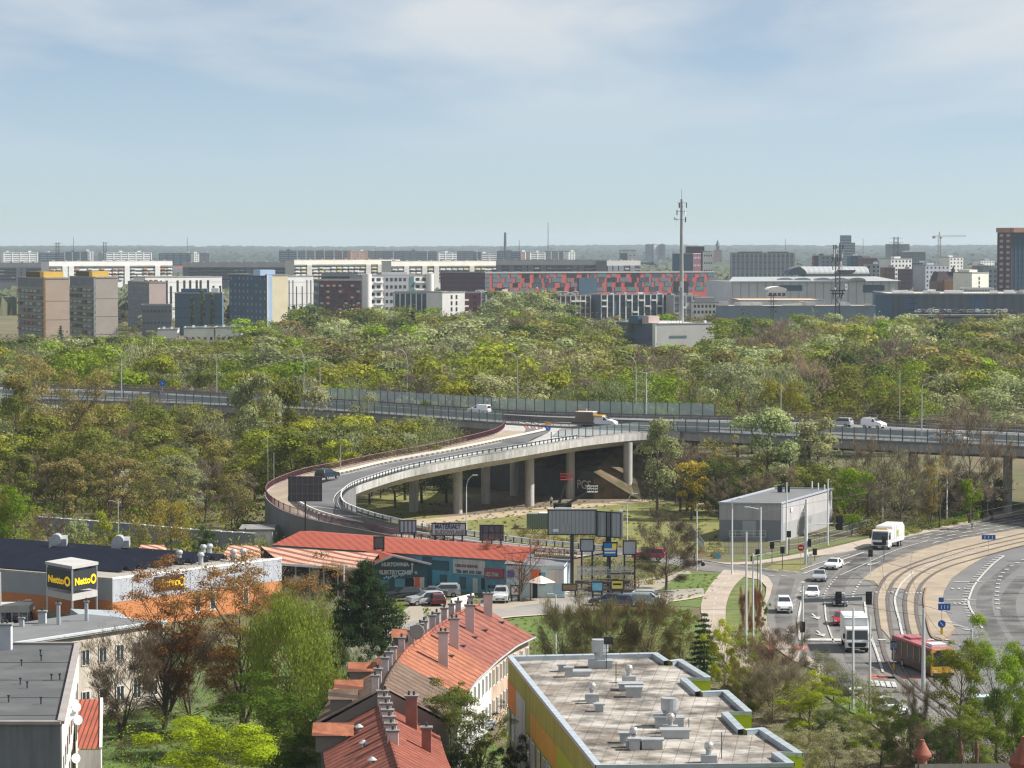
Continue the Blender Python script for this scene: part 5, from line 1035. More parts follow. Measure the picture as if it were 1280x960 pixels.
p = Vector((-15.6, 261, 6.6)); b = MB(); b.box((p.x, p.y, p.z+.3), (2.6, 2.4, 1.6)); o = b.build('dormer', gab, th2); b = MB(); b.quad((p.x-1.6, p.y-1.6, p.z+1.0), (p.x+2, p.y-1.6, p.z+1.0), (p.x+2, p.y, p.z+1.9), (p.x-1.6, p.y, p.z+1.9)); b.quad((p.x-1.6, p.y+1.6, p.z+1.0), (p.x+2, p.y+1.6, p.z+1.0), (p.x+2, p.y, p.z+1.9), (p.x-1.6, p.y, p.z+1.9)); b.build('dormer_roof', tO, o)

# ---- bottom-left blocks of flats
felt = mat('roof_felt', (.085, .088, .092), .95, .16, .3, tint=((.12, .12, .12), .15, .5, .7)); felt2 = mat('roof_felt_pale', (.15, .155, .16), .95, .14, .25)
P1 = [W(0, 806, 12), W(97, 806, 12), W(76, 905, 12), W(-20, 905, 12)]; P1[0].x -= 6; P1[3].x -= 6
t1 = poly_house('apartment_house', 'dark flat-roofed grey block in the bottom left corner with satellite dishes', [P1[3], P1[2], P1[1], P1[0]], 12, mat('grey_blue_render', (.17, .18, .2), .9, .1, .3), felt)
wpart(t1, 'side_render', P1[2], P1[1], 0, 1, 0, 11.8, plast, .08, .1); 
b = MB()
for a_, c_ in ((P1[3], P1[2]), (P1[2], P1[1]), (P1[1], P1[0])): b.bar(a_+dz*.12, c_+dz*.12, .55, .25)
b.build('parapet', mat('parapet_tin', (.3, .27, .26), .6, .15, .5), t1)
for k in range(9): wpart(t1, 'window', P1[2], P1[1], .05+k*.105, .085+k*.105, 7.5, 9, winm, .14); wpart(t1, 'window', P1[2], P1[1], .05+k*.105, .085+k*.105, 4.5, 6, winm, .14)
rr = random.Random(3)
for k in range(9):
    p = W(rr.uniform(10, 75), rr.uniform(815, 890), 12); b = MB(); b.cyl((p.x, p.y), .07, 12, 12.5, 6); b.box((p.x, p.y, 12.55), (.22, .22, .1)); b.build('roof_vent', steel_d, t1)
for k in range(1, 5): q = [W(-10, 806+k*22, 12.02), W(97-k*4.6, 806+k*22, 12.02)]; b = MB(); b.bar(q[0], q[1], .09, .03); b.build('felt_seam', steel_d, t1)
p = W(6, 812, 12); chimney(t1, p, 1.3, 1.1, 12, 14.3, mat('chimney_pale', (.5, .52, .55), .9, .1, 1), 2)
for px_, py_ in ((97,880),(100.5,884),(103,900),(99,948),(96,896)):
    p = WY(px_, py_, 255); p.x = P1[2].x+(P1[1].x-P1[2].x)*(255-P1[2].y)/(P1[1].y-P1[2].y)+.5+(px_-97)*.05; b = MB(); b.tube([(p.x, p.y, p.z), (p.x+.1, p.y-.14, p.z+.03)], [.32, .42], 14); b.bar((p.x-.45, p.y, p.z), (p.x, p.y, p.z), .05, .05); b.build('satellite_dish', white, t1)
# small tiled annex beside it
a_, c_ = W(98, 874, 8.4), W(127, 874, 8.4); e_, f_ = W(97, 936, 5.8), W(126, 936, 5.8)
ta = thing('tiled_annex', 'narrow red-tiled lean-to beside the bottom left block', 'house', (e_.x, e_.y, 0)); b = MB(); b.quad(e_, f_, c_, a_); b.build('roof', stripe_mat('tile_annex', (.3, .08, .045), (.09, .028, .024), (1, 0, 0), .42, .72, .8, var=.2), ta)
b = MB(); b.quad(V3(e_, 0), V3(f_, 0), f_-dz*.1, e_-dz*.1); b.quad(V3(f_, 0), V3(c_, 0), c_-dz*.1, f_-dz*.1); b.build('wall', plast, ta)
b = MB(); b.bar(f_+dz*.05, c_+dz*.05, .25, .2); b.build('verge', plast, ta)
# cream house behind
q = [W(10, 806, 9), W(205, 777, 9)]; d = (q[1]-q[0]); d.z = 0; d.normalize(); nb = Vector((-d.y, d.x, 0)); P2 = [q[0]-d*8, q[1], q[1]+nb*12, q[0]-d*8+nb*12]
t2 = poly_house('apartment_house', 'cream plastered two-storey house with grey roof behind the bare trees', P2, 9, mat('cream_wall', (.6, .54, .46), .9, .1, .3, tint=((.48, .42, .36), .25, .5, .75)), felt2)
b = MB(); b.bar(P2[0]+dz*.1-nb*.2, P2[1]+dz*.1-nb*.2, .5, .22); b.build('eaves', mat('eaves_tin', (.5, .53, .54), .5, .1, .5), t2); MB().bar(P2[0]-nb*.3-dz*.1, P2[1]-nb*.3-dz*.1, .16, .16).build('gutter', zinc, t2)
for k in range(9):
    for z0 in (1.2, 5.6): window(t2, P2[0], P2[1], .28+k*.083, 1.2, z0, z0+1.7, white, winm, .05)
for px_, py_, s_, h in ((53,779,.8,1.2),(73,781,.35,2.2),(108,776,.35,2.0),(27,783,.5,.8)):
    p = W(px_, py_, 9); chimney(t2, p, s_, s_, 9, 9+h, mat('chimney_pale', (.5, .52, .55)), 1)

# ---- supermarket
[streak(MATS[k_], .68) for k_ in ('white_plaster', 'pink_plaster', 'offwhite_render', 'yellow_green_render', 'cream_wall', 'grey_blue_render')]
gws = mat('grey_cladding', (.3, .32, .35), .7, .08, .3); ors = mat('orange_brick', (.5, .2, .08), .85, .12, .6); 
Ca = W(140, 725, 6.5); Cb = W(351.5, 699.4, 6.5); Cl = W(0, 713.7, 6.5)
dr_ = (Cb-Ca); Lr = dr_.length; dr_.normalize(); dl = (Cl-Ca); dl.normalize(); Cl2 = Ca+dl*75; Cb2 = Cb+(Cl2-Ca)
sm = poly_house('supermarket', 'long low supermarket with solar panels on its roof and orange wall base', [Ca, Cb, Cb2, Cl2], 6.5, gws, mat('roof_gravel', (.3, .28, .25), .95, .15, .3), 'shop')
wpart(sm, 'orange_wall', Ca, Cb, 0, 1, 0, 3.6, ors, .06); wpart(sm, 'orange_wall', Cl2, Ca, 0, 1, 0, 3.8, ors, .06)
wpart(sm, 'upper_cladding', Ca, Cb, 0, 1, 3.6, 6.6, mat('pale_cladding', (.43, .45, .5), .6, .06, .3), .08)
for k in range(1, 9): wpart(sm, 'cladding_joint', Ca, Cb, k/9-.0015, k/9+.0015, 3.6, 6.6, concrete_d, .1)
wpart(sm, 'fascia', Ca, Cb, 0, 1, 6.55, 6.8, white, .12, .3); wpart(sm, 'fascia', Cl2, Ca, 0, 1, 6.55, 6.75, concrete, .12, .3)
pv = mat('solar_blue', (.018, .024, .045), .55, .25, .6, spec=.3)
nrow = 11
for k in range(nrow):
    f = .07+.8*k/nrow; a_ = Ca+dr_*Lr*f+dl*(5 if k > 1 else 9); L2 = 60 if k < 8 else 52; 
    e = a_+dl*L2; wd = Lr*.8/nrow*.86; b = MB(); hz_ = 6.62
    wd *= .84; m1 = a_+dr_*wd/2; m2_ = e+dr_*wd/2
    b.quad(V3(a_, hz_), V3(e, hz_), V3(m2_, hz_+.8), V3(m1, hz_+.8)); b.quad(V3(a_+dr_*wd, hz_), V3(e+dr_*wd, hz_), V3(m2_, hz_+.8), V3(m1, hz_+.8)); b.build('solar_panel_row', pv, sm)
for px_, py_ in ((68,690),(146,692)):
    p = W(px_, py_, 6.5); b = MB(); b.box((p.x, p.y, 7.4), (1.3, 1.6, 1.8)); b.tube([(p.x+.3, p.y-1, 8.3), (p.x+.3, p.y+1, 8.3)], .8, 12); b.box((p.x+1.2, p.y, 8.1), (1.2, 1.5, 1.1), 0, .3); b.build('roof_fan', zinc, sm)
for px_, py_ in ((224,703),(251,706),(254,696),(262,695),(292,702),(304,701)):
    p = W(px_, py_, 6.5); b = MB(); b.cyl((p.x, p.y), .34, 6.5, 7.7, 10); b.tube([(p.x, p.y, 7.7), (p.x, p.y, 7.95), (p.x, p.y, 8.2)], [.5, .5, .3], 10); b.build('roof_vent', zinc, sm)
# sign tower at the corner
tw = [W(57, 752, 3.4), W(88.5, 757, 3.4), W(119, 752, 3.4)]; 
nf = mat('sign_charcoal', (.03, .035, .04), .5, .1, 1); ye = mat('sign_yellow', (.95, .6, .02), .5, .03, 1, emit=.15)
Kc = Vector((XY(88.5, 383), 383, 0)); e1 = (Cb-Ca).normalized()*-1; kl = Vector((XY(57, 388.5), 388.5, 0)); kr = Vector((XY(119, 388), 388, 0)); kb = kl+kr-Kc
st_ = thing('sign_tower', 'square sign tower with yellow-lettered charcoal panels at the supermarket corner', 'sign', Kc)
z_b, z_t = topz(739, 384), topz(712.5, 384)
for a_, c_ in ((kl, Kc), (Kc, kr)):
    d = (c_-a_).normalized(); n2 = Vector((d.y, -d.x, 0)); b = MB(); b.bar(V3(a_+d*.15, (z_b+z_t)/2), V3(c_-d*.15, (z_b+z_t)/2), .15, z_t-z_b-.2); pnl = b.build('sign_panel', nf, st_)
    s_ = (c_-a_).length; text('Netto', 'lettering', 1.25, ye, pnl, a_+d*s_*.07+n2*.12+Vector((0, 0, z_b+.8)), ex=d, depth=.03, bold=.035, sx=.62*s_/3.0)
    r0 = a_+d*s_*.84+n2*.13; b = MB()
    for q in range(14):
        t0, t1_ = q*math.pi/7, (q+1)*math.pi/7; P_r = lambda t_, r_: r0+d*math.cos(t_)*r_*s_/4.2+Vector((0, 0, z_b+1.25+math.sin(t_)*r_*1.3)); b.quad(P_r(t0, .5), P_r(t1_, .5), P_r(t1_, .27), P_r(t0, .27))
    b.build('ring_emblem', ye, pnl)
ring = lambda z, o_: [V3(p+(p-(kl+kr)/2)*o_, z) for p in (Kc, kr, kb, kl)]
for z0, z1, o_ in ((z_t+.25, z_t+.62, .08), (z_b-1.1, z_b-.3, .04)): b = MB(); b.prism([(p.x, p.y) for p in ring(0, o_)], z0, z1, True, True); b.build('white_canopy', mat('canopy_white', (.42, .41, .4), .7, .12, .5), st_)
b = MB()
for p in (Kc, kl, kr): b.box((p.x, p.y, z_t/2), (.18, .18, z_t+.3))
b.build('frame_post', steel_w, st_); b = MB(); b.bar(V3(kl, 1.4), V3(Kc, 1.4), .1, 2.6); b.build('entrance_glazing', winb, st_)
b = MB(); d = (kr-Kc).normalized(); n2 = Vector((d.y, -d.x, 0)); r0 = Kc+d*1.2+n2*.2
for q in range(8): t0, t1_ = q*math.pi/8, (q+1)*math.pi/8; b.poly([V3(r0, .5), r0+d*math.cos(t0)*1.25+Vector((0, 0, .5+math.sin(t0)*1.8)), r0+d*math.cos(t1_)*1.25+Vector((0, 0, .5+math.sin(t1_)*1.8))])
b.build('yellow_emblem', ye, st_); b = MB(); b.bar(V3(Kc+n2*.1, 1.4), V3(kr+n2*.1, 1.4), .05, 2.5); b.build('emblem_panel', nf, st_)
# sign on long wall
f0, f1 = .3, .49; a_ = Ca.lerp(Cb, .2); sg = wpart(sm, 'wall_sign', Ca, Cb, .235, .405, 4.35, 6.2, nf, .2); n2 = Vector((dr_.y, -dr_.x, 0))
pt = Ca+dr_*Lr*.245+n2*.3; pt.z = 4.85; sg_t = text('Netto', 'lettering', 1.35, ye, sm, pt, ex=dr_, depth=.03, bold=.05, sx=1.25)
b = MB(); r0 = Ca+dr_*Lr*.388+n2*.3
for q in range(14): t0, t1_ = q*math.pi/7, (q+1)*math.pi/7; P_r = lambda t_, r_: V3(r0, 0)+dr_*math.cos(t_)*r_+Vector((0, 0, 5.28+math.sin(t_)*r_*1.15)); b.quad(P_r(t0, .55), P_r(t1_, .55), P_r(t1_, .34), P_r(t0, .34))
b.build('ring_emblem', ye, sm)
for f in (.47, .56, .76): wpart(sm, 'poster_frame', Ca, Cb, f, f+.035, .8, 3.4, offw, .1); wpart(sm, 'poster', Ca, Cb, f+.006, f+.029, 1.1, 3.1, winm, .14)
# trolley shelter and low store in front
p = W(-4, 788, 0); q = W(40, 788, 0); sh = thing('trolley_shelter', 'white-roofed trolley shelter left of the sign tower', 'shelter', p); b = MB(); b.box(((p.x+q.x)/2, p.y, 3.0), (q.x-p.x, 4, .9)); b.build('roof', MATS['canopy_white'], sh)
for x_ in (p.x+.3, q.x-.3, (p.x+q.x)/2): b = MB(); b.box((x_, p.y-1.8, 1.3), (.12, .12, 2.6)); b.build('post', steel, sh)
pp = [W(105, 772, 3.6), W(163, 774, 3.6)]; b = MB(); lo = thing('low_store', 'low grey-blue rendered store right of the sign tower', 'building', (pp[0].x, pp[0].y, 0)); 
b.prism([(pp[0].x, pp[0].y), (pp[1].x, pp[1].y), (pp[1].x-3, pp[1].y+9), (pp[0].x-3, pp[0].y+9)], 0, 3.6); b.build('wall', mat('store_wall', (.3, .34, .37), .9, .15, .4), lo); b = MB(); b.bar(V3(pp[0], 3.7), V3(pp[1], 3.7), .4, .2); b.build('coping', white, lo)

# ---- warehouses
redr = streak(stripe_mat('red_sheet_roof', (.36, .078, .042), (.27, .06, .035), (.96, .26, 0), 1.1, .55, .6, var=.18), .7, (.4, .4, .4)); pinkr = stripe_mat('striped_sheet_roof', (.5, .33, .24), (.26, .085, .06), (.75, .66, 0), 1.5, .55, .8, var=.2)
bluew2 = mat('teal_wall', (.13, .3, .37), .85, .12, .4); darkteal = mat('dark_teal', (.045, .09, .11), .7, .1, .5); brr = mat('door_red', (.6, .13, .05), .6, .08, 1)
a_, c_ = W(340, 681, 5.0), W(655, 702, 5.0); ar, cr2 = W(375, 664, 6.0), W(668, 685.5, 6.0)
wh = thing('red_roofed_warehouse', 'long warehouse with plain red sheet roof and teal front wall', 'warehouse', (c_.x, c_.y, 0))
b = MB(); b.quad(a_, c_, cr2, ar); b.quad(ar, cr2, cr2+Vector((1, 11, -1)), ar+Vector((1, 11, -1))); b.build('roof', redr, wh)
i_ = Vector((0, .5, 0)); b = MB(); b.prism([(a_.x, a_.y+.5), (c_.x, c_.y+.5), (cr2.x, cr2.y+10), (ar.x, ar.y+10)], 0, 4.9, top=False); b.build('wall', bluew2, wh)
wa, wb = V3(a_+i_, 0), V3(c_+i_, 0); fx = lambda x: (x-PX(V3(wa, 0))[0])/(PX(V3(wb, 0))[0]-PX(V3(wa, 0))[0])
wpart(wh, 'dark_panel', wa, wb, fx(532), fx(544), 0, 4.7, darkteal, .08); wpart(wh, 'white_banner', wa, wb, fx(570), fx(609), 2.6, 4.7, offw, .08); wpart(wh, 'maroon_banner', wa, wb, fx(608), fx(631), 2.3, 3.7, mat('banner_maroon', (.3, .07, .1), .7, .1, 1), .12)
for x0, x1, z0, z1 in ((544,565,2.9,4.3),(554,562,.6,2.3),(578,585,.5,2.2),(604,608,.6,2.2),(612,621,.9,1.3)): 
    wpart(wh, 'window', wa, wb, fx(x0), fx(x1), z0, z1, winm, .07)
wpart(wh, 'door', wa, wb, fx(594), fx(600), 0, 2.1, offw, .08)
d = (wb-wa).normalized(); n2 = Vector((d.y, -d.x, 0)); W_ = lambda x, z: wa+(wb-wa)*fx(x)+n2*.16+Vector((0, 0, z))
text('TEL 601 691 160', 'lettering', .62, darkteal, wh, W_(574, 2.75), ex=d, bold=.015); text('ŁĘCZNIK', 'lettering', .72, offw, wh, W_(610, 2.6), ex=d, bold=.02, sx=.75); text('USŁUGI SERWIS', 'lettering', .55, MATS['banner_maroon'], wh, W_(573, 3.6), ex=d, bold=.01)
# gabled shop with dark front
a_, ap, c_ = WY(457, 710, 428), WY(492, 694.7, 428), WY(534, 704, 428); b0, b1 = V3(a_, 0), V3(c_, 0); back = Vector((-3.5, 9, 0))
gs = thing('gabled_shop', 'small shop with dark teal gable front lettered in white', 'shop', b0)
MB().poly([b0, b1, V3(c_, c_.z), ap, a_]).build('front_wall', darkteal, gs)
b = MB(); o1 = Vector((0, -.5, .05)); b.quad(a_+o1-Vector((.6, 0, .15)), ap+o1, ap+back, a_+back-Vector((.6, 0, .15))); b.quad(ap+o1, c_+o1+Vector((.6, 0, -.15)), c_+back+Vector((.6, 0, -.15)), ap+back); b.build('roof', redr, gs)
MB().quad(b1, b1+back, V3(c_+back, c_.z), c_).build('side_wall', bluew2, gs); b = MB(); b.bar(a_+o1-Vector((.6, .05, .15)), ap+o1-Vector((0, .05, 0)), .14, .28); b.bar(ap+o1-Vector((0, .05, 0)), c_+o1+Vector((.6, -.05, -.15)), .14, .28); b.build('verge_board', offw, gs)
sx_ = lambda x: (XY(x, 428)-b0.x)/(b1.x-b0.x)
for x0, x1, z0, z1, m_, nm in ((493,506,1.2,2.4,MATS['screen_glass'] if False else bluew2,'window'),(506,517,1.2,2.5,winm,'window'),(518,524.5,0,2.6,brr,'door'),(474,485,1.0,2.2,bluew2,'window'),(524.5,530,0,2.6,offw,'white_pier'),(516,518,0,2.6,offw,'white_pier')): wpart(gs, nm, b0, b1, sx_(x0), sx_(x1), z0, z1, m_, .08)
text('HURTOWNIA', 'lettering', .72, offw, gs, Vector((XY(476.5, 428), 427.85, topz(707.5, 428))), bold=.045, sx=.86); text('ELEKTRYCZNA', 'lettering', .78, offw, gs, Vector((XY(473.5, 428), 427.85, topz(717.5, 428))), bold=.045, sx=.86)
b = MB(); X_ = XY(512, 428); z_ = topz(713.5, 428); b.box((X_, 427.9, z_), (.8, .06, .2)); b.box((X_+.33, 427.9, z_+.45), (.2, .06, .9)); b.poly([(X_+.05, 427.86, z_+.85), (X_+.62, 427.86, z_+.85), (X_+.33, 427.86, z_+1.2)]); b.build('arrow_emblem', offw, gs)
b = MB(); X_ = XY(480, 428); z_ = topz(722.5, 428)
for q in range(14): b.box((X_+q*.3, 427.9, z_+.06*q+.12*math.sin(q*2.)), (.22, .05, .22+.1*(q % 3)), 0)
b.build('brush_stripe', mat('stripe_cyan', (.3, .55, .65), .7, .1, 1), gs); text('EL', 'lettering', .45, offw, gs, Vector((XY(518, 428), 427.85, topz(717, 428))), bold=.02)
# striped open shed left of it
a2, c2 = W(352, 704, 4.4), W(458, 711, 4.6); ar2, cr3 = W(326, 683, 5.8), W(474, 692, 5.8)
shd = thing('open_shed', 'open shed under a tan and red striped sheet roof', 'shed', (a2.x, a2.y, 0)); MB().quad(a2, c2, cr3, ar2).build('roof', pinkr, shd); MB().quad(V3(ar2, 0), V3(cr3, 0), cr3-dz*.2, ar2-dz*.2).build('back_wall', mat('shed_dark', (.05, .045, .04), .9, .2, .5), shd)
for k in range(7): p = a2.lerp(c2, k/6); b = MB(); b.box((p.x, p.y+.3, p.z/2), (.22, .22, p.z)); b.build('post', concrete, shd)
MB().bar(a2-dz*.15, c2-dz*.15, .1, .35).build('gutter', white, shd)
# second low striped roofs left (behind the willow)
for k, (x0, y0, x1, y1, lb) in enumerate(((166,690,205,683,'tan striped shed roof under the golden willow'), (276,690,322,684,'pink striped shed roof left of the red warehouse'))):
    p = W(x0, y0+8, 3.4); q = W(x1+8, y1+12, 3.4); p2, q2 = W(x0+10, y1-2, 4.4), W(x1, y1-2, 4.4); t_ = thing('small_shed', lb, 'shed', (p.x, p.y, 0)); MB().quad(p, q, q2, p2).build('roof', pinkr, t_); MB().quad(V3(p, 0), V3(q, 0), q, p).build('wall', plast, t_)
p = W(303, 684, 0); t_ = thing('garage', 'small white garage with grey roof above the striped shed', 'garage', p); b = MB(); b.box((p.x+2.3, p.y+3, 1.4), (5.2, 6, 2.8)); b.build('wall', plast, t_); b = MB(); b.box((p.x+2.3, p.y+3, 2.95), (5.8, 6.6, .25), 0, .03); b.build('roof', concrete_d, t_); b = MB(); b.box((p.x+.8, p.y-.03, 1.1), (1.2, .1, 2)); b.build('door', winm, t_)
# long grey rear wall
A_ = crm([W(x, y, 0) for x, y in ((48,668),(110,673),(180,679),(255,686),(318,690))], 3); rw = thing('rear_wall', 'long grey panelled wall with white-dashed top behind the supermarket', 'wall', A_[0]); MB().strip([V3(p, 3.0) for p in A_], A_).strip([V3(p+Vector((.3, 1.2, 0)), 3.0) for p in A_], [V3(p, 3.0) for p in A_]).build('wall', mat('grey_wall', (.24, .26, .3), .9, .12, .4), rw)
b = MB(); Q = resample([V3(p, 3.06) for p in A_], 1.1)
for i in range(0, len(Q)-1, 2): b.bar(Q[i], Q[i+1], .35, .14)
b.build('coping', white, rw)
# white shop on the right with awning
a_, c_ = WY(633, 744, 425), WY(705, 744, 425); b0, b1 = V3(a_, 0), V3(c_, 0); ws = thing('white_shop', 'white and pale blue shop with awning behind the forked budding tree', 'shop', b0)
b = MB(); b.prism([(b0.x, b0.y), (b1.x, b1.y), (b1.x+1, b1.y+9), (b0.x+1, b0.y+9)], 0, 4.6, top=False); b.build('wall', mat('pale_cyan', (.5, .62, .66), .85, .1, .4), ws); MB().quad(V3(b0, 4.6)+Vector((-.3, -.4, .3)), V3(b1, 4.6)+Vector((.3, -.4, -.2)), V3(b1, 4.6)+Vector((1.3, 9, -.2)), V3(b0, 4.6)+Vector((.7, 9, .6))).build('roof', mat('roof_grey', (.16, .17, .18), .9, .15, .3), ws)
sx2 = lambda x: (XY(x, 425)-b0.x)/(b1.x-b0.x)
for x0, x1, z0, z1, m_, nm in ((634,643,2.9,3.9,mat('blue_sign', (.05, .12, .4), .6, .1, 1),'blue_sign'),(648,656,2.8,4.2,offw,'poster'),(664,676,2.6,4.0,brr,'red_sign'),(666,672,0,2.3,black,'doorway'),(674,682,1.8,3.6,bluew2,'window'),(684,704,2.0,4.0,offw,'banner'),(692,703,.6,1.8,mat('door_paleblue', (.35, .5, .6), .7, .1, 1),'garage_door')): wpart(ws, nm, b0, b1, sx2(x0), sx2(x1), z0, z1, m_, .08)
b = MB(); X_ = XY(667, 423); b.tube([(X_+1, 422.6, 2.5), (X_+1, 422.6, 3.4)], [2.1, .1], 4); b.build('awning', mat('awning_cream', (.75, .66, .55), .8, .05, 1), ws)
# grey cuboid substation
A3, B3, C3 = W(899, 676.5), W(975.5, 677.5), W(1040, 656.5); D3 = A3+(C3-B3)
ss = poly_house('substation', 'grey windowless cuboid building beside the junction', [A3, B3, C3, D3], 6.35, mat('sub_upper', (.4, .39, .4), .8, .06, .3), mat('sub_roof', (.15, .155, .16), .9, .1, .3), 'building')
[streak(MATS[k_], .75) for k_ in ('sub_upper', 'teal_wall', 'grey_wall', 'pale_cladding')]
wpart(ss, 'lower_wall', A3, B3, 0, 1, 0, 3.6, mat('sub_lower', (.2, .21, .235), .8, .08, .3), .06); wpart(ss, 'lower_wall', B3, C3, 0, 1, 0, 3.0, mat('sub_lower_lit', (.3, .3, .31), .8, .08, .3), .06); wpart(ss, 'corner_strip', B3, C3, 0, .035, 0, 6.3, mat('sub_lower', (.2, .21, .235)), .1)  # lower wall on the sunny face gets a paler colour, sunlight painted in
wpart(ss, 'door', A3, B3, .38, .6, .9, 3.5, mat('door_green_grey', (.33, .37, .37), .7, .06, 1), .12); wpart(ss, 'wall_lamp', B3, C3, .18, .2, 4.6, 5.3, white, .2, .2)
b = MB(); e = .35
for a_, c_ in ((A3, B3), (B3, C3), (C3, D3), (D3, A3)): b.bar(V3(a_, 6.45), V3(c_, 6.45), .4, .25)
b.build('parapet', mat('sub_cap', (.33, .36, .42), .6, .05, 1), ss)
b = MB(); p = A3.lerp(B3, .45)+Vector((0, -1.2, 0))
for z_ in (.9, 1.4, 1.9): b.box((p.x, p.y, z_), (6, .06, .06))
for k in range(7): b.box((p.x-3+k, p.y, 1.4), (.06, .06, 1.1))
b.build('railing', steel_w, ss); b = MB(); b.box((p.x, p.y+.6, .45), (6, 1.2, .85)); b.build('loading_step', concrete_d, ss)
p = A3.lerp(C3, .55); 
for k in range(2): b = MB(); b.box((p.x+k*1.3, p.y+6, 7.0), (.8, .8, 1.1)); b.build('roof_vent', black, ss)
for k in range(3): b = MB(); b.cyl((p.x+6+k*1.1, p.y+10, 0), .12, 6.4, 8.0-.3*k, 6); b.build('roof_aerial', white, ss)
# site fence
fb = thing('mesh_fence', 'thin grey mesh fence round the substation', 'fence', W(880, 690)); b = MB(); P = [W(862, 668), W(880, 692), W(960, 692), W(1000, 687), W(1046, 675), W(1090, 662)]
for i in range(len(P)-1):
    for z_ in (.1, 1.0, 1.9): b.bar(V3(P[i], z_), V3(P[i+1], z_), .05, .05)
for p in resample(P, 2.4): b.box((p.x, p.y, 1.0), (.07, .07, 2.0))
for p in resample(P, .4): b.box((p.x, p.y, 1.0), (.02, .02, 1.8))
b.build('fence_panel', mat('fence_grey', (.3, .32, .33), .6, .1, 1), fb)
# low hedge beside the footway
hd = thing('clipped_hedge', 'narrow clipped hedge beside the pavement near the pedestrians', 'hedge', W(1200, 655)); r = np.random.RandomState(5); P = resample([W(1192, 651.5), W(1228, 645)], .35); C = np.array([[p.x, p.y, .7] for p in P for _ in range(60)]); C = C+r.uniform(-1, 1, C.shape)*np.array([.35, .45, .7]); me = quads_mesh('foliage', leaf_quads(r, C-np.array(hd.location), np.full(len(C), .12), np.full(len(C), .09)), r.uniform(.7, 1.2, len(C)), LEAF); o = bpy.data.objects.new('foliage', me); COL.objects.link(o); o.parent = hd; o.color = (.1, .2, .03, 1)
# terracotta chimney pots in front, on the roof ridge of the viewer's own side
tc_ = mat('terracotta', (.3, .105, .075), .85, .3, 3, tint=((.17, .085, .07), 2, .42, .7)); tcd = mat('terracotta_dark', (.24, .08, .06), .8, .2, 2)
def pot(px, py, Y, s_, label):
    p = WY(px, py, Y); t_ = thing('chimney_pot', label, 'chimney pot', (p.x, p.y, p.z-1.15*s_)); b = MB(); q = lambda z: (p.x, p.y, p.z-z*s_)
    b.tube([q(4.4), q(.9)], [.28*s_, .26*s_], 20); b.tube([q(1.6), q(1.48)], .34*s_, 20); b.build('shaft', tc_, t_); b = MB(); b.tube([q(.9), q(.82), q(.72)], [.42*s_, .5*s_, .5*s_], 24); b.build('rim', tcd, t_); b = MB(); b.tube([q(.73), q(.06), q(0)], [.5*s_, .12*s_, .08*s_], 24); b.tube([q(.02), q(-.06)], .12*s_, 12); b.build('cowl', tc_, t_)
pot(1153, 926, 78, .48, 'conical terracotta chimney pot, left of the two at the bottom right'); pot(1282, 923, 55, .6, 'larger terracotta chimney pot cut by the bottom right corner')
p0, p1 = WY(1150, 955.5, 78), WY(1275, 955.5, 60); cp = thing('chimney_stack', 'weathered chimney stack coping at the bottom right edge', 'chimney', p0-dz*3); b = MB(); b.bar(WY(1158, 958, 79), WY(1285, 958, 60), .6, .12); b.build('coping', mat('coping_grey', (.4, .37, .34), .95, .2, 2), cp); b = MB(); b.bar(WY(1158, 990, 79), WY(1285, 990, 60), .5, 1.0); b.build('stack', tcd, cp)
for x_, lb in ((1201, 'rusty finial left, between the two chimney pots'), (1221, 'rusty finial right, between the two chimney pots')):
    p = WY(x_, 927, 74); b = MB(); b.tube([(p.x, p.y, p.z-.7), (p.x, p.y, p.z-.4), (p.x, p.y, p.z-.16), (p.x, p.y, p.z)], [.03, .05, .065, .02], 10); tag(b.build('ridge_finial', mat('rusty_iron', (.12, .065, .05), .9, .3, 6)), lb, 'finial')
# ================================================================ vehicles
tyre = mat('tyre', (.02, .02, .02), .9, .05, 2); rimm = mat('rim', (.35, .36, .37), .4, .05, 3, metal=.6); cglass = mat('car_glass', (.02, .028, .035), .08, .2, .5, spec=.7)
lampw = mat('lamp_lens', (.7, .7, .68), .2, .05, 3); lampr = mat('tail_lens', (.4, .02, .02), .3, .05, 3); plate = mat('plate', (.75, .75, .72), .5, .03, 2)
PAINT = {}
def paintm(nm, col): return mat('car_paint_'+nm, col, .3, .04, .5, metal=.15, spec=.6)
def wheel(root, x, y, r_=.32, wd=.22):
    b = MB(); n = 16; s_ = 1 if y > 0 else -1
    b.tube([(x, y-wd/2, r_), (x, y+wd/2, r_)], r_, n); o = b.build('wheel', tyre, root, False); b = MB(); b.tube([(x, y+s_*(wd/2+.005), r_), (x, y+s_*(wd/2+.02), r_)], r_*.62, 10); b.build('rim', rimm, o, False)
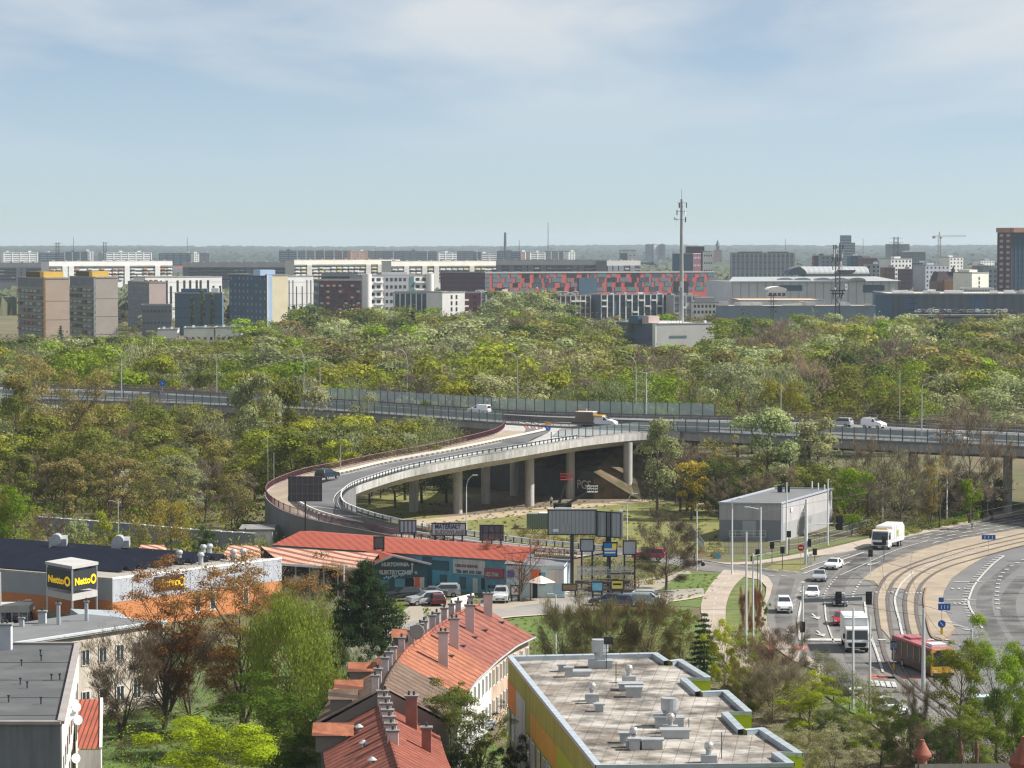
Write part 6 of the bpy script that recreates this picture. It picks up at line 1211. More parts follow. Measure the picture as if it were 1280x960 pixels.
def make_car(name, label, pm, kind='hatch', group=None):
    """car at the origin, nose towards +x"""
    t_ = thing(name, label, {'van': 'van', 'suv': 'car', 'hatch': 'car', 'sedan': 'car'}.get(kind, 'car'), (0, 0, 0), 0, group)
    D = {'hatch': (4.1, 1.75, 1.48), 'suv': (4.6, 1.86, 1.68), 'sedan': (4.6, 1.8, 1.43), 'van': (4.4, 1.83, 1.85), 'minivan': (4.6, 1.83, 1.7)}[kind]; L, Wd, H = D; h2 = Wd/2
    hood = H*.60; belt = H*.62
    prof = {'hatch': [(-.5,.22),(-.5,.55),(-.485,.66),(-.43,.95),(-.36,1.0),(-.05,1.0),(.2,.66),(.44,.56),(.495,.42),(.5,.22)], 'suv': [(-.5,.24),(-.5,.58),(-.485,.68),(-.45,.96),(-.38,1.0),(0,1.0),(.2,.7),(.46,.62),(.5,.45),(.5,.24)],
            'sedan': [(-.5,.22),(-.5,.62),(-.47,.7),(-.36,.72),(-.2,.99),(.02,1.0),(.22,.69),(.46,.58),(.5,.42),(.5,.22)], 'van': [(-.5,.2),(-.5,.6),(-.495,.9),(-.46,.99),(.05,1.0),(.24,.72),(.46,.56),(.5,.4),(.5,.2)], 'minivan': [(-.5,.2),(-.5,.6),(-.48,.92),(-.43,1.0),(.02,1.0),(.27,.66),(.47,.54),(.5,.38),(.5,.2)]}[kind]
    wz = lambda z: h2*(1 if z < .62 else 1-.32*(z-.62)/.38*(.9))
    b = MB(); n = len(prof); lv = [(x*L, -wz(z), z*H) for x, z in prof]; rv = [(x*L, wz(z), z*H) for x, z in prof]; b.v = lv+rv
    for i in range(n-1): b.f.append((i, i+1, n+i+1, n+i)); b.m.append(0)
    b.f.append((n-1, 0, n, 2*n-1)); b.m.append(0)
    # sides as fans of quads about the sill
    b.f.append(tuple(reversed(range(n)))); b.f.append(tuple(range(n, 2*n))); b.m += [0, 0]
    o = b.build('body', pm, t_, False); md = o.modifiers.new('bv', 'BEVEL'); md.width = .06; md.segments = 2; md.limit_method = 'ANGLE'
    k = [i for i in range(n-1) if prof[i][1] > .98 and prof[i+1][1] <= .74][0]; (xa, za), (xb, zb) = prof[k], prof[k+1]
    b = MB(); f = lambda t_, e: (((xa+(xb-xa)*t_)*L+.012), e, (za+(zb-za)*t_)*H+.014); wq = lambda t_: wz(za+(zb-za)*t_)*.9
    b.quad(f(.08, -wq(.08)), f(.92, -wq(.92)), f(.92, wq(.92)), f(.08, wq(.08))); b.build('windscreen', cglass, t_, False)
    rr_ = [i for i in range(n-1) if prof[i+1][1] >= .95 and prof[i][1] < .95][0]; (xa2, za2), (xb2, zb2) = prof[rr_], prof[rr_+1]
    if kind == 'van': xa2, za2, xb2, zb2 = -.5, .6, -.495, .9
    b = MB(); g_ = lambda t_, e: ((xa2+(xb2-xa2)*t_)*L-.014, e, (za2+(zb2-za2)*t_)*H+.006); b.quad(g_(.1, -wz(.7)*.85), g_(.9, -wz(.95)*.85), g_(.9, wz(.95)*.85), g_(.1, wz(.7)*.85)); b.build('rear_window', cglass, t_, False)
    for s_ in (-1, 1):
        x0, x1 = xb*L-.25*(xb-xa)*L, xa*L; xr = xb2*L+.1 if kind != 'van' else .02*L; zt_, zl = .93*H, .66*H
        b = MB(); y0, y1 = s_*(wz(.66)+.012), s_*(wz(.93)+.012); b.quad((xr-.12*(kind != 'van'), y0, zl), (x0, y0, zl), (x1+.06, y1, zt_), (xr+.1, y1, zt_)); b.build('side_window', cglass, t_, False)
        b = MB(); b.box((x0+.02, s_*(h2+.1), .68*H), (.14, .2, .13)); b.build('mirror', pm, t_, False)
        b = MB(); b.box((L/2-.08, s_*h2*.74, .47*H), (.16, .34, .14)); b.build('headlight', lampw, t_, False); b = MB(); b.box((-L/2+.03, s_*h2*.8, .56*H), (.1, .2, .22)); b.build('tail_light', lampr, t_, False)
        for x_ in (-.31*L, .31*L): wheel(t_, x_, s_*(h2-.1))
    b = MB(); b.box((L/2-.005, 0, .3*H), (.04, Wd*.6, .16)); b.build('grille', black, t_, False); b = MB(); b.box((L/2+.02, 0, .26*H), (.02, .5, .11)); b.build('number_plate', plate, t_, False)
    return t_
def place(t_, px, py, head, z=0.0):          # head: compass of the nose, degrees from +x anticlockwise
    p = W(px, py, z); t_.location = p; t_.rotation_euler = (0, 0, math.radians(head)); t_.scale = (1.13,)*3; return t_
Wt = paintm('white', (.72, .73, .74)); Sv = paintm('silver', (.36, .38, .4)); Bk = paintm('black', (.02, .022, .028)); Rd = paintm('red', (.35, .02, .03)); Dr = paintm('dark_red', (.12, .015, .02)); Bl = paintm('blue', (.03, .06, .15)); Gy = paintm('grey', (.13, .14, .15)); Pk = paintm('raspberry', (.45, .05, .12)); Db = paintm('deep_blue_black', (.015, .03, .045))
place(make_car('parked_car', 'small white delivery van driving towards the viewer in the leftmost lane', Wt, 'van'), 980, 765, -92)
place(make_car('car', 'white hatchback in the middle lane just above the traffic signal arm', Wt, 'hatch'), 1015.5, 748, -98)
place(make_car('car', 'silver car second in the queue, between two white cars', Sv, 'sedan'), 1024.5, 726, -99)
place(make_car('car', 'white saloon car leading down from the avenue past the grass triangle', Wt, 'sedan'), 1042, 711, -108)
place(make_car('car', 'silver car half hidden behind the hanging traffic signal', Sv, 'hatch'), 1049.5, 757, -94)
place(make_car('car', 'red car hidden behind the white box lorry', Rd, 'hatch'), 1051, 781, -95)
place(make_car('car', 'black estate car alone on the curved ramp', Db, 'suv'), 409, 599, 62, 8.65)
place(make_car('car', 'raspberry red car on the side road behind the bare tree', Pk, 'suv'), 811, 700, 170, .3)
place(make_car('parked_car', 'black off-road car parked before the gabled shop', Bk, 'suv'), 503, 751, 200)
place(make_car('parked_car', 'silver off-road car parked nearest the street before the shops', Sv, 'suv'), 531, 756, 205)
place(make_car('parked_car', 'dark red car parked beside the silver off-road car', Dr, 'hatch'), 546, 756, 100)
place(make_car('parked_car', 'silver-grey minivan parked against the teal warehouse', Sv, 'minivan'), 552, 746, 185)
place(make_car('parked_car', 'dark grey car parked left of the silver minivan', Gy, 'sedan'), 537, 747, 180)
place(make_car('parked_car', 'white van parked facing the street before the maroon banner', Wt, 'van'), 626, 752, -92)
place(make_car('parked_car', 'dark blue car parked left of the big white van', Bl, 'hatch'), 771, 758, 170)
place(make_car('parked_car', 'black car parked leftmost beside the brown thicket', Bk, 'hatch'), 757, 757, 172)
place(make_car('parked_car', 'silver car parked between the terrace and the green building', Sv, 'hatch'), 600, 915, 70)
place(make_car('parked_car', 'blue car behind the pine tree', Bl, 'hatch'), 420, 778, 150); place(make_car('parked_car', 'white car half hidden by the pine branches', Wt, 'hatch'), 446, 772, 160)
place(make_car('parked_car', 'dark grey car parked under the roadside street trees', Gy, 'suv'), 1052, 868, -60)
place(make_car('parked_car', 'white car hidden behind the leafy bush below the red crossing', Wt, 'hatch'), 1112, 892, -60)
place(make_car('car', 'silver car on the viaduct beyond the noise screens', Sv, 'suv'), 1050, 533.5, 150, HE)
place(make_car('car', 'white van on the viaduct following the silver car', Wt, 'van'), 1092, 535.5, -40, HE)
place(make_car('car', 'white car seen through the right part of the noise screens', Wt, 'hatch'), 1176, 551, 140, HE); place(make_car('car', 'second white car seen through the noise screens at the right', Wt, 'sedan'), 1194, 553.5, 140, HE)
place(make_car('car', 'black car on the viaduct far left above the noise screens', Bk, 'hatch'), 195, 497, 145, HE)
place(make_car('car', 'red car beyond the far glass screens', Rd, 'hatch'), 725, 520, 150, HE)
# parked cars in front of the supermarket and the shopping centre (small copies)
src = make_car('parked_car', 'x', Gy, 'hatch', 'cars parked by the supermarket')
place(src, 6, 778, 80); src['label'] = 'dark car parked leftmost in the supermarket car park'
c_ = dup(src, W(22, 776, 0), math.radians(82), 'dark car parked second from the left edge in the supermarket car park'); c_ = dup(src, W(37, 777, 0), math.radians(78), 'dark car parked third from the left edge in the supermarket car park')
cs = [make_car('parked_car', 'x', m_, 'hatch', 'cars parked at the shopping centre') for m_ in (Wt, Sv, Rd, Gy)]; rr = random.Random(8); used = set()
for i in range(26):
    k = rr.choice([0, 0, 0, 1, 1, 3, 2]); x_ = 1150+i*5+rr.uniform(-1, 1); Y_ = 1386; loc = (XY(x_, Y_), Y_, max(0, topz(392.3, Y_)))
    loc = (loc[0], loc[1], topz(391.6+rr.uniform(-.5, .5), Y_))
    if i >= 22: loc = (XY(690+(i-22)*9, 1600), 1600, topz(368.5, 1600))
    if k not in used: c_ = cs[k]; used.add(k); c_.location = loc; c_.rotation_euler = (0, 0, rr.choice([0, math.pi, 1.5]))
    else: c_ = dup(cs[k], loc, rr.choice([0, math.pi, 1.5]))
    c_.scale = (1.25,)*3; reg(c_, ['white', 'silver', 'red', 'grey'][k]+' parked car')
b = MB(); b.box((XY(1225, 1392), 1392, topz(394.5, 1392)), (60, 14, .8)); tag(b.build('parking_terrace', concrete_d), kind='structure'); b = MB(); p = XY(1225, 1392); b.box((p, 1392, topz(394.5, 1392)/2-.4), (58, 12, topz(394.5, 1392)-.9)); tag(b.build('parking_terrace_base', concrete_d), kind='structure')
for k in range(4):
    if k not in used: 
        for ch in cs[k].children_recursive: bpy.data.objects.remove(ch)
        bpy.data.objects.remove(cs[k])

def yfar0(px): return min(farE, key=lambda p: abs(PX(p)[0]-px)).y
def lorry(name, label, cab_m, L, Wd, Hc, box, px, py, head, refuse=False, z=0.0):
    t_ = thing(name, label, 'lorry'); b = MB(); cl = 1.9
    pr = [(L/2, .45), (L/2, 1.3), (L/2-.12, 1.5), (L/2-.28, Hc-.15), (L/2-.5, Hc), (L/2-cl, Hc), (L/2-cl, .45)]
    b.v = [(x, -Wd/2, z_) for x, z_ in pr]+[(x, Wd/2, z_) for x, z_ in pr]; n = len(pr)
    for i in range(n): b.f.append((i, (i+1) % n, n+(i+1) % n, n+i)); b.m.append(0)
    b.f += [tuple(reversed(range(n))), tuple(range(n, 2*n))]; b.m += [0, 0]; o = b.build('cab', cab_m, t_, False); md = o.modifiers.new('bv', 'BEVEL'); md.width = .07; md.segments = 2
    b = MB(); b.quad((L/2-.105, -Wd*.46, 1.5), (L/2-.105, Wd*.46, 1.5), (L/2-.25, Wd*.44, Hc-.3), (L/2-.25, -Wd*.44, Hc-.3)); o2 = b.build('windscreen', cglass, t_, False); o2.location.x = .03
    b = MB(); b.box((L/2+.01, 0, .95), (.05, Wd*.8, .45)); b.build('grille', black, t_, False); b = MB(); b.box((L/2+.03, 0, .5), (.12, Wd*.98, .28)); b.build('bumper', black if not refuse else steel_d, t_, False); b = MB(); b.box((L/2+.1, 0, .5), (.02, .5, .12)); b.build('number_plate', plate, t_, False)
    for s_ in (-1, 1):
        b = MB(); b.box((L/2+.02, s_*Wd*.4, .72), (.08, .32, .2)); b.build('headlight', lampw, t_, False); b = MB(); b.quad((L/2-.35, s_*(Wd/2+.012), 1.5), (L/2-1.3, s_*(Wd/2+.012), 1.5), (L/2-1.3, s_*(Wd/2+.012), Hc-.35), (L/2-.5, s_*(Wd/2+.012), Hc-.35)); b.build('side_window', cglass, t_, False)
        b = MB(); b.box((L/2-.1, s_*(Wd/2+.2), 1.9), (.12, .22, .55)); b.build('mirror', black, t_, False)
        for x_ in [L/2-1.1, -L/2+1.4]+([-L/2+2.6] if refuse else []): wheel(t_, x_, s_*(Wd/2-.17), .48, .3)
    b = MB(); b.box((-.6, 0, .7), (L-1.2, .9, .3)); b.build('chassis', steel_d, t_, False)
    if not refuse:
        b = MB(); b.box(((-L/2+L/2-cl-.15)/2, 0, .95+box/2), (L-cl-.15, Wd+.12, box)); o = b.build('cargo_box', Wt, t_, False); md = o.modifiers.new('bv', 'BEVEL'); md.width = .04
        b = MB(); b.box((L/2-cl-.1, 0, .95+box-.1), (.06, Wd+.16, .12)); b.build('box_frame', steel, t_, False)
    else:
        b = MB(); pr = [(L/2-cl-.2, .9), (L/2-cl-.2, 3.3), (-L/2+1.6, 3.45), (-L/2+1.0, 3.5), (-L/2, 2.9), (-L/2, 1.0), (-L/2+.6, .8)]; b.v = [(x, -Wd/2, z_) for x, z_ in pr]+[(x, Wd/2, z_) for x, z_ in pr]; n = len(pr)
        for i in range(n): b.f.append((i, (i+1) % n, n+(i+1) % n, n+i)); b.m.append(0)
        b.f += [tuple(reversed(range(n))), tuple(range(n, 2*n))]; b.m += [0, 0]; o = b.build('hopper_body', Wt, t_, False); md = o.modifiers.new('bv', 'BEVEL'); md.width = .06
        for x_ in (-1.2, 0, 1.1):
            b = MB(); b.box((x_, 0, 2.1), (.12, Wd+.1, 2.5)); b.build('rib', Wt, t_, False)
        b = MB(); b.box((-.6, -Wd/2-.06, 2.2), (.9, .04, .8)); b.box((-.6, Wd/2+.06, 2.2), (.9, .04, .8)); b.build('side_emblem', mat('emblem_green_yellow', (.5, .5, .08), .5, .3, 2, tint=((.1, .3, .08), 3, .45, .6)), t_, False); b = MB(); b.box((L/2-1.0, 0, Hc+.12), (.3, Wd*.7, .16)); b.build('beacon_bar', mat('amber', (.7, .35, .03), .4, .05, 1), t_, False)
    return place(t_, px, py, head, z)
lorry('box_lorry', 'white box lorry driving towards the viewer at the junction', Wt, 8.0, 2.45, 2.75, 2.7, 1068, 811, -92)
lorry('refuse_lorry', 'white refuse lorry coming down the avenue', Wt, 8.6, 2.5, 2.9, 2.5, 1110, 684.5, -113, True)
# bus
bx = thing('city_bus', 'yellow-fronted city bus with dusky red roof driving towards the viewer', 'bus'); L, Wd, H = 11.8, 2.5, 3.0
busy = mat('bus_yellow', (.75, .42, .03), .4, .06, .6, spec=.5); busr = mat('bus_roof_red', (.36, .12, .13), .6, .15, .5); busb = mat('bus_dark', (.03, .03, .035), .3, .1, .5)
b = MB(); b.box((0, 0, .78), (L, Wd, .9)); o = b.build('lower_body', mat('bus_red', (.1, .05, .03), .4, .08, .6), bx, False); md = o.modifiers.new('bv', 'BEVEL'); md.width = .1
b = MB(); b.box((-.05, 0, 1.95), (L-.1, Wd-.06, 1.45)); b.build('window_ribbon', busb, bx, False)
b = MB(); b.box((0, 0, 2.84), (L-.1, Wd, .34)); o = b.build('roof', busr, bx, False); md = o.modifiers.new('bv', 'BEVEL'); md.width = .12; md.segments = 3
b = MB(); b.box((L/2-.05, 0, .75), (.3, Wd+.02, .95)); b.box((L/2-.1, Wd/2-.08, 1.75), (.3, .2, 2.1)); b.box((L/2-.1, -Wd/2+.08, 1.75), (.3, .2, 2.1)); b.box((L/2-.08, 0, 2.78), (.3, Wd, .3)); o = b.build('front_frame', busy, bx, False)
b = MB(); b.box((L/2-.02, 0, 1.9), (.2, Wd-.36, 1.4)); b.build('windscreen', cglass, bx, False); b = MB(); b.box((L/2+.1, 0, 2.75), (.04, 1.6, .22)); b.build('destination_display', black, bx, False); b = MB(); b.box((L/2+.12, 0, .42), (.05, Wd*.9, .25)); b.build('bumper', steel_d, bx, False)
b = MB(); b.box((3.6, .1, 3.15), (1.8, 1.5, .3)); b.build('roof_unit', white, bx, False); b = MB(); b.box((-2.5, 0, 3.12), (2.2, 1.5, .22)); b.build('roof_unit', busr, bx, False)
for s_ in (-1, 1):
    b = MB(); b.box((L/2+.1, s_*.9, .72), (.06, .35, .2)); b.build('headlight', lampw, bx, False); b = MB(); b.box((L/2+.25, s_*(Wd/2+.12), 2.3), (.12, .14, .45)); b.build('mirror', black, bx, False)
    for x_ in (L/2-2.6, -L/2+3.3): wheel(bx, x_, s_*(Wd/2-.14), .48, .28)
    for k in range(6): b = MB(); b.box((-L/2+1.3+k*1.75, s_*(Wd/2-.02), 1.95), (.09, .06, 1.4)); b.build('pillar', busy, bx, False)
place(bx, 1153, 838, -77)
# crew van with tarpaulin body on the ramp mouth, white lorry beyond
cv = make_car('crew_van', 'white crew-cab van with brown tarpaulin body at the ramp mouth', Wt, 'van'); 
b = MB(); b.box((-3.2, 0, 1.65), (3.2, 2.0, 1.7)); b.build('tarpaulin_body', mat('tarp_brown', (.17, .145, .115), .9, .15, 1), cv, False); b = MB(); b.box((-3.2, 0, 2.55), (3.2, 2.05, .12)); b.build('tarpaulin_top', cream, cv, False); b = MB(); b.box((-3.5, 0, .7), (4.0, 2.0, .2)); b.build('chassis', steel_d, cv, False)
for s_ in (-1, 1): wheel(cv, -3.9, s_*.85, .36)
b = MB(); b.box((-1.0, 0, 1.9), (1.9, 1.7, .25)); b.build('roof_rack', mat('amber', (.7, .35, .03)), cv, False); place(cv, 755, 534, -22, HE+.05); cv.scale = (1.2, 1.2, 1.2)
place(make_car('car', 'white van seen behind the glass screens above the ramp hook', Wt, 'van'), 599, 517.5, 150, HE)
# big white panel van parked by the lawn
bv = make_car('parked_van', 'large white panel van with blue-grey side parked beside the lawn', Wt, 'van'); bv.scale = (1.4, 1.15, 1.35); place(bv, 812, 758, -12)
b = MB(); b.box((-.8, -.93, 1.15), (2.4, .04, .8)); b.box((-.8, .93, 1.15), (2.4, .04, .8)); b.build('side_panel', mat('panel_bluegrey', (.3, .38, .45), .5, .06, 1), bv, False)
b = MB(); b.box((-.6, 0, 1.92), (2.2, 1.2, .12)); b.build('roof_rack', steel, bv, False)

# ================================================================ boom lift under the ramp
bl = thing('boom_lift', 'red-basket boom lift with two raised arms under the ramp', 'boom lift', W(703, 636)); p = W(703, 637)
b = MB(); b.box((p.x, p.y, .9), (3.4, 2.0, .7)); b.build('chassis', steel_d, bl); 
for sx_2 in (-1, 1):
    for sy_ in (-1, 1): b = MB(); b.tube([(p.x+sx_2*1.2, p.y+sy_*.9, .5), (p.x+sx_2*1.2, p.y+sy_*1.2, .5)], .5, 14); b.build('wheel', tyre, bl)
t1_ = WY(708.5, 597, p.y); MB().bar((p.x-.6, p.y, 1.2), t1_-dz*.5, .4, .5).build('boom', steel_d, bl)
red_b = mat('basket_red', (.5, .06, .07), .5, .1, 1)
def basket(c_, w_, m_, root):
    b = MB()
    for z_ in (0, .6, 1.1):
        for s_ in (-1, 1): b.bar((c_.x-w_/2, c_.y+s_*.5, c_.z+z_), (c_.x+w_/2, c_.y+s_*.5, c_.z+z_), .09, .09); b.bar((c_.x+s_*w_/2, c_.y-.5, c_.z+z_), (c_.x+s_*w_/2, c_.y+.5, c_.z+z_), .09, .09)
    for q in range(6): b.bar((c_.x-w_/2+w_*q/5, c_.y-.5, c_.z), (c_.x-w_/2+w_*q/5, c_.y-.5, c_.z+1.1), .08, .08)
    b.box((c_.x, c_.y, c_.z), (w_, 1.0, .1)); b.build('basket', m_, root)
basket(t1_-dz*.4, 2.3, red_b, bl)
b2l = thing('boom_lift', 'grey boom lift arm slanting right to a white basket under the ramp', 'boom lift', W(704, 640)); p2 = W(704, 641); t2_ = WY(735, 613, p2.y); MB().bar((p2.x-.3, p2.y, 1.0), t2_-dz*.3, .35, .45).build('boom', steel_d, b2l); basket(t2_-dz*.3+Vector((.8, 0, 0)), 1.9, white, b2l); b = MB(); b.box((p2.x, p2.y-1.2, .7), (3, 1.8, .7)); b.build('chassis', steel, b2l)

# ================================================================ billboards and boards
def board(name, label, x0, x1, y0, y1, Y, m_, base=None, yaw=0.0, posts=1, frame=steel_d, back=True, cat='billboard', thick=.3, pw=.25):
    a_, c_ = WY(x0, y1, Y), WY(x1, y1, Y); z0, z1 = a_.z, WY(x0, y0, Y).z; cx = (a_.x+c_.x)/2; w_ = c_.x-a_.x; t_ = thing(name, label, cat, (cx, Y, 0)); cz = math.cos(yaw); sz = math.sin(yaw)
    b = MB(); b.box((cx, Y, (z0+z1)/2), (w_/max(.3, cz), thick, z1-z0), yaw); pl_ = b.build('panel', m_, t_)
    b = MB()
    for z_ in (z0, z1): b.box((cx, Y-.02*cz, z_), (w_/max(.3, cz)+.2, thick+.12, .16), yaw)
    for s_ in (-1, 1): b.box((cx+s_*w_/2, Y+s_*sz*w_/2/max(.3, cz), (z0+z1)/2), (.16, thick+.12, z1-z0), yaw)
    b.build('frame', frame, t_); b = MB()
    for q in range(posts): x_ = cx+(0 if posts == 1 else (q/(posts-1)-.5)*w_*.8); o_ = MB(); o_.box((x_, Y+.25, z0/2+.3), (pw, pw, z0+.6)); o_.build('post', frame, t_)
    return t_, Vector((a_.x, Y, z0)), w_, z1-z0
ribg = stripe_mat('ribbed_board', (.31, .335, .35), (.22, .24, .255), (1, 0, 0), .55, .7, .6)
t_, o_, w_, h_ = board('billboard', 'large twin-sided grey billboard, left half of the pair on black posts', 685, 745, 637.5, 668, 433, ribg, frame=steel_d, pw=.5); put('notice', (.8, .1, .4), white, t_, o_+Vector((1.1, -.2, .6))); put('hatch', (1.0, .06, 1.1), MATS['ribbed_board'], t_, o_+Vector((2.6, -.2, .9)))
b = MB(); b.bar(o_+Vector((0, 0, h_+.1)), o_+Vector((w_, 0, h_+.1)), .3, .15); b.build('top_trim', steel_w, t_)
t_, o_, w_, h_ = board('billboard', 'large grey billboard seen from behind with black strut, right half of the pair', 746, 776, 640, 671, 432, ribg, yaw=-.7, frame=steel_d, pw=.5); b = MB(); 
for dx_ in (-.35, .25): b.box((o_.x+w_/2+dx_, 431.6, o_.z+h_/2-.5), (.22, .25, h_+1.2))
b.build('strut', black, t_); b = MB(); b.box((o_.x+w_+.15, 434, o_.z+h_/2), (.5, .5, h_+.2)); b.build('end_panel', white, t_)
darkb = mat('board_back', (.085, .1, .105), .7, .15, .6)
t_, o_, w_, h_ = board('billboard', 'dark billboard back on one post in front of the ramp hairpin', 361, 402, 596, 626, 468, darkb, posts=1)
b = MB()
for q in range(6): b.box((o_.x+w_*(q+.5)/6, 467.75, o_.z+h_/2), (.1, .1, h_))
for q in range(2): b.box((o_.x+w_/2, 467.7, o_.z+h_*(.3+.4*q)), (w_, .1, .12))
b.build('batten', mat('batten_grey', (.16, .17, .17), .7, .1, 1), t_)
lil = mat('board_lilac', (.5, .47, .55), .7, .1, .8)
t_, o_, w_, h_ = board('signboard', 'lilac-grey striped signboard behind the red roof, left of the lettered one', 500, 520, 650.5, 666, 474, lil, posts=2)
b = MB(); 
for q in range(3): b.box((o_.x+w_*(q+1)/4, 473.8, o_.z+h_/2), (.14, .06, h_))
b.build('batten', steel_d, t_)
t_, o_, w_, h_ = board('signboard', 'grey signboard lettered in dark and red capitals behind the red roof', 540, 582, 654, 669, 470, mat('board_grey', (.6, .58, .65), .7, .08, .8), posts=4); text('MATERIAŁY', 'lettering', 1.02, mat('letter_navy', (.04, .05, .1), .7, .05, 1), t_, o_+Vector((.45, -.2, 1.02)), bold=.02, sx=.76); text('BUDOWLANE', 'lettering', .95, mat('letter_rust', (.28, .15, .13), .7, .05, 1), t_, o_+Vector((.45, -.2, .16)), bold=.015, sx=.76)
t_, o_, w_, h_ = board('signboard', 'dark signboard back with battens, right of the lettered one', 600, 629, 656.5, 675, 462, mat('board_plum', (.13, .12, .15), .7, .1, .8), posts=3); b = MB(); 
for q in range(4): b.box((o_.x+w_*(q+.5)/4, 461.8, o_.z+h_/2), (.12, .06, h_))
b.box((o_.x+w_/2, 461.8, o_.z+h_*.5), (w_, .06, .12)); b.build('batten', steel_d, t_)
board('signboard', 'small grey signboard standing above the gabled shop roof', 467.5, 480, 671, 686, 440, mat('board_olive', (.17, .17, .16), .8, .1, .8), posts=2)
t_, o_, w_, h_ = board('signboard', 'blue and yellow signboard under the right billboard', 754, 771, 678, 695.5, 428, mat('board_blue', (.02, .17, .5), .6, .05, 1), posts=1, frame=black, thick=.15)
put('yellow_block', (.62, .06, .75), mat('board_yellow', (.8, .65, .12), .6, .05, 1), t_, o_+Vector((1.55, -.13, 1.45))); put('white_band', (1.6, .06, .16), white, t_, o_+Vector((.95, -.13, .95))); put('white_band', (1.5, .06, .2), white, t_, o_+Vector((.95, -.13, .55))); put('yellow_bar', (1.7, .06, .1), MATS['board_yellow'], t_, o_+Vector((.95, -.14, 1.12)))
board('signboard', 'translucent pale panel left of the blue and yellow signboard', 725.5, 742, 674, 689, 436, mat('panel_pale', (.5, .53, .57), .5, .08, 1), posts=2, thick=.1)
board('signboard', 'translucent pale panel right of the blue and yellow signboard', 779, 795, 676, 693, 436, mat('panel_pale', (.35, .38, .42)), posts=2, thick=.1)
t_, o_, w_, h_ = board('banner', 'light blue banner on the low yard fence', 739.5, 753.5, 727.5, 739, 425, mat('banner_blue', (.2, .5, .68), .7, .25, 2), posts=2, thick=.05, cat='banner')
t_, o_, w_, h_ = board('banner', 'yellow banner on the low yard fence', 764, 779, 725.5, 736.5, 425, mat('banner_yellow', (.78, .66, .12), .7, .1, 2), posts=2, thick=.05, cat='banner'); put('dark_mark', (1.2, .04, .25), black, t_, o_+Vector((.85, -.06, .7)))
t_, o_, w_, h_ = board('signboard', 'weathered brown board fence panel left of the blue banner', 703, 721, 730, 738, 425, mat('board_brown', (.3, .22, .13), .9, .2, 1), posts=2, thick=.1)
t_, o_, w_, h_ = board('signboard', 'framed white poster board beside the forked budding tree', 638.5, 649, 732, 744, 421, white, posts=2, thick=.08, frame=steel_d); b = MB(); b.poly([o_+Vector((.35, -.1, .2)), o_+Vector((.8, -.1, .5)), o_+Vector((.95, -.1, 1.1)), o_+Vector((.55, -.1, .7))]); b.build('red_motif', red_b, t_)
# scaffold racks in the yard
sk = thing('scaffold_rack', 'grey steel scaffold racks stacked in the yard under the billboards', 'scaffold', W(750, 738)); b = MB()
for r_ in range(4):
    y_ = 432-r_*1.5; x0, x1 = XY(722, y_), XY(790, y_)
    for k in range(6): x_ = x0+(x1-x0)*k/5; b.box((x_, y_, 1.9), (.09, .09, 3.8))
    for z_ in (.8, 1.9, 3.0, 3.7): b.bar((x0, y_, z_), (x1, y_, z_), .08, .08)
b.build('rack_frame', steel, sk); b = MB(); rr = random.Random(2)
for k in range(22): b.box((XY(rr.uniform(725, 788), 430), 430-rr.uniform(0, 4), rr.choice([.9, 2.0, 3.1])), (rr.uniform(1, 2.5), .5, rr.uniform(.1, .5)))
b.build('stored_planks', mat('planks_dark', (.1, .08, .06), .9, .3, 1), sk)
yf = thing('yard_fence', 'low brown yard fence along the street', 'fence', W(750, 742)); b = MB(); P = [W(705, 744.5), W(790, 738), W(800, 735)]
for i in range(2):
    for z_ in (.4, .9, 1.3): b.bar(V3(P[i], z_), V3(P[i+1], z_), .05, .08)
for p in resample(P, 1.2): b.box((p.x, p.y, .7), (.08, .08, 1.4))
b.build('fence_panel', mat('fence_brown', (.12, .08, .06), .9, .2, 1), yf)
ct = thing('container', 'dark green-grey container left behind the big billboard', 'container', W(678, 664)); p = W(677, 661); b = MB(); b.box((p.x, p.y, 1.4), (5.2, 2.4, 2.6)); o = b.build('body', stripe_mat('container_green', (.16, .19, .16), (.12, .145, .125), (1, 0, 0), .4, .5), ct); b = MB(); b.box((p.x+.6, p.y, 2.8), (2, 2, .15)); b.build('roof_sheet', white, ct)
# white wall piece with marks behind the terrace end
gwl = thing('garden_wall', 'white lettered garden wall above the last terrace chimneys', 'wall', W(564, 764)); p, q = W(564, 762), W(592, 755); MB().bar(V3(p, .75), V3(q, .75), .15, 1.5).build('wall', white, gwl); b = MB(); 
for k in range(7): c_ = p.lerp(q, .2+.1*k)+Vector((.02, -.12, .8)); b.box(c_, (.22, .04, .3+.1*(k % 2)), 0)
b.build('faded_marks', mat('mark_red', (.5, .2, .18), .8, .1, 1), gwl)

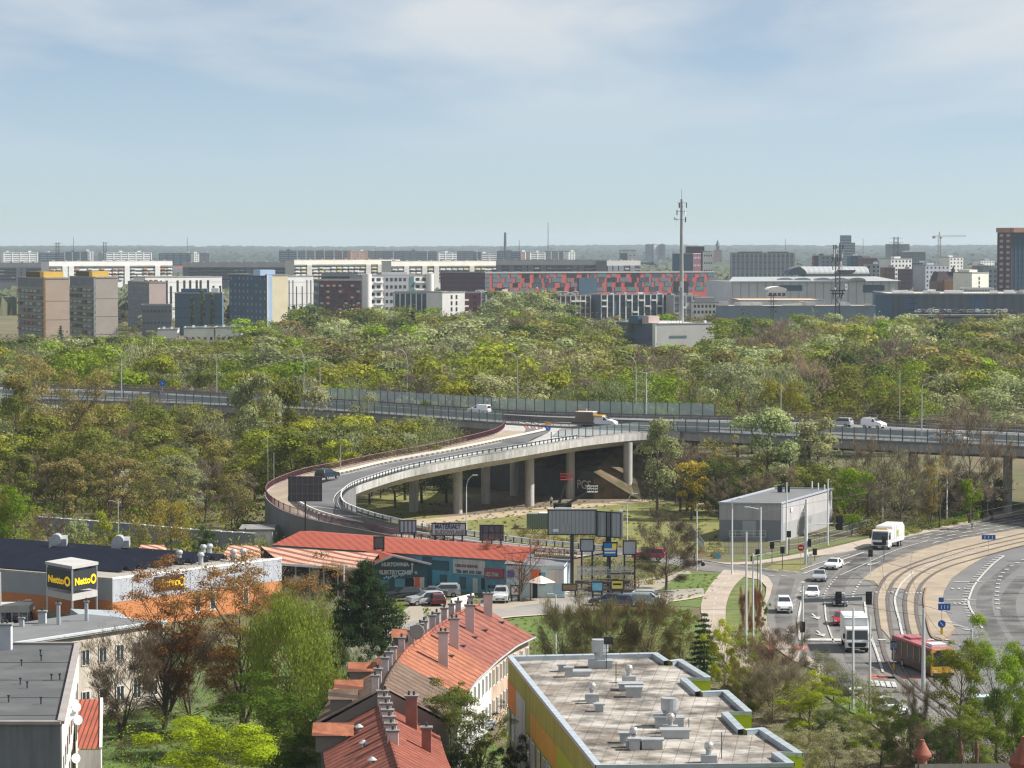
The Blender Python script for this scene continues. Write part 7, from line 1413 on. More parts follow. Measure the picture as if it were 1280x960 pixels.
# ================================================================ posts, lamps, signals
def lamp_post(label, px, base, top, arm=0.0, z0=0.0, m_=steel_w, r_=.11, curved=False, double=False, group='street lamps', name='street_lamp', depth_y=None):
    p = W(px, base, z0) if depth_y is None else Vector((XY(px, depth_y), depth_y, z0)); H = WY(px, top, p.y).z; t_ = thing(name, label, 'street lamp', p, 0, group)
    if curved:
        ends = [1, -1] if double else [1]; b = MB(); h = H-p.z; b.tube([p, p+dz*h*.72], [r_, r_*.75], 8, True)
        for s_ in ends: c_ = [p+dz*h*.72, p+Vector((arm*s_*.06, 0, h*.85)), p+Vector((arm*s_*.3, 0, h*.94)), p+Vector((arm*s_*.62, 0, h*.985)), p+Vector((arm*s_, 0, h))]; b.tube(crm(c_, 3), r_*.6, 6)
        b.build('pole', m_, t_)
        for s_ in ends: put('lamp_head', (.9, .35, .14), m_, t_, p+Vector((arm*s_, 0, h)))
    else:
        MB().tube([p, (p.x, p.y, H)], [r_*1.25, r_*.75], 8).build('pole', m_, t_)
        if arm: MB().tube([(p.x, p.y, H-.3), (p.x+arm*.5, p.y, H-.12), (p.x+arm, p.y, H)], r_*.5, 6).build('arm', m_, t_); put('lamp_head', (.8, .3, .14), m_, t_, (p.x+arm, p.y, H))
    return t_
for x, b_, t_, a_, d_, lb in ((152,497,437,2.6,True,'double curved lamp on the viaduct behind the big khaki tree'), (271,494,440,2.6,False,'curved lamp on the viaduct above the hairpin wood, left'), (400,495,445,2.2,False,'curved lamp on the viaduct left of the glass screens'), (380,489,435,-2.6,False,'curved lamp leaning left on the viaduct left of the glass screens'), (509,497,436,-2.4,False,'curved lamp at the left part of the glass screens'), (536,493,448,2.2,False,'curved lamp right of the left glass screens'), (647,500,440,-2.6,False,'curved lamp above the ramp hook'), (795,506,444,-2.6,False,'curved lamp right of the ramp mouth van'), (955,505,452,-2.0,False,'curved lamp on the viaduct behind the tall pale tree'), (976,522,465,1.8,False,'curved lamp on the viaduct right of the tall pale tree'), (1152,552,471,1.6,False,'curved lamp on the viaduct left of the leaning bare tree')):
    lamp_post(lb, x, b_, t_, a_, HE, steel, .12, True, d_, 'curved lamps on the viaduct')
t_ = lamp_post('T-shaped double lamp beside the ramp mouth', 808, 520, 465, 0, HE, steel_w, .1); p = t_.location; H = WY(808, 465, p.y).z
for s_ in (-1, 1): MB().tube([(p.x, p.y, H-.4), (p.x+s_*1.0, p.y, H)], .05, 5).build('arm', steel_w, t_); put('lamp_head', (.7, .3, .12), white, t_, (p.x+s_*1.2, p.y, H))
lamp_post('thin mast with blue sign on the viaduct right of centre', 1124.5, 523, 462, 0, HE, steel, .08)
for x, b_, t_, lb in ((335,640,548,'thin post left of the hairpin, first of three'), (342.5,640,565,'thin post at the hairpin edge, second of three'), (392,600,520,'thin lamp post behind the hairpin far side'), (426,650,555,'thin post standing inside the hairpin road'), (500.5,558,501,'lamp post in the trees behind the ramp')): lamp_post(lb, x, b_, t_, 0, 0, steel, .07, group='thin posts by the ramp')
lamp_post('curved white lamp before the ramp piers', 583, 668, 594, 1.5, 0, steel_w, .11, True); lamp_post('white lamp before the rightmost ramp pier', 784, 688, 617, 1.2, 0, steel_w, .1, True); lamp_post('lamp post on the lawn behind the flat roof', 694.5, 824, 743, -.6, 0, steel_w, .1); lamp_post('short lamp in the bushes behind the supermarket', 148, 690, 626, -1.2, 0, steel, .1)
lamp_post('tall lamp post between the bare tree and substation', 871, 713, 630, .6, 0, steel_w, .1); lamp_post('lamp post before the substation left corner', 915, 718, 623, 1.2, 0, steel_w, .12); lamp_post('post in the supermarket car park left', 24, 790, 750, 1.2, 0, steel_w, .08); lamp_post('post right of the sign tower', 131, 780, 733, -.7, 0, steel_w, .08); lamp_post('thin post before the supermarket wall', 256, 765, 734, -.9, 0, steel_w, .07)
lamp_post('thin flag post at the left edge by the supermarket', 1, 790, 715, 0, 0, steel_w, .09); lamp_post('thin post beside the pine tree', 430, 775, 706, 0, 0, steel_w, .1); lamp_post('thin white post on the left of the drooping birch', 412, 880, 800, 0, 0, steel, .06); lamp_post('thin post before the shops', 663, 750, 672, 0, 0, mat('post_brown', (.2,.15,.1), .8, .1, 1), .07)
for x, b_, t_, a_, lb in ((1103,655,585,2.4,'tall white avenue mast behind the refuse lorry'), (1183.5,651,575,2.4,'tall white avenue mast at the clipped hedge'), (1263,642,566,2.6,'tall white avenue mast nearest the right edge'), (1034.5,681.5,599,0,'tall white mast at the substation right corner'), (983,692,603,0,'slim mast before the substation'), (932.5,822,665,0,'tall tram mast left of the pair in the reddish shrubs'), (950.5,762,634,-1.8,'tall white tram mast beside the reddish shrubs'), (941,800,692,2,'tram mast on the verge with short arm'), (1066,888,760,0,'thin lamp mast in front of the box lorry'), (1087,900,770,0,'thin lamp mast right of the box lorry')):
    lamp_post(lb, x, b_, t_, a_, 0, steel_w, .13, False, False, 'tall white masts along the avenue', 'tram_mast')
lamp_post('thick grey tram mast standing before the bus', 1154, 866, 761, 0, 0, mat('mast_grey', (.45,.48,.5), .5, .06, 1), .2, group='thick grey tram masts', name='tram_mast'); lamp_post('thick grey tram mast behind the right trees', 1214, 886, 786, 0, 0, MATS['mast_grey'], .18, group='thick grey tram masts', name='tram_mast')
# signals
def signal_head(root, p, n=3, s_=1.0, nm='signal_head'): 
    b = MB(); b.box(p, (.36*s_, .25*s_, .34*n*s_)); o = b.build(nm, black, root); b = MB(); b.box((p[0], p[1]+.14*s_, p[2]), (.62*s_, .03, .36*n*s_+.25)); b.build('backing_board', black, o); return o
sg1 = thing('traffic_signal', 'traffic signal gantry with long arm over the lanes before the lorry', 'traffic light', W(1003, 812)); p = W(1003, 812); H = WY(1003, 727, p.y).z; za = WY(1003, 748, p.y).z; x1 = XY(1092, p.y)
MB().tube([p, (p.x, p.y, H)], [.17, .13], 10).build('pole', steel_w, sg1); MB().bar((p.x, p.y, za), (x1, p.y+1, WY(1092, 743.5, p.y).z), .18, .18).build('arm', steel, sg1); b = MB(); b.bar((p.x+.2, p.y, za-.3), (XY(1080, p.y), p.y+.6, WY(1080, 746, p.y).z-.3), .08, .45); b.build('truss', mat('truss', (.2, .22, .23), .6, .1, 3), sg1)
for x_ in (1049.5, 1087.5): signal_head(sg1, (XY(x_, p.y), p.y-.2, WY(x_, 747.5, p.y).z), 3, 1.25)
signal_head(sg1, (p.x, p.y-.3, 2.8), 3, 1); put('signal_cap', (.5, .3, .3), white, sg1, (p.x, p.y-.2, H-.2))
sg2 = thing('traffic_signal', 'traffic signal mast with arm beside the grass triangle', 'traffic light', W(1007, 706)); p = W(1007.5, 706); H = WY(1007, 624, p.y).z; za = WY(1007, 656, p.y).z
MB().tube([p, (p.x, p.y, H)], [.32, .18], 10).build('pole', steel_w, sg2); MB().tube([(p.x, p.y, za), (XY(1052, p.y), p.y+1.5, za+.15)], .08, 6).build('arm', steel, sg2); signal_head(sg2, (XY(1051.5, p.y), p.y+1.4, za+.1), 3, 1.7); put('cabinet', (.5, .4, 1.8), white, sg2, (p.x+.7, p.y, .9)); signal_head(sg2, (p.x+.5, p.y-.2, 3.4), 3, .9)
for x, b_, t_, lb in ((978,712,685,'small pedestrian signal on the grass triangle left'), (965,704,679,'small signal behind the grass triangle'), (1018.5,702,687,'small signal at the tip of the grass triangle'), (986,694,665,'twin signal on a slim post before the substation'), (947,735,688,'dark signal box on the verge mast'), (1088,724,689,'post with signal on the tram bed tip'), (1116.5,836,803,'low yellow-based signal beside the bus'), (1105,700,672,'slim dark post before the refuse lorry'), (1182,643,0,'')):
    if not lb: continue
    p = W(x, b_); H = WY(x, t_, p.y).z; t2 = thing('traffic_signal', lb, 'traffic light', p); MB().tube([p, (p.x, p.y, H)], .06, 6).build('pole', steel_d if x != 1088 else steel_w, t2); signal_head(t2, (p.x, p.y-.1, H-.35), 2, 1.1)
# signs
def rsign(label, x, b_, t_, kind, z0=0.0, s_=.45):
    p = W(x, b_, z0); H = WY(x, t_, p.y).z; t2 = thing('road_sign', label, 'road sign', p); MB().tube([p, (p.x, p.y, H)], .045, 6).build('pole', steel, t2)
    blue = mat('sign_blue', (.02, .12, .42), .5, .04, 1); b = MB(); q = Vector((p.x, p.y-.08, H-s_))
    if kind == 'noentry': b.tube([q, q-Vector((0, .03, 0))], s_*1.15, 20); o = b.build('disc', mat('sign_red', (.5, .02, .03), .5, .04, 1), t2); put('bar', (s_*1.4, .03, .16), white, t2, q-Vector((0, .06, 0)))
    elif kind == 'disc': b.tube([q, q-Vector((0, .03, 0))], s_, 20); b.build('disc', blue, t2); n = len(b.v); b = MB(); b.bar(q+Vector((.2, -.05, -.2)), q+Vector((-.2, -.05, .2)), .02, .09); b.build('arrow', white, t2)
    elif kind == 'diamond': b.poly([q+Vector((s_, 0, 0)), q+Vector((0, 0, s_)), q-Vector((s_, 0, 0)), q-Vector((0, 0, s_))]); b.build('plate', mat('sign_teal', (.08, .33, .5), .5, .04, 1), t2)
    elif kind == 'yellowdiamond': b.poly([q+Vector((s_, 0, 0)), q+Vector((0, 0, s_)), q-Vector((s_, 0, 0)), q-Vector((0, 0, s_))]); b.build('plate', white, t2); put('centre', (s_*.7, .03, s_*.7), mat('board_yellow', (.8, .65, .12)), t2, q-Vector((0, .03, 0)))
    elif kind == 'wide': b.box(q, (2.2, .05, .75)); b.build('plate', blue, t2); b = MB(); 
    if kind == 'wide':
        for k in (-.6, 0, .6): b.box(q+Vector((k, -.05, 0)), (.12, .02, .45))
        b.build('arrow_marks', white, t2)
    return t2
rsign('round red no-entry sign on the grass triangle', 1001, 712, 681, 'noentry'); rsign('small turquoise diamond sign beside the footpath', 897.5, 719, 690, 'diamond', s_=.55); rsign('wide blue lane sign on a thin post in the tram bed', 1235.5, 693, 668, 'wide')
t2 = rsign('blue lane-arrow boards above a round blue sign on the island', 1177, 794, 775, 'disc', s_=.5); p = t2.location; z1 = WY(1177, 758.5, p.y).z
put('lane_board', (1.55, .05, .85), MATS['sign_blue'], t2, (p.x+.3, p.y-.1, z1)); put('lane_board', (.65, .05, .6), MATS['sign_blue'], t2, (p.x-.1, p.y-.1, z1+.9)); MB().tube([p, (p.x, p.y, z1+1.2)], .05, 6).build('pole', steel, t2); put('yellow_base', (.28, .28, .95), mat('base_yellow', (.75, .42, .03), .6, .05, 1), t2, (p.x, p.y, .5))
for k in (-.35, .05, .45): put('arrow_mark', (.08, .02, .5), white, t2, (p.x+.3+k, p.y-.14, z1))
rsign('blue and yellow works sign at the ramp curve', 685, 545, 532, 'disc', HE, .5); put('barrier_board', (1.2, .08, .5), mat('barrier_orange', (.7, .3, .08), .6, .2, 3), [o for o in S.objects if o.get('label') == 'blue and yellow works sign at the ramp curve'][0], W(685, 545, HE)+Vector((0, 0, 2.4)))
rsign('round blue sign above the left viaduct', 203, 493, 475, 'disc', HE, .8); rsign('yellow diamond sign left on the viaduct', 240, 493, 483, 'yellowdiamond', HE, .6); rsign('yellow diamond sign second on the viaduct', 292, 495, 482, 'yellowdiamond', HE, .6)
rb = thing('road_sign', 'small blue square sign and board beside the bus', 'road sign', W(1117, 838)); p = W(1117, 838); put('square_plate', (.65, .05, .65), mat('sign_bluegrey', (.15, .2, .3), .5, .04, 1), rb, (p.x, p.y-.1, WY(1117, 807, p.y).z)); MB().tube([p, (p.x, p.y, WY(1117, 805, p.y).z)], .05, 6).build('pole', steel, rb); put('yellow_base', (.25, .25, .7), MATS['base_yellow'], rb, (p.x, p.y, .4))
# contact wires
wr = mat('wire', (.08, .08, .08), .7, .05, 1)
for (xa, ta), (xb, tb), lb in (((950.5, 640), (1262, 575), 'contact wire spanning from the shrub mast to the right masts'), ((1034.5, 622), (1183.5, 622), 'thin span wire before the dark trees'), ((1003, 735), (1154, 770), 'span wire above the junction')):
    A_ = WY(xa, ta, {950.5: 413, 1034.5: 500, 1003: 373}[xa]); B_ = WY(xb, tb, {1262: 555, 1183.5: 544, 1154: 337}[xb]); tag(MB().tube(crm([A_, A_.lerp(B_, .5)-dz*.5, B_], 6), .02, 4).build('span_wire', wr), lb, 'wire')
for a_, c_, lb in ((0, 1, 'left tram contact wire over the curving tracks'), (2, 3, 'right tram contact wire over the curving tracks')):
    P = [p.lerp(q, .5) for p, q in zip(R_rails[a_], R_rails[c_])]; tag(MB().tube([Vector((p.x, p.y, 5.7)) for p in P[4:]], .022, 4).build('contact_wire', wr), lb, 'wire')
for k, lb in ((22, 'cross span wire high over the tram tracks by the blue lane sign'), (38, 'cross span wire over the tracks before the signals'), (66, 'cross span wire over the tracks beyond the bus'), (82, 'cross span wire over the tracks nearest the viewer')):
    p, q = R_rails[0][k], R_rails[3][k]; d = (p-q).normalized(); A_, B_ = V3(p+d*13, 7.2), V3(q-d*6, 7.2); tag(MB().tube([A_, A_.lerp(B_, .5)-dz*.8, B_], .022, 4).build('span_wire', wr), lb, 'wire')
# bus shelter, people
bs_ = thing('bus_shelter', 'glass bus shelter with pale curved roof among the right trees', 'shelter', W(1240, 905)); p = W(1243, 900); b = MB(); b.box((p.x, p.y, 2.5), (4.2, 1.9, .12)); b.build('roof', mat('shelter_roof', (.5, .66, .66), .3, .05, 1), bs_)
for s_ in (-1, 1):
    b = MB(); b.box((p.x+s_*1.9, p.y+.7, 1.25), (.1, .1, 2.5)); b.box((p.x+s_*1.9, p.y-.7, 1.25), (.1, .1, 2.5)); b.build('post', steel_d, bs_)
b = MB(); b.quad((p.x-1.9, p.y+.8, .3), (p.x+1.9, p.y+.8, .3), (p.x+1.9, p.y+.8, 2.3), (p.x-1.9, p.y+.8, 2.3)); b.build('glass_wall', MATS['screen_glass_teal'], bs_)
def person(label, px, py, top_m, leg_m, head=0.0, step=.18, sit=False, z=0.0):
    me = bpy.data.meshes.new('person'); V = [(0,0,.95),(0,0,1.15),(0,0,1.4),(0,0,1.52),(0,.02,1.62),(0,.02,1.74),(.1,0,.9),(.11,step,.5),(.12,step*.6-.1,.08),(.12,step*.6+.08,.04),(-.1,0,.9),(-.11,-step*.6,.5),(-.12,-step*1.2,.1),(-.12,-step*1.0+.12,.04),(.19,0,1.42),(.25,-.05,1.15),(.24,.12,.92),(-.19,0,1.42),(-.25,.08,1.15),(-.23,-.05,.92),(.24,.17,.84),(-.23,-.03,.83)]
    E = [(0,1),(1,2),(2,3),(3,4),(4,5),(0,6),(6,7),(7,8),(8,9),(0,10),(10,11),(11,12),(12,13),(2,14),(14,15),(15,16),(16,20),(2,17),(17,18),(18,19),(19,21)]
    R_ = [.15,.14,.16,.06,.1,.085,.1,.075,.045,.04,.1,.075,.045,.04,.075,.05,.038,.075,.05,.038,.035,.035]
    me.from_pydata(V, E, []); o = bpy.data.objects.new('person', me); COL.objects.link(o); sk_ = o.modifiers.new('s', 'SKIN'); 
    for i, q in enumerate(me.skin_vertices[0].data): q.radius = (R_[i], R_[i]*.8 if i < 3 else R_[i]); q.use_root = i == 0
    o.modifiers.new('ss', 'SUBSURF').levels = 1; o.modifiers['ss'].render_levels = 1; me.materials.append(top_m)
    o.location = W(px, py, z); o.rotation_euler = (0, 0, head); tag(o, label, 'person')
    b = MB(); b.tube([(0, .0, 1.66), (0, 0, 1.72), (0, -.01, 1.79), (0, -.01, 1.82)], [.1, .112, .09, .03], 10); b.build('hair', mat('hair', (.04, .03, .02), .8, .1, 3), o, False)
    for s_, yk in ((.1, step), (-.1, -step*.6)):
        b = MB(); b.tube([(s_*.9, 0, .95), (s_*1.1, yk, .5), (s_*1.2, yk*1.0-.02, .1)], [.125, .09, .07], 8); b.build('trousers', leg_m, o, False)
    return o
person('pedestrian in dark clothes walking on the avenue pavement, left of two', 1228, 650, mat('cloth_black', (.03, .03, .04), .9, .1, 3), black, .6)
person('pedestrian in dark jacket and pinkish trousers, right of two', 1238.5, 650.5, MATS['cloth_black'], mat('cloth_pink', (.4, .2, .2), .9, .1, 3), .4)
person('person in dark clothes standing at the side road edge by the bare tree', 868, 706, MATS['cloth_black'], black, 1.2)
person('worker in pale shirt standing in the shade under the ramp', 689, 632, mat('cloth_pale', (.5, .5, .5), .9, .1, 3), black, 0, .08)
mbk = thing('motorbike', 'dark motorbike beside the person at the side road', 'motorbike', W(873, 708)); p = W(873, 708)
for dx_ in (-.7, .7): b = MB(); b.tube([(p.x+dx_, p.y-.06, .32), (p.x+dx_, p.y+.06, .32)], .32, 14); b.build('wheel', tyre, mbk)
b = MB(); b.bar((p.x-.7, p.y, .4), (p.x+.5, p.y, .75), .2, .3); b.bar((p.x+.45, p.y, 1.05), (p.x+.7, p.y, .35), .06, .06); b.build('frame', black, mbk); b = MB(); b.box((p.x-.25, p.y, .85), (.7, .26, .16)); b.build('seat', steel_d, mbk)
# litter bins and bollards near the junction
for x, y, lb in ((1182, 648, 'litter bin by the clipped hedge'), (940, 703, 'litter bin at the junction corner')): p = W(x, y); t2 = thing('litter_bin', lb, 'bin', p); b = MB(); b.tube([p+dz*.1, p+dz*.9], [.22, .25], 10); b.build('body', steel_d, t2); b = MB(); b.tube([p+dz*.9, p+dz*1.0], [.28, .2], 10); b.build('lid', black, t2)
# ================================================================ trees
def skeleton(r, H, R, kind, nl=16):
    """tapered trunk, limbs and branches; returns the tube mesh and the branch points that carry leaves"""
    mb = MB(); tips = []; tr = H*.02
    cb = {'round': .22, 'oval': .2, 'bush': .02, 'bare': .18, 'weep': .3, 'vase': .15, 'col': .08, 'street': .42}.get(kind, .2)
    stems = 3 if kind in ('bush', 'vase') else 1
    for s_ in range(stems):
        lean = r.uniform(-.22, .22, 2) if stems > 1 else r.uniform(-.05, .05, 2); top = H*(.86 if kind != 'bush' else .7)
        T = [np.array([lean[0]*z+r.uniform(-.12, .12)*H*.02*k, lean[1]*z+r.uniform(-.12, .12)*H*.02*k, z]) for k, z in enumerate(np.linspace(0, top, 7))]
        mb.tube(T, [tr*(1.15-.95*k/6)*(1 if stems == 1 else .65) for k in range(7)], 6)
        for i in range(nl//stems):
            u = ((i+r.uniform(.1, .9))/(nl//stems)); t = cb+(.98-cb)*u; z = t*top; k = min(int(z/top*6), 5); f = z/top*6-k; o = T[k]*(1-f)+T[k+1]*f
            az = i*2.4+r.uniform(-.5, .5)+s_*2.1
            env = {'round': math.sin(math.pi*(.16+.78*u))**.7, 'oval': math.sin(math.pi*(.12+.82*u))**.8*.8, 'bush': math.sin(math.pi*(.25+.7*u))**.6, 'bare': math.sin(math.pi*(.15+.75*u))**.6, 'weep': math.sin(math.pi*(.2+.75*u))**.5,
                   'vase': .35+.75*u, 'col': .8*(1-u*.6), 'street': math.sin(math.pi*(.12+.8*u))**.6}[kind]
            Ln = max(.4, R*env*r.uniform(.72, 1.12)); el = {'vase': 1.0, 'col': 1.15}.get(kind, .35+.85*u); d = np.array([math.cos(az)*math.cos(el), math.sin(az)*math.cos(el), math.sin(el)])
            Ln = Ln/max(.35, math.cos(el))*.9 if kind not in ('col',) else Ln*2; Ln = min(Ln, R*1.35)
            pts = [o+d*Ln*q+np.array([0, 0, Ln*.18*q*q])+r.uniform(-.06, .06, 3)*Ln*q for q in (0, .35, .7, 1)]
            lr = tr*.42*(1-.6*u); mb.tube(pts, [lr, lr*.7, lr*.45, lr*.15], 4, False); tips += [pts[2], pts[3]]
            for j in range(6):
                q = r.uniform(.35, 1); b0 = pts[1]*(1-q)+pts[3]*q; dd = d+unit(r, 1)[0]*.9+np.array([0, 0, .25]); dd /= np.linalg.norm(dd); l2 = Ln*r.uniform(.2, .42)
                b1 = b0+dd*l2; mb.tube([b0, (b0+b1)/2+r.uniform(-.05, .05, 3)*l2, b1], [lr*.4, lr*.28, lr*.1], 3, False); tips += [b1, (b0+b1)/2]
    return mb, np.array(tips)
def crown(r, tips, kind, n, ls, H, R, bare=False, droop=0.0, lobes=0):
    nt_ = len(tips); w_ = r.uniform(.15, 1.6, nt_); w_[r.uniform(size=nt_) < .12] = .02; w_ /= w_.sum(); idx = r.choice(nt_, n, p=w_); tone_t = r.uniform(.72, 1.28, nt_)
    if bare:
        C0 = tips[idx]+r.normal(size=(n, 3))*(.05*R+.1); out = tips[idx]-np.array([0, 0, H*.35]); out /= np.linalg.norm(out, axis=1)[:, None]+1e-6; dr = out+np.array([0, 0, .35]); dr /= np.linalg.norm(dr, axis=1)[:, None]
        L = r.uniform(.35, 1.0, n)*R*.16; C = C0+dr*L[:, None]*.8; return leaf_quads(r, C, L, np.full(n, ls), dr, .6), tone_t[idx]
    if kind in ('round', 'oval', 'bush', 'street', 'vase', 'col') and not droop and lobes:
        nl_ = lobes; cen = tips[r.choice(nt_, nl_, replace=nl_ > nt_)]; cen = cen+r.normal(size=cen.shape)*.04*R; rad = R*(r.uniform(.27, .5, nl_) if nl_ < 21 else r.uniform(.2, .4, nl_))*(1 if kind != 'col' else 1.3)*(14/max(nl_, 14))**.33; k = int(n*.74); li = r.choice(nl_, k, p=rad**2/np.sum(rad**2)); dv = unit(r, k); dv[:, 2] = np.where(dv[:, 2] < -.35, -dv[:, 2]*.6, dv[:, 2]); dv /= np.linalg.norm(dv, axis=1)[:, None]
        tl = r.uniform(.8, 1.2, nl_); wob = 1+.16*np.sin(dv[:, 0]*7+li)*np.sin(dv[:, 2]*8+li*2.3); C1 = cen[li]+dv*(rad[li]*r.uniform(.72, 1.08, k)*wob)[:, None]*np.array([1, 1, .85]); C1[:, 2] = np.maximum(C1[:, 2], .3)
        L1 = ls*r.uniform(.6, 1.3, k); Q1 = shell_quads(r, C1, dv, L1, L1*.7); k2 = n-k; C2 = tips[idx[:k2]]+r.normal(size=(k2, 3))*(.09*R+.15); L2_ = ls*r.uniform(.5, 1.1, k2); Q2 = leaf_quads(r, C2, L2_, L2_*.6); return np.concatenate([Q1, Q2]), np.concatenate([tl[li], tone_t[idx[:k2]]])
    sg = .085*R+.22; C = tips[idx]+r.normal(size=(n, 3))*sg*np.array([1, 1, .8])
    if droop: C[:, 2] -= r.uniform(0, 1, n)**1.5*droop*np.clip((np.hypot(C[:, 0], C[:, 1])/R), .2, 1); C[:, 2] = np.maximum(C[:, 2], .6)
    L = ls*r.uniform(.6, 1.3, n)
    if droop: return leaf_quads(r, C, L*1.7, L*.45, np.tile(np.array([0, 0, -1.0]), (n, 1)), .5), tone_t[idx]
    return leaf_quads(r, C, L, L*.62), tone_t[idx]
def needle_tree(r, H, R, n, ls, pine=False):
    mb = MB(); mb.tube([(0, 0, 0), (0, 0, H*.97)], [H*.02, H*.003], 6); C = []; D = []; T = []
    lay = int(H*1.6) if not pine else int(H*1.0); z0 = .08 if not pine else .18
    for k in range(lay):
        u = (k+.5)/lay; z = H*(z0+(1-z0)*u); rad = R*((1-u)**.85 if not pine else min(1, 1.15*(1-u)**.55)*r.uniform(.7, 1.1))+.15; m_ = 9 if not pine else 7
        for j in range(m_):
            az = j*2*math.pi/m_+k*.7+r.uniform(-.25, .25); rr = rad*r.uniform(.8, 1.08); dz_ = -.18*rr if not pine else .12*rr
            e = np.array([math.cos(az)*rr, math.sin(az)*rr, z+dz_]); mb.tube([(0, 0, z), tuple(e)], [.06, .02], 3, False); cnt_ = max(6, int(n*rr/(R*lay*m_)*1.6)); q = r.uniform(.15, 1, cnt_)[:, None]
            c_ = np.array([[0, 0, z]])*(1-q)+e*q; c_ = c_+r.normal(size=(cnt_, 3))*np.array([.22, .22, .1 if not pine else .22])*(R*.16+.2); C.append(c_); D.append(np.tile(e/np.linalg.norm(e), (cnt_, 1))); T.append(np.full(cnt_, r.uniform(.75, 1.25)))
    C = np.concatenate(C); D = np.concatenate(D); n = len(C); L = ls*r.uniform(.6, 1.3, n); return mb, leaf_quads(r, C, L*1.3, L*.4, D, .9), np.concatenate(T)
def make_proto(seed, kind, H, R, n, ls, bare=False, droop=0.0, bk=None, nl=16, lobes=0):
    r = np.random.RandomState(seed)
    if kind in ('spruce', 'pine'): mb, Q, T = needle_tree(r, H, R, n, ls, kind == 'pine')
    else: mb, tips = skeleton(r, H, R, kind, nl); Q, T = crown(r, tips, kind, n, ls, H, R, bare, droop, lobes)
    o = mb.build('trunk', bk or bark); tm = o.data; bpy.data.objects.remove(o); fl_ = Q.reshape(-1, 3); return tm, quads_mesh('crown', Q, T, LEAF), float(np.percentile(fl_[:, 2], 99.3)), float(np.percentile(np.hypot(fl_[:, 0], fl_[:, 1]), 97))
PR = {}
def P_(key, *a, **k):
    if key not in PR: PR[key] = make_proto(*a, **k)
    return PR[key]
for i in range(4): P_(('round', i), 20+i, 'round', 12, 5.8, 4600, .24, lobes=10+3*i)
for i in range(3): P_(('oval', i), 30+i, 'oval', 14, 4.6, 4400, .24, lobes=13)
for i in range(3): P_(('bush', i), 40+i, 'bush', 6, 3.6, 2800, .2, lobes=12)
for i in range(3): P_(('bare', i), 50+i, 'bare', 12, 5, 3000, .045, bare=True)
for i in range(2): P_(('sparse', i), 55+i, 'vase', 13, 4.6, 4200, .16, nl=24, lobes=40)
for i in range(2): P_(('weep', i), 60+i, 'weep', 12, 5, 3600, .17, droop=3.6)
P_(('col', 0), 70, 'col', 16, 1.7, 2600, .25, lobes=24); P_(('spruce', 0), 71, 'spruce', 12, 3.2, 3000, .26); P_(('pine', 0), 72, 'pine', 12, 4.4, 5200, .2)
SPEC = {  # species: (kinds, leaf colour, label, node name)
 'olive': (['round', 'oval'], (.175, .19, .04), 'olive green tree', 'deciduous_tree'), 'yellowgreen': (['round', 'bush', 'oval'], (.265, .28, .032), 'yellow-green tree', 'deciduous_tree'),
 'bright': (['round', 'bush'], (.19, .26, .02), 'fresh bright green tree', 'deciduous_tree'), 'greygreen': (['round', 'oval', 'weep'], (.275, .3, .14), 'pale grey-green tree', 'poplar_tree'),
 'dark': (['oval', 'round'], (.075, .1, .03), 'dark green tree', 'deciduous_tree'), 'brown': (['bare', 'bare', 'sparse'], (.2, .16, .11), 'bare brown twiggy tree', 'bare_tree'),
 'russet': (['bare', 'sparse'], (.24, .14, .07), 'reddish brown budding tree', 'bare_tree'), 'golden': (['weep', 'round'], (.42, .34, .06), 'golden green willow', 'willow_tree'),
 'khaki': (['round', 'sparse', 'oval'], (.24, .22, .075), 'khaki half-leafed tree', 'deciduous_tree'), 'blossom': (['bush', 'sparse'], (.55, .54, .44), 'white blossoming tree', 'blossoming_tree'), 'conifer': (['spruce'], (.035, .06, .03), 'dark conifer', 'spruce_tree')}
def tree(species, X, Y, H, width=None, key=None, label=None, rz=None, r=random, z=0.0, name=None, col=None, grp=None, cat=None):
    kinds, colr, lab, nm = SPEC[species]; 
    if key is None:
        kd = r.choice(kinds); key = r.choice([k for k in PR if k[0] == kd])
    tm, cm, H0, R0 = PR[key]; colr = col or colr
    t_ = bpy.data.objects.new(name or nm, None); COL.objects.link(t_); t_.location = (X, Y, z); t_.rotation_euler = (0, 0, r.uniform(0, 6.28) if rz is None else rz); s_ = H/H0; sw = (width/2/R0) if width else s_*r.uniform(1.0, 1.5); t_.scale = (sw, sw, s_)
    for n_, me in (('trunk', tm), ('crown', cm)):
        o = bpy.data.objects.new(n_, me); COL.objects.link(o); o.parent = t_; v = [r.uniform(.94, 1.06) for _ in range(3)]; k_ = r.uniform(.85, 1.15); o.color = (colr[0]*v[0]*k_, colr[1]*v[1]*k_, colr[2]*v[2]*k_, 1)
    t_['category'] = cat or 'tree'; t_['group'] = grp or 'trees of the woodland belt'
    if label: t_['label'] = label
    else: reg(t_, lab, (X, Y, H*.6))
    return t_
def hero(species, px, base, top, wpx, key, label, name=None, col=None, cat=None, grp=None, rz=None):
    p = W(px, base, 0); H = WY(px, top, p.y).z; return tree(species, p.x, p.y, H, wpx*p.y/F, key, label, rz, random.Random(int(px*7+base)), 0, name, col, grp or 'trees near the viewer', cat)
nE = [(p.x, p.y) for p in nearE]; fE = [(p.x, p.y) for p in farE]
def ynear(x): return float(np.interp(x, [p[0] for p in reversed(nE)], [p[1] for p in reversed(nE)]))
def yfar(x): return float(np.interp(x, [p[0] for p in reversed(fE)], [p[1] for p in reversed(fE)]))
rampoly = [(p.x, p.y) for p in O]+[(p.x, p.y) for p in reversed(I)]
def near_ramp(x, y, d): return inpoly(x, y, rampoly) or any((p.x-x)**2+(p.y-y)**2 < d*d for p in O) or any((p.x-x)**2+(p.y-y)**2 < d*d for p in I)
tr = random.Random(21)
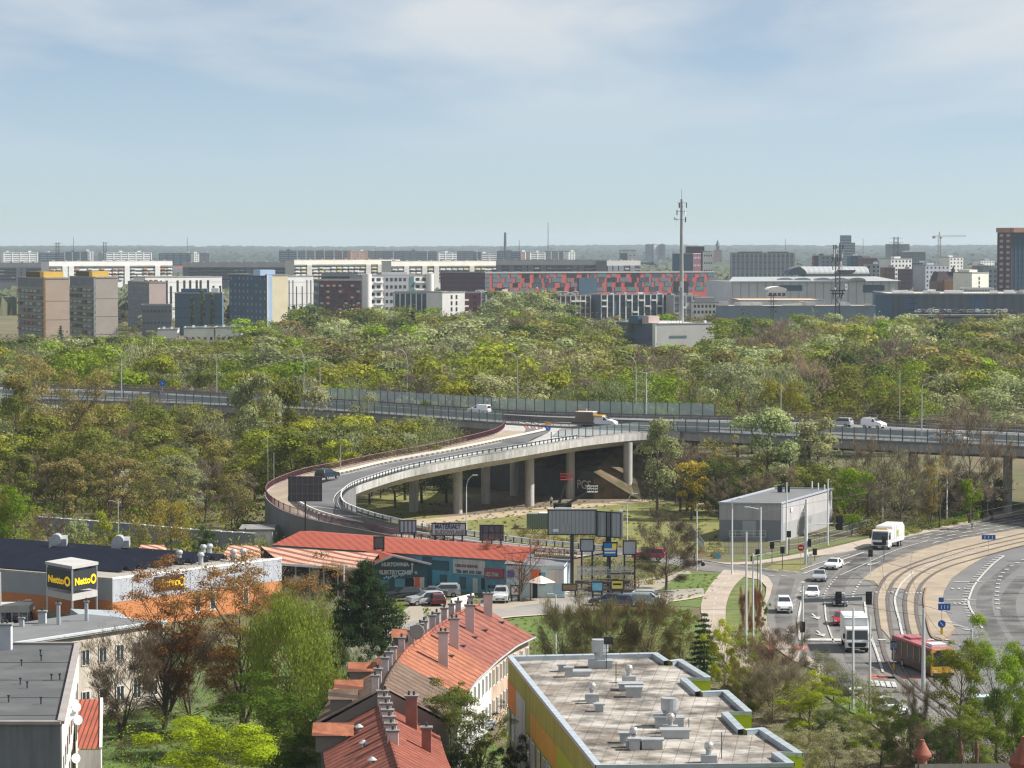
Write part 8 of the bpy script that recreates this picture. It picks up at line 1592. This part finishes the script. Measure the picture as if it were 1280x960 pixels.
def pick(x, y, table, rr=tr):
    n_ = math.sin(x*.047+y*.019)+math.sin(x*.021-y*.043+2)+rr.uniform(-.9, .9); i = int((n_+2.9)/5.8*len(table)); return table[max(0, min(len(table)-1, i))]
# --- woodland between warehouses, ramp and expressway (left)
L1 = ['brown', 'khaki', 'olive', 'yellowgreen', 'olive', 'khaki', 'greygreen', 'olive', 'brown', 'greygreen', 'yellowgreen', 'greygreen']
cnt1 = 0
for k in range(900):
    Y_ = 505+(tr.random()**.9)*210; X_ = tr.uniform(-.184, .02)*Y_
    px, py = PX((X_, Y_, 0))
    if Y_ > ynear(X_)-9 or near_ramp(X_, Y_, 4.5) or px < -55: continue
    if px > 325 and py > 612: continue
    if py > 655+px*.1: continue
    if any((q[0]-X_)**2+(q[1]-Y_)**2 < 5.2**2 for q in globals().setdefault('placed', [])): continue
    placed.append((X_, Y_)); sp = pick(X_*1.6, Y_*1.6, L1); lim = 50-(538-HY)*Y_/F if px < 330 else 50-(515-HY)*Y_/F
    if px > 330: H_ = tr.uniform(8, 14)
    else: H_ = tr.uniform(9, 16.5)
    if px > 600: H_ = min(H_, 6)
    tree(sp, X_, Y_, H_, key=None, r=tr, z=0); cnt1 += 1
    if cnt1 >= 100: break
for k in range(400):                     # the strip between the ramp and the viaduct
    px = tr.uniform(335, 605); Y_ = tr.uniform(560, 690); X_ = XY(px, Y_)
    if Y_ > ynear(X_)-8 or near_ramp(X_, Y_, 4.0) or inpoly(X_, Y_, [(p.x, p.y) for p in I]): continue
    if any((q[0]-X_)**2+(q[1]-Y_)**2 < 4.6**2 for q in placed): continue
    placed.append((X_, Y_)); tree(pick(X_*1.6, Y_*1.6, ['olive', 'greygreen', 'greygreen', 'olive', 'yellowgreen', 'greygreen', 'khaki']), X_, Y_, max(4, min(tr.uniform(10, 15), 50-(498+max(0, px-480)*.12+tr.uniform(0, 12)-HY)*Y_/F)), r=tr); cnt1 += 1
    if cnt1 >= 132: break
# --- the belt before and under the viaduct on the right
cnt3 = 0
for k in range(900):
    px = tr.uniform(845, 1320); Y_ = tr.uniform(545, 640); X_ = XY(px, Y_); yn = ynear(X_)
    if Y_ < W(px, np.interp(px, [845, 900, 1045, 1130, 1235, 1290], [640, 655, 662, 662, 640, 628]), 0).y or Y_ > yn+6: continue
    if any((q[0]-X_)**2+(q[1]-Y_)**2 < 4.4**2 for q in placed): continue
    placed.append((X_, Y_)); d_ = yn-Y_; tree(pick(X_*2, Y_*2, ['brown', 'olive', 'brown', 'dark', 'khaki', 'brown', 'olive', 'greygreen', 'brown']), X_, Y_, tr.uniform(6, 8.6) if d_ < 8 else tr.uniform(7, 12), r=tr); cnt3 += 1
    if cnt3 >= 62: break
# --- individuals just beyond the expressway
L2 = ['brown', 'olive', 'greygreen', 'greygreen', 'yellowgreen', 'bright', 'khaki', 'greygreen', 'olive', 'bright', 'greygreen', 'brown', 'yellowgreen', 'brown', 'greygreen', 'olive']
cnt2 = 0; plac2 = []
for k in range(3000):
    X0_ = tr.uniform(-.187, .19); Y_ = 700+tr.random()*200; X_ = X0_*Y_
    if Y_ < yfar(X_)+7 or Y_ > yfar(X_)+115: continue
    if any((q[0]-X_)**2+(q[1]-Y_)**2 < 8.6**2 for q in plac2): continue
    plac2.append((X_, Y_)); d_ = Y_-yfar(X_); H_ = tr.uniform(6, 9.5) if d_ < 16 else tr.choice([tr.uniform(10, 14), tr.uniform(13, 17), tr.uniform(17, 22)])
    tree(pick(X_, Y_, L2) if d_ > 14 else tr.choice(['yellowgreen', 'bright', 'greygreen', 'yellowgreen', 'blossom', 'khaki']), X_, Y_, H_, r=tr, key=('bush', tr.randrange(3)) if d_ < 14 else None); cnt2 += 1
    if cnt2 >= 120: break
# --- the far wood: one mass
lod = []
for i in range(7):
    r = np.random.RandomState(300+i); kd = ['round', 'oval', 'round', 'vase', 'oval', 'bare', 'bare'][i]; mb, tips = skeleton(r, 13, 6.2, kd, 12); Q, T = crown(r, tips, kd, 1500, .37 if kd != 'bare' else .07, 13, 6.4, kd == 'bare', 0, 9); hq = float(np.percentile(Q[..., 2], 99)); Q = Q*np.array([1, 1, 13/hq]); lod.append((Q, T, kd))
nr = np.random.RandomState(77); VV, TT, CC = [], [], []
def mass_tree(X_, Y_, H_, sp, rr=nr):
    cands = [i for i in range(7) if (lod[i][2] == 'bare') == (sp in ('brown', 'russet'))]; Q, T, _ = lod[cands[rr.randint(len(cands))]]
    a_ = rr.uniform(0, 6.28); s_ = H_/13; sw = s_*rr.uniform(.9, 1.25)*(1.0 if H_ > 15 else 1.25); ca, sa = math.cos(a_)*sw, math.sin(a_)*sw
    V = np.empty_like(Q); V[..., 0] = Q[..., 0]*ca-Q[..., 1]*sa+X_; V[..., 1] = Q[..., 0]*sa+Q[..., 1]*ca+Y_; V[..., 2] = Q[..., 2]*s_; VV.append(V); TT.append(T)
    cl = np.array(SPEC[sp][1])*rr.uniform(.94, 1.06, 3)*rr.uniform(.7, 1.3); CC.append(np.tile(np.append(cl, 1), (len(T), 1)))
L3 = ['brown', 'brown', 'greygreen', 'greygreen', 'dark', 'olive', 'greygreen', 'khaki', 'olive', 'bright', 'brown', 'olive', 'greygreen', 'yellowgreen', 'brown', 'greygreen']
tele = (XY(857, 1250), 1262)
def far_h(x0, y):                       # lower cover where buildings stand clear of the trees
    return 1
occ = {}
def free(x, y, d):
    cx, cy = int(x//d), int(y//d)
    for i in (-1, 0, 1):
        for j in (-1, 0, 1):
            for q in occ.get((cx+i, cy+j), []):
                if (q[0]-x)**2+(q[1]-y)**2 < d*d: return False
    occ.setdefault((cx, cy), []).append((x, y)); return True
for k in range(6200):
    X0_ = nr.uniform(-.2, .205); Y_ = 790+nr.uniform()**.85*640; X_ = X0_*Y_; px = 640+X0_*F
    if Y_ < yfar(X_)+112: continue
    if X0_ > .13 and Y_ < 960 and nr.uniform() < .35: continue
    if abs(X_-tele[0]) < 24 and -2 < Y_-1250 < 50: continue
    if px > 895 and Y_ > 1340: continue
    if px < 150 and Y_ > 1330: continue
    if not free(X_, Y_, 11.5): continue
    yl = 418 if px < 150 else 421 if px < 310 else 396 if px < 335 else 405 if px < 365 else 383 if px < 550 else 394 if px < 585 else 380 if px < 745 else 393 if px < 765 else 430 if 766 < px < 900 and Y_ < 1262 else 392 if px < 880 else 391
    H_ = max(7, min(9+15*nr.beta(2, 1.6), 50-(yl+16*nr.uniform()**1.3-HY)*Y_/F))
    mass_tree(X_, Y_, H_, pick(X_*.9, Y_*.9, L3, random.Random(k)))
for k in range(26):                     # the tall pale poplars before the red block
    x_ = nr.uniform(612, 690); Y_ = nr.uniform(1380, 1500); mass_tree(XY(x_, Y_), Y_, max(12, (50-(364-HY)*Y_/F)*(1-.45*((x_-652)/42)**2)), 'greygreen' if nr.uniform() < .8 else 'olive')
for k in range(420):                    # loose trees among the blocks
    X0_ = nr.uniform(-.195, .2); Y_ = nr.uniform(1430, 1950); px = 640+X0_*F
    if px > 905 and Y_ < 1760: continue
    if 395 < px < 895 and nr.uniform() < .5 and Y_ > 1500: continue
    if px < 150 or 330 < px < 362 or 550 < px < 583: continue
    mass_tree(X0_*Y_, Y_, nr.uniform(7, 11), L3[nr.randint(len(L3))])
mm_ = leaf_mat().copy(); mm_.name = 'leaf_mass'; t = mm_.node_tree
at2 = N(t, 'ShaderNodeAttribute'); at2.attribute_name = 'tcol'
for l in list(t.links):
    if l.from_node.type == 'OBJECT_INFO' and l.from_socket.name == 'Color': ts = l.to_socket; t.links.remove(l); t.links.new(at2.outputs['Color'], ts)
V = np.concatenate(VV); me = quads_mesh('far_woodland', V, np.concatenate(TT), mm_, np.concatenate(CC)); o = bpy.data.objects.new('far_woodland', me); COL.objects.link(o); tag(o, kind='stuff'); print('mass quads', len(V), 'trees', len(VV), cnt1, cnt2)

# --- trees one can pick out
for x, b_, t_, w_, k, s_, lb in ((516, 470, 391, 30, ('spruce', 0), 'conifer', 'dark green conifer clump standing alone above the glass screens'), (35, 478, 428, 16, ('spruce', 0), 'conifer', 'dark conifer near the left edge below the twin blocks'), (22, 480, 436, 14, ('spruce', 0), 'conifer', 'smaller dark conifer at the very left below the twin blocks'), (76, 452, 408, 16, ('spruce', 0), 'conifer', 'dark conifer in front of the tan apartment block'),
   (240, 425, 372, 9, ('col', 0), 'olive', 'slim poplar, first of three before the white slitted block'), (251.5, 425, 362, 10, ('col', 0), 'olive', 'slim poplar, tallest middle one of three before the white slitted block'), (264, 425, 367, 8, ('col', 0), 'olive', 'slim poplar, third of three before the white slitted block')):
    hero(s_, x, b_, t_, w_, k, lb, grp='trees among the blocks')
H4 = [('greygreen', 320, 622, 468, 62, ('oval', 0), 'tall pale poplar hiding the viaduct, left of two above the hairpin'), ('greygreen', 395, 600, 474, 60, ('oval', 1), 'tall pale poplar hiding the viaduct, right of two above the hairpin'), ('olive', 355, 606, 478, 50, ('oval', 2), 'olive tree between the two pale poplars above the hairpin'), ('blossom', 345, 596, 487, 26, ('sparse', 0), 'thin white-flowering tree between the poplars above the hairpin'), ('olive', 20, 610, 470, 60, ('oval', 0), 'olive tree hiding the viaduct at the left edge'), ('greygreen', 300, 605, 482, 40, ('oval', 2), 'slim pale tree left of the two tall poplars'), ('yellowgreen', 578, 575, 505, 44, ('round', 0), 'yellow-topped round tree just left of the purple railing hook'), ('olive', 540, 580, 500, 50, ('round', 1), 'olive round tree below the glass screens'), ('greygreen', 455, 590, 492, 54, ('round', 2), 'pale round tree below the left glass screens'), ('brown', 1240, 650, 545, 60, ('bare', 1), 'bare dark tree under the viaduct at the right edge'),
('greygreen', 822, 648, 524, 62, ('oval', 0), 'tall pale grey-green poplar in front of the ramp end'), ('greygreen', 958, 644, 512, 84, ('oval', 2), 'tallest pale grey-green tree, behind the grey substation'), ('greygreen', 1022, 640, 524, 76, ('oval', 0), 'pale grey-green tree leaning right of the tallest pale one'),
 ('golden', 864, 650, 577, 46, ('oval', 2), 'golden-yellow tree left of the grey substation'), ('khaki', 905, 640, 545, 60, ('sparse', 0), 'khaki sparse tree between the golden tree and the tall pale one'), ('brown', 850, 640, 552, 50, ('bare', 0), 'bare brown tree behind the golden-yellow tree'),
 ('bright', 1065, 668, 586, 48, ('oval', 2), 'fresh green tree at the right end of the grey substation'), ('brown', 1125, 668, 560, 80, ('bare', 1), 'bare dark tree behind the refuse lorry'), ('brown', 1175, 660, 545, 70, ('bare', 2), 'bare brown tree before the viaduct, left of the street lamps'), ('golden', 1162, 660, 572, 44, ('sparse', 1), 'yellow-leafed tree beside the avenue lamp post'),
 ('brown', 1212, 655, 500, 95, ('bare', 0), 'tall bare tree leaning before the viaduct near the pedestrians'), ('brown', 1085, 655, 548, 60, ('bare', 1), 'bare brown tree right of the fresh green one'), ('olive', 1035, 652, 590, 40, ('bush', 0), 'low olive tree tucked behind the substation'), ('brown', 900, 652, 590, 40, ('bare', 2), 'small bare tree at the substation left corner'),
 ('dark', 985, 640, 570, 50, ('round', 1), 'dark shaded tree under the viaduct behind the substation'), ('brown', 1140, 645, 566, 70, ('bare', 2), 'bare tree deep under the viaduct edge'), ('olive', 1245, 640, 590, 40, ('bush', 1), 'low olive bush tree beneath the viaduct at the right'), ('dark', 1105, 640, 575, 60, ('bush', 2), 'dark bushy tree beneath the viaduct'),
 ('brown', 880, 632, 560, 60, ('bare', 1), 'bare brown tree under the viaduct left part'), ('bright', 1215, 662, 600, 34, ('bush', 2), 'green bush at the foot of the leaning bare tree'), ('dark', 1195, 640, 590, 60, ('bush', 0), 'dark thicket tree beneath the viaduct near the pedestrians'),
 ('khaki', 75, 610, 448, 135, ('sparseB', 0), 'very large khaki tree with dark limbs at the left before the expressway'), ('golden', 215, 692, 624, 74, ('weep', 1), 'round golden willow behind the supermarket'), ('bright', 18, 700, 606, 62, ('round', 2), 'bright green round tree at the left edge behind the supermarket'), ('yellowgreen', 0, 700, 618, 40, ('round', 0), 'vivid yellow-green tree cut by the left edge'),
 ('yellowgreen', 136, 703, 640, 44, ('bush', 1), 'yellow-green bushy tree behind the supermarket roof vents'), ('brown', 60, 702, 642, 50, ('bare', 0), 'bare brown bush tree behind the supermarket, right of the bright round one'), ('greygreen', 98, 704, 652, 44, ('bush', 2), 'grey-green bush tree behind the supermarket roof'), ('khaki', 175, 704, 655, 40, ('bush', 0), 'khaki bush tree left of the golden willow'), ('dark', 255, 705, 655, 34, ('bush', 1), 'dark green bush tree right of the golden willow'),
 ('blossom', 150, 650, 584, 34, ('sparse', 0), 'white blossoming tree in the left wood'), ('blossom', 250, 645, 578, 44, ('sparse', 1), 'pinkish blossoming tree left of the ramp hairpin'), ('russet', 650, 752, 664, 84, ('vaseR', 0), 'reddish budding tree with forked grey limbs before the blue warehouse'),
 ('brown', 833, 738, 640, 92, ('bareN', 0), 'bare dark tree with forked trunk beside the side road'), ('brown', 545, 690, 655, 50, ('bare', 1), 'bare saplings tree behind the red warehouse roof')]
P_(('sparseB', 0), 80, 'vase', 20, 10, 17000, .19, nl=36, lobes=90); P_(('vaseR', 0), 81, 'vase', 9, 4, 2600, .085, nl=21); P_(('bareN', 0), 82, 'bare', 10, 4.6, 10000, .02, bare=True, nl=18); P_(('bareN', 1), 83, 'vase', 10, 4.4, 9000, .02, bare=True, nl=21); P_(('bareN', 2), 84, 'bush', 6, 4, 11000, .018, bare=True, nl=27)
P_(('roundN', 0), 85, 'round', 10, 5, 30000, .1, nl=24, lobes=34); P_(('weepN', 0), 86, 'weep', 13, 5, 40000, .1, droop=5, nl=30); P_(('mapleN', 0), 87, 'round', 9, 5.2, 34000, .105, nl=26, lobes=38); P_(('pineN', 0), 88, 'pine', 12.5, 4.6, 26000, .13); P_(('spruceN', 0), 89, 'spruce', 8, 2.3, 6000, .13)
P_(('sparseN', 0), 90, 'vase', 12, 4.6, 26000, .075, nl=39, lobes=170); P_(('sparseN', 1), 91, 'oval', 12, 3.6, 17000, .085, nl=24, lobes=70); P_(('streetN', 0), 92, 'street', 5.5, 1.9, 5000, .07, nl=14); P_(('bushN', 0), 93, 'bush', 5, 3, 18000, .07, nl=27, lobes=26); P_(('bushN', 1), 94, 'bush', 5, 3, 15000, .06, nl=27, lobes=60)
for s_, x, b_, t_, w_, k, lb in H4: hero(s_, x, b_, t_, w_, k, lb, grp='trees along the road and viaduct', col=(.3, .1, .05) if k[0] == 'vaseR' else (.1, .075, .055) if k[0] == 'bareN' else None)
orange_leaf = (.24, .13, .045)
H5 = [('yellowgreen', 1000, 900, 838, 62, ('roundN', 0), 'fresh yellow-green tree among the brown trees left of the street-tree row', (.3, .33, .03)), ('bright', 1070, 945, 885, 70, ('bushN', 0), 'bright green bush under the last street tree', (.2, .27, .03)), ('olive', 925, 905, 835, 60, ('bushN', 0), 'olive green bush beside the stepped green roof edge', (.2, .21, .05)), ('olive', 1130, 965, 880, 80, ('bushN', 0), 'mid-green bush right of the olive thicket at the bottom', (.17, .21, .045)), ('olive', 1215, 975, 880, 80, ('roundN', 0), 'green round tree behind the rusty finials', (.18, .22, .04)),
 ('russet', 205, 912, 700, 180, ('sparseN', 0), 'left of two large orange-brown budding trees before the supermarket', orange_leaf), ('russet', 302, 918, 696, 215, ('sparseN', 0), 'right of two large orange-brown budding trees, with thick dark limbs', orange_leaf), ('brown', 238, 902, 778, 150, ('bareN', 2), 'dense bare grey-brown tree between the orange-brown ones', None), ('brown', 150, 925, 786, 130, ('bareN', 1), 'bare tree with thick dark limbs before the cream house', None),
 ('bright', 368, 945, 745, 130, ('weepN', 0), 'tall drooping green birch left of the tiled roofs', (.17, .22, .035)), ('bright', 345, 985, 838, 140, ('roundN', 0), 'round green tree at the foot of the drooping birch', (.09, .15, .02)), ('yellowgreen', 262, 1030, 900, 185, ('mapleN', 0), 'vivid yellow-green maple at the bottom edge', (.3, .38, .02)),
 ('conifer', 457, 850, 705, 98, ('pineN', 0), 'dark spreading pine tree behind the tiled terrace', (.05, .08, .03)), ('dark', 425, 905, 800, 50, ('bushN', 0), 'dark green bushy tree at the foot of the pine', None), ('blossom', 452, 880, 806, 50, ('bushN', 1), 'white blossoming shrub tree beside the pine', (.4, .4, .28)),
 ('olive', 563, 1000, 850, 80, ('sparseN', 1), 'sparse green larch before the white terrace wall', (.12, .16, .03)), ('olive', 590, 1010, 880, 110, ('sparseN', 0), 'wide sparse green tree at the bottom by the terrace', (.11, .15, .03)), ('dark', 648, 1010, 920, 56, ('bushN', 0), 'dark bush at the foot of the green and yellow wall', (.06, .07, .03)),
 ('conifer', 880, 852, 768, 48, ('spruceN', 0), 'small dark spruce behind the flat-roofed building', (.045, .075, .035)), ('brown', 705, 835, 752, 70, ('bareN', 2), 'left brown-olive thicket behind the flat roof', (.17, .14, .07)), ('brown', 755, 840, 745, 90, ('bareN', 2), 'second brown-olive thicket behind the flat roof, by the chimney', (.16, .135, .06)), ('brown', 808, 838, 742, 80, ('bareN', 2), 'tallest brown-olive thicket behind the flat roof', (.17, .14, .065)), ('khaki', 850, 842, 762, 60, ('bushN', 1), 'khaki thicket left of the small spruce', (.2, .19, .05)),
 ('yellowgreen', 905, 862, 775, 54, ('bushN', 0), 'yellow-green tree right of the small spruce', (.33, .35, .025)), ('yellowgreen', 932, 868, 792, 56, ('bushN', 1), 'paler yellow-green tree second right of the spruce', (.26, .29, .03)), ('brown', 962, 880, 790, 80, ('bareN', 1), 'bare reddish-brown tree beside the roof corner', (.2, .13, .09)), ('brown', 985, 862, 776, 66, ('bareN', 0), 'tall bare grey tree left of the avenue pavement', None), ('brown', 965, 905, 825, 90, ('bareN', 2), 'low brown thicket beside the stepped roof edge', None), ('brown', 940, 890, 830, 60, ('bareN', 2), 'small brown thicket touching the stepped roof edge', (.17, .13, .07)),
 ('olive', 1012, 930, 848, 90, ('roundN', 0), 'dark-stemmed yellow-green tree beside the lower pavement', (.24, .27, .025)), ('olive', 1040, 945, 880, 60, ('bushN', 0), 'dark green bush right of the dark-stemmed tree', (.1, .13, .05)), ('blossom', 1040, 985, 905, 100, ('bushN', 1), 'pale creamy flowering bush at the bottom', (.38, .38, .2)), ('blossom', 1000, 1000, 915, 80, ('bushN', 1), 'creamy green flowering bush beside the roof at the bottom', (.28, .3, .12)),
 ('greygreen', 1028, 868, 812, 40, ('streetN', 0), 'small grey-green street tree, first in the roadside row', (.2, .21, .1)), ('greygreen', 1042, 880, 826, 40, ('streetN', 0), 'small grey-green street tree, second in the roadside row', (.2, .2, .1)), ('greygreen', 1062, 890, 838, 38, ('streetN', 0), 'small grey-green street tree, third in the roadside row', (.17, .2, .1)), ('yellowgreen', 1081, 903, 850, 40, ('streetN', 0), 'small yellowish street tree, last in the roadside row', (.22, .24, .06)),
 ('khaki', 1110, 925, 862, 60, ('bushN', 1), 'low yellow-green bush tree below the red crossing', (.22, .24, .05)), ('brown', 1145, 960, 850, 44, ('bareN', 1), 'thin bare tree between the pavement and the tram rails', None), ('olive', 1100, 960, 900, 90, ('bushN', 1), 'olive thicket at the bottom right of the flowering bush', (.17, .17, .06)), ('brown', 1160, 975, 905, 90, ('bareN', 2), 'grey-brown thicket behind the left chimney pot', None),
 ('olive', 1198, 965, 800, 76, ('sparseN', 1), 'tall narrow tree with dark trunk and sparse green leaves', (.18, .22, .03)), ('bright', 1245, 960, 772, 90, ('roundN', 0), 'tallest bright-leafed tree at the right edge', (.22, .3, .03)), ('olive', 1280, 955, 800, 60, ('sparseN', 1), 'green tree cut by the right edge', (.18, .22, .03)), ('dark', 1175, 985, 912, 60, ('bushN', 0), 'dark green bush right of the left chimney pot', None), ('bright', 1265, 960, 850, 60, ('bushN', 0), 'bright bush below the shelter roof', (.17, .25, .03)),
 ('bright', 497, 782, 750, 22, ('bushN', 0), 'small fresh green sapling right of the pine', (.2, .32, .03)), ('bright', 533, 785, 758, 10, ('sparseN', 1), 'thin young tree beside the terrace chimneys', (.2, .3, .04)), ('bright', 592, 778, 745, 16, ('sparseN', 1), 'young leafing tree behind the last terrace chimney', (.24, .28, .06)),
 ('russet', 932, 800, 735, 20, ('bareN', 2), 'left reddish twiggy shrub on the verge by the mast arms', (.24, .1, .06)), ('russet', 945, 795, 730, 18, ('bareN', 2), 'right reddish twiggy shrub on the verge by the mast arms', (.24, .1, .06)), ('bright', 952, 790, 745, 20, ('bushN', 0), 'small green shrub beside the reddish verge shrubs', (.14, .2, .03)),
 ('brown', 385, 800, 712, 70, ('bareN', 0), 'bare grey-brown tree before the pink striped roof', None), ('brown', 345, 790, 738, 60, ('bareN', 2), 'bare russet thicket by the supermarket corner', (.24, .12, .06)), ('brown', 440, 775, 700, 50, ('bareN', 1), 'thin bare tree behind the pine', None), ('brown', 620, 735, 678, 50, ('bareN', 2), 'bare reddish thicket left of the forked budding tree', (.22, .1, .06))]
for s_, x, b_, t_, w_, k, lb, cl in H5: hero(s_, x, b_, t_, w_, k, lb, col=cl)
# undergrowth that cannot be counted
uv, ut, uc = [], [], []
r = np.random.RandomState(9)
def brush(pxpoly, n, h0, h1, sp, ls=.16, z=0.0):
    xs = [p[0] for p in pxpoly]; ys = [p[1] for p in pxpoly]; m = 0
    while m < n:
        x, y = r.uniform(min(xs), max(xs)), r.uniform(min(ys), max(ys))
        if not inpoly(x, y, pxpoly): continue
        p = W(x, y, 0); k = r.randint(50, 110); h = r.uniform(h0, h1); C = np.array([p.x, p.y, h*.35+z])+r.normal(size=(k, 3))*np.array([h*.45, h*.45, h*.28]); C[:, 2] = np.abs(C[:, 2]); L = ls*r.uniform(.6, 1.4, k)
        s_ = sp[r.randint(len(sp))]; uv.append(leaf_quads(r, C, L*(2.2 if s_ in ('brown', 'russet') else 1), L*(.12 if s_ in ('brown', 'russet') else .6))); ut.append(np.full(k, r.uniform(.7, 1.25))); uc.append(np.tile(np.append(np.array(SPEC[s_][1])*r.uniform(.8, 1.2, 3), 1), (k, 1))); m += 1
brush([(-30,690),(0,570),(320,590),(330,690),(290,700)], 420, 1.5, 4, ['khaki', 'olive', 'brown', 'bright'], .25)
brush([(420,585),(600,545),(625,535),(560,530),(400,560),(350,590)], 200, 1.5, 3.5, ['olive', 'bright', 'khaki', 'greygreen'], .25)
brush([(850,630),(1240,622),(1230,645),(1080,672),(1045,660),(900,640)], 330, 1.2, 3.2, ['brown', 'khaki', 'brown', 'dark', 'olive'], .2)
brush([(640,600),(800,600),(860,618),(860,606),(760,575),(600,575)], 160, 1.5, 3.5, ['dark', 'olive', 'bright', 'khaki'], .25)
brush([(640,655),(760,665),(900,680),(905,700),(880,703),(740,690),(640,690)], 160, .5, 1.4, ['brown', 'khaki', 'russet'], .14)
brush([(905,835),(1000,850),(1060,895),(1140,940),(1150,985),(900,985)], 170, .6, 1.8, ['brown', 'khaki', 'olive', 'brown'], .1)
brush([(1130,905),(1280,900),(1300,985),(1130,985)], 240, 1, 2.5, ['brown', 'olive', 'dark', 'brown'], .1)
brush([(560,890),(640,880),(655,985),(540,985)], 60, .5, 1.6, ['olive', 'bright', 'khaki'], .1)
brush([(655,822),(700,800),(860,795),(890,825),(880,840),(660,840)], 230, 1.5, 4.2, ['brown', 'khaki', 'brown'], .11)
brush([(390,770),(470,780),(470,900),(390,960),(350,900)], 80, 1, 2.5, ['olive', 'dark', 'bright'], .12)
brush([(310,690),(330,650),(470,672),(560,690),(700,697),(700,703),(560,700),(420,690)], 120, .8, 2.4, ['brown', 'khaki', 'olive'], .15)
brush([(735,700),(790,705),(860,715),(800,735),(740,740)], 90, .6, 2.0, ['olive', 'brown', 'khaki', 'dark'], .12)
brush([(1095,672),(1150,660),(1232,643),(1232,648),(1150,666),(1097,680)], 130, .5, 1.1, ['bright', 'olive'], .12)
brush([(105,880),(150,860),(330,865),(420,900),(395,975),(110,975)], 190, .6, 2.4, ['olive', 'dark', 'brown', 'brown', 'bright'], .1)
brush([(560,802),(626,776),(760,762),(860,762),(885,790),(690,830)], 420, .12, .3, ['bright', 'yellowgreen', 'bright', 'khaki'], .06)
brush([(800,756),(850,720),(903,718),(885,750)], 110, .1, .25, ['bright', 'yellowgreen', 'bright'], .06)
brush([(300,870),(420,840),(470,900),(380,960),(120,960),(120,890)], 300, .15, .4, ['bright', 'olive', 'khaki'], .07)
brush([(470,640),(600,620),(800,624),(900,645),(900,690),(640,680)], 500, .12, .35, ['khaki', 'yellowgreen', 'olive', 'brown'], .08)
me = quads_mesh('undergrowth', np.concatenate(uv), np.concatenate(ut), mm_, np.concatenate(uc)); o = bpy.data.objects.new('undergrowth', me); COL.objects.link(o); tag(o, kind='stuff')
# ================================================================ haze
hz = MB(); hz.box((0, 6800, 39.5), (9600, 14200, 81)); ho = hz.build('haze', [bpy.data.materials.new('haze')]); tag(ho, kind='stuff')
hm = ho.data.materials[0]; hm.use_nodes = True; t = hm.node_tree; t.nodes.clear()
o_ = N(t, 'ShaderNodeOutputMaterial'); v_ = N(t, 'ShaderNodeVolumePrincipled'); v_.inputs['Color'].default_value = (.74, .87, 1, 1); v_.inputs['Density'].default_value = HAZE; v_.inputs['Anisotropy'].default_value = .2
t.links.new(v_.outputs[0], o_.inputs['Volume'])
finish_labels()
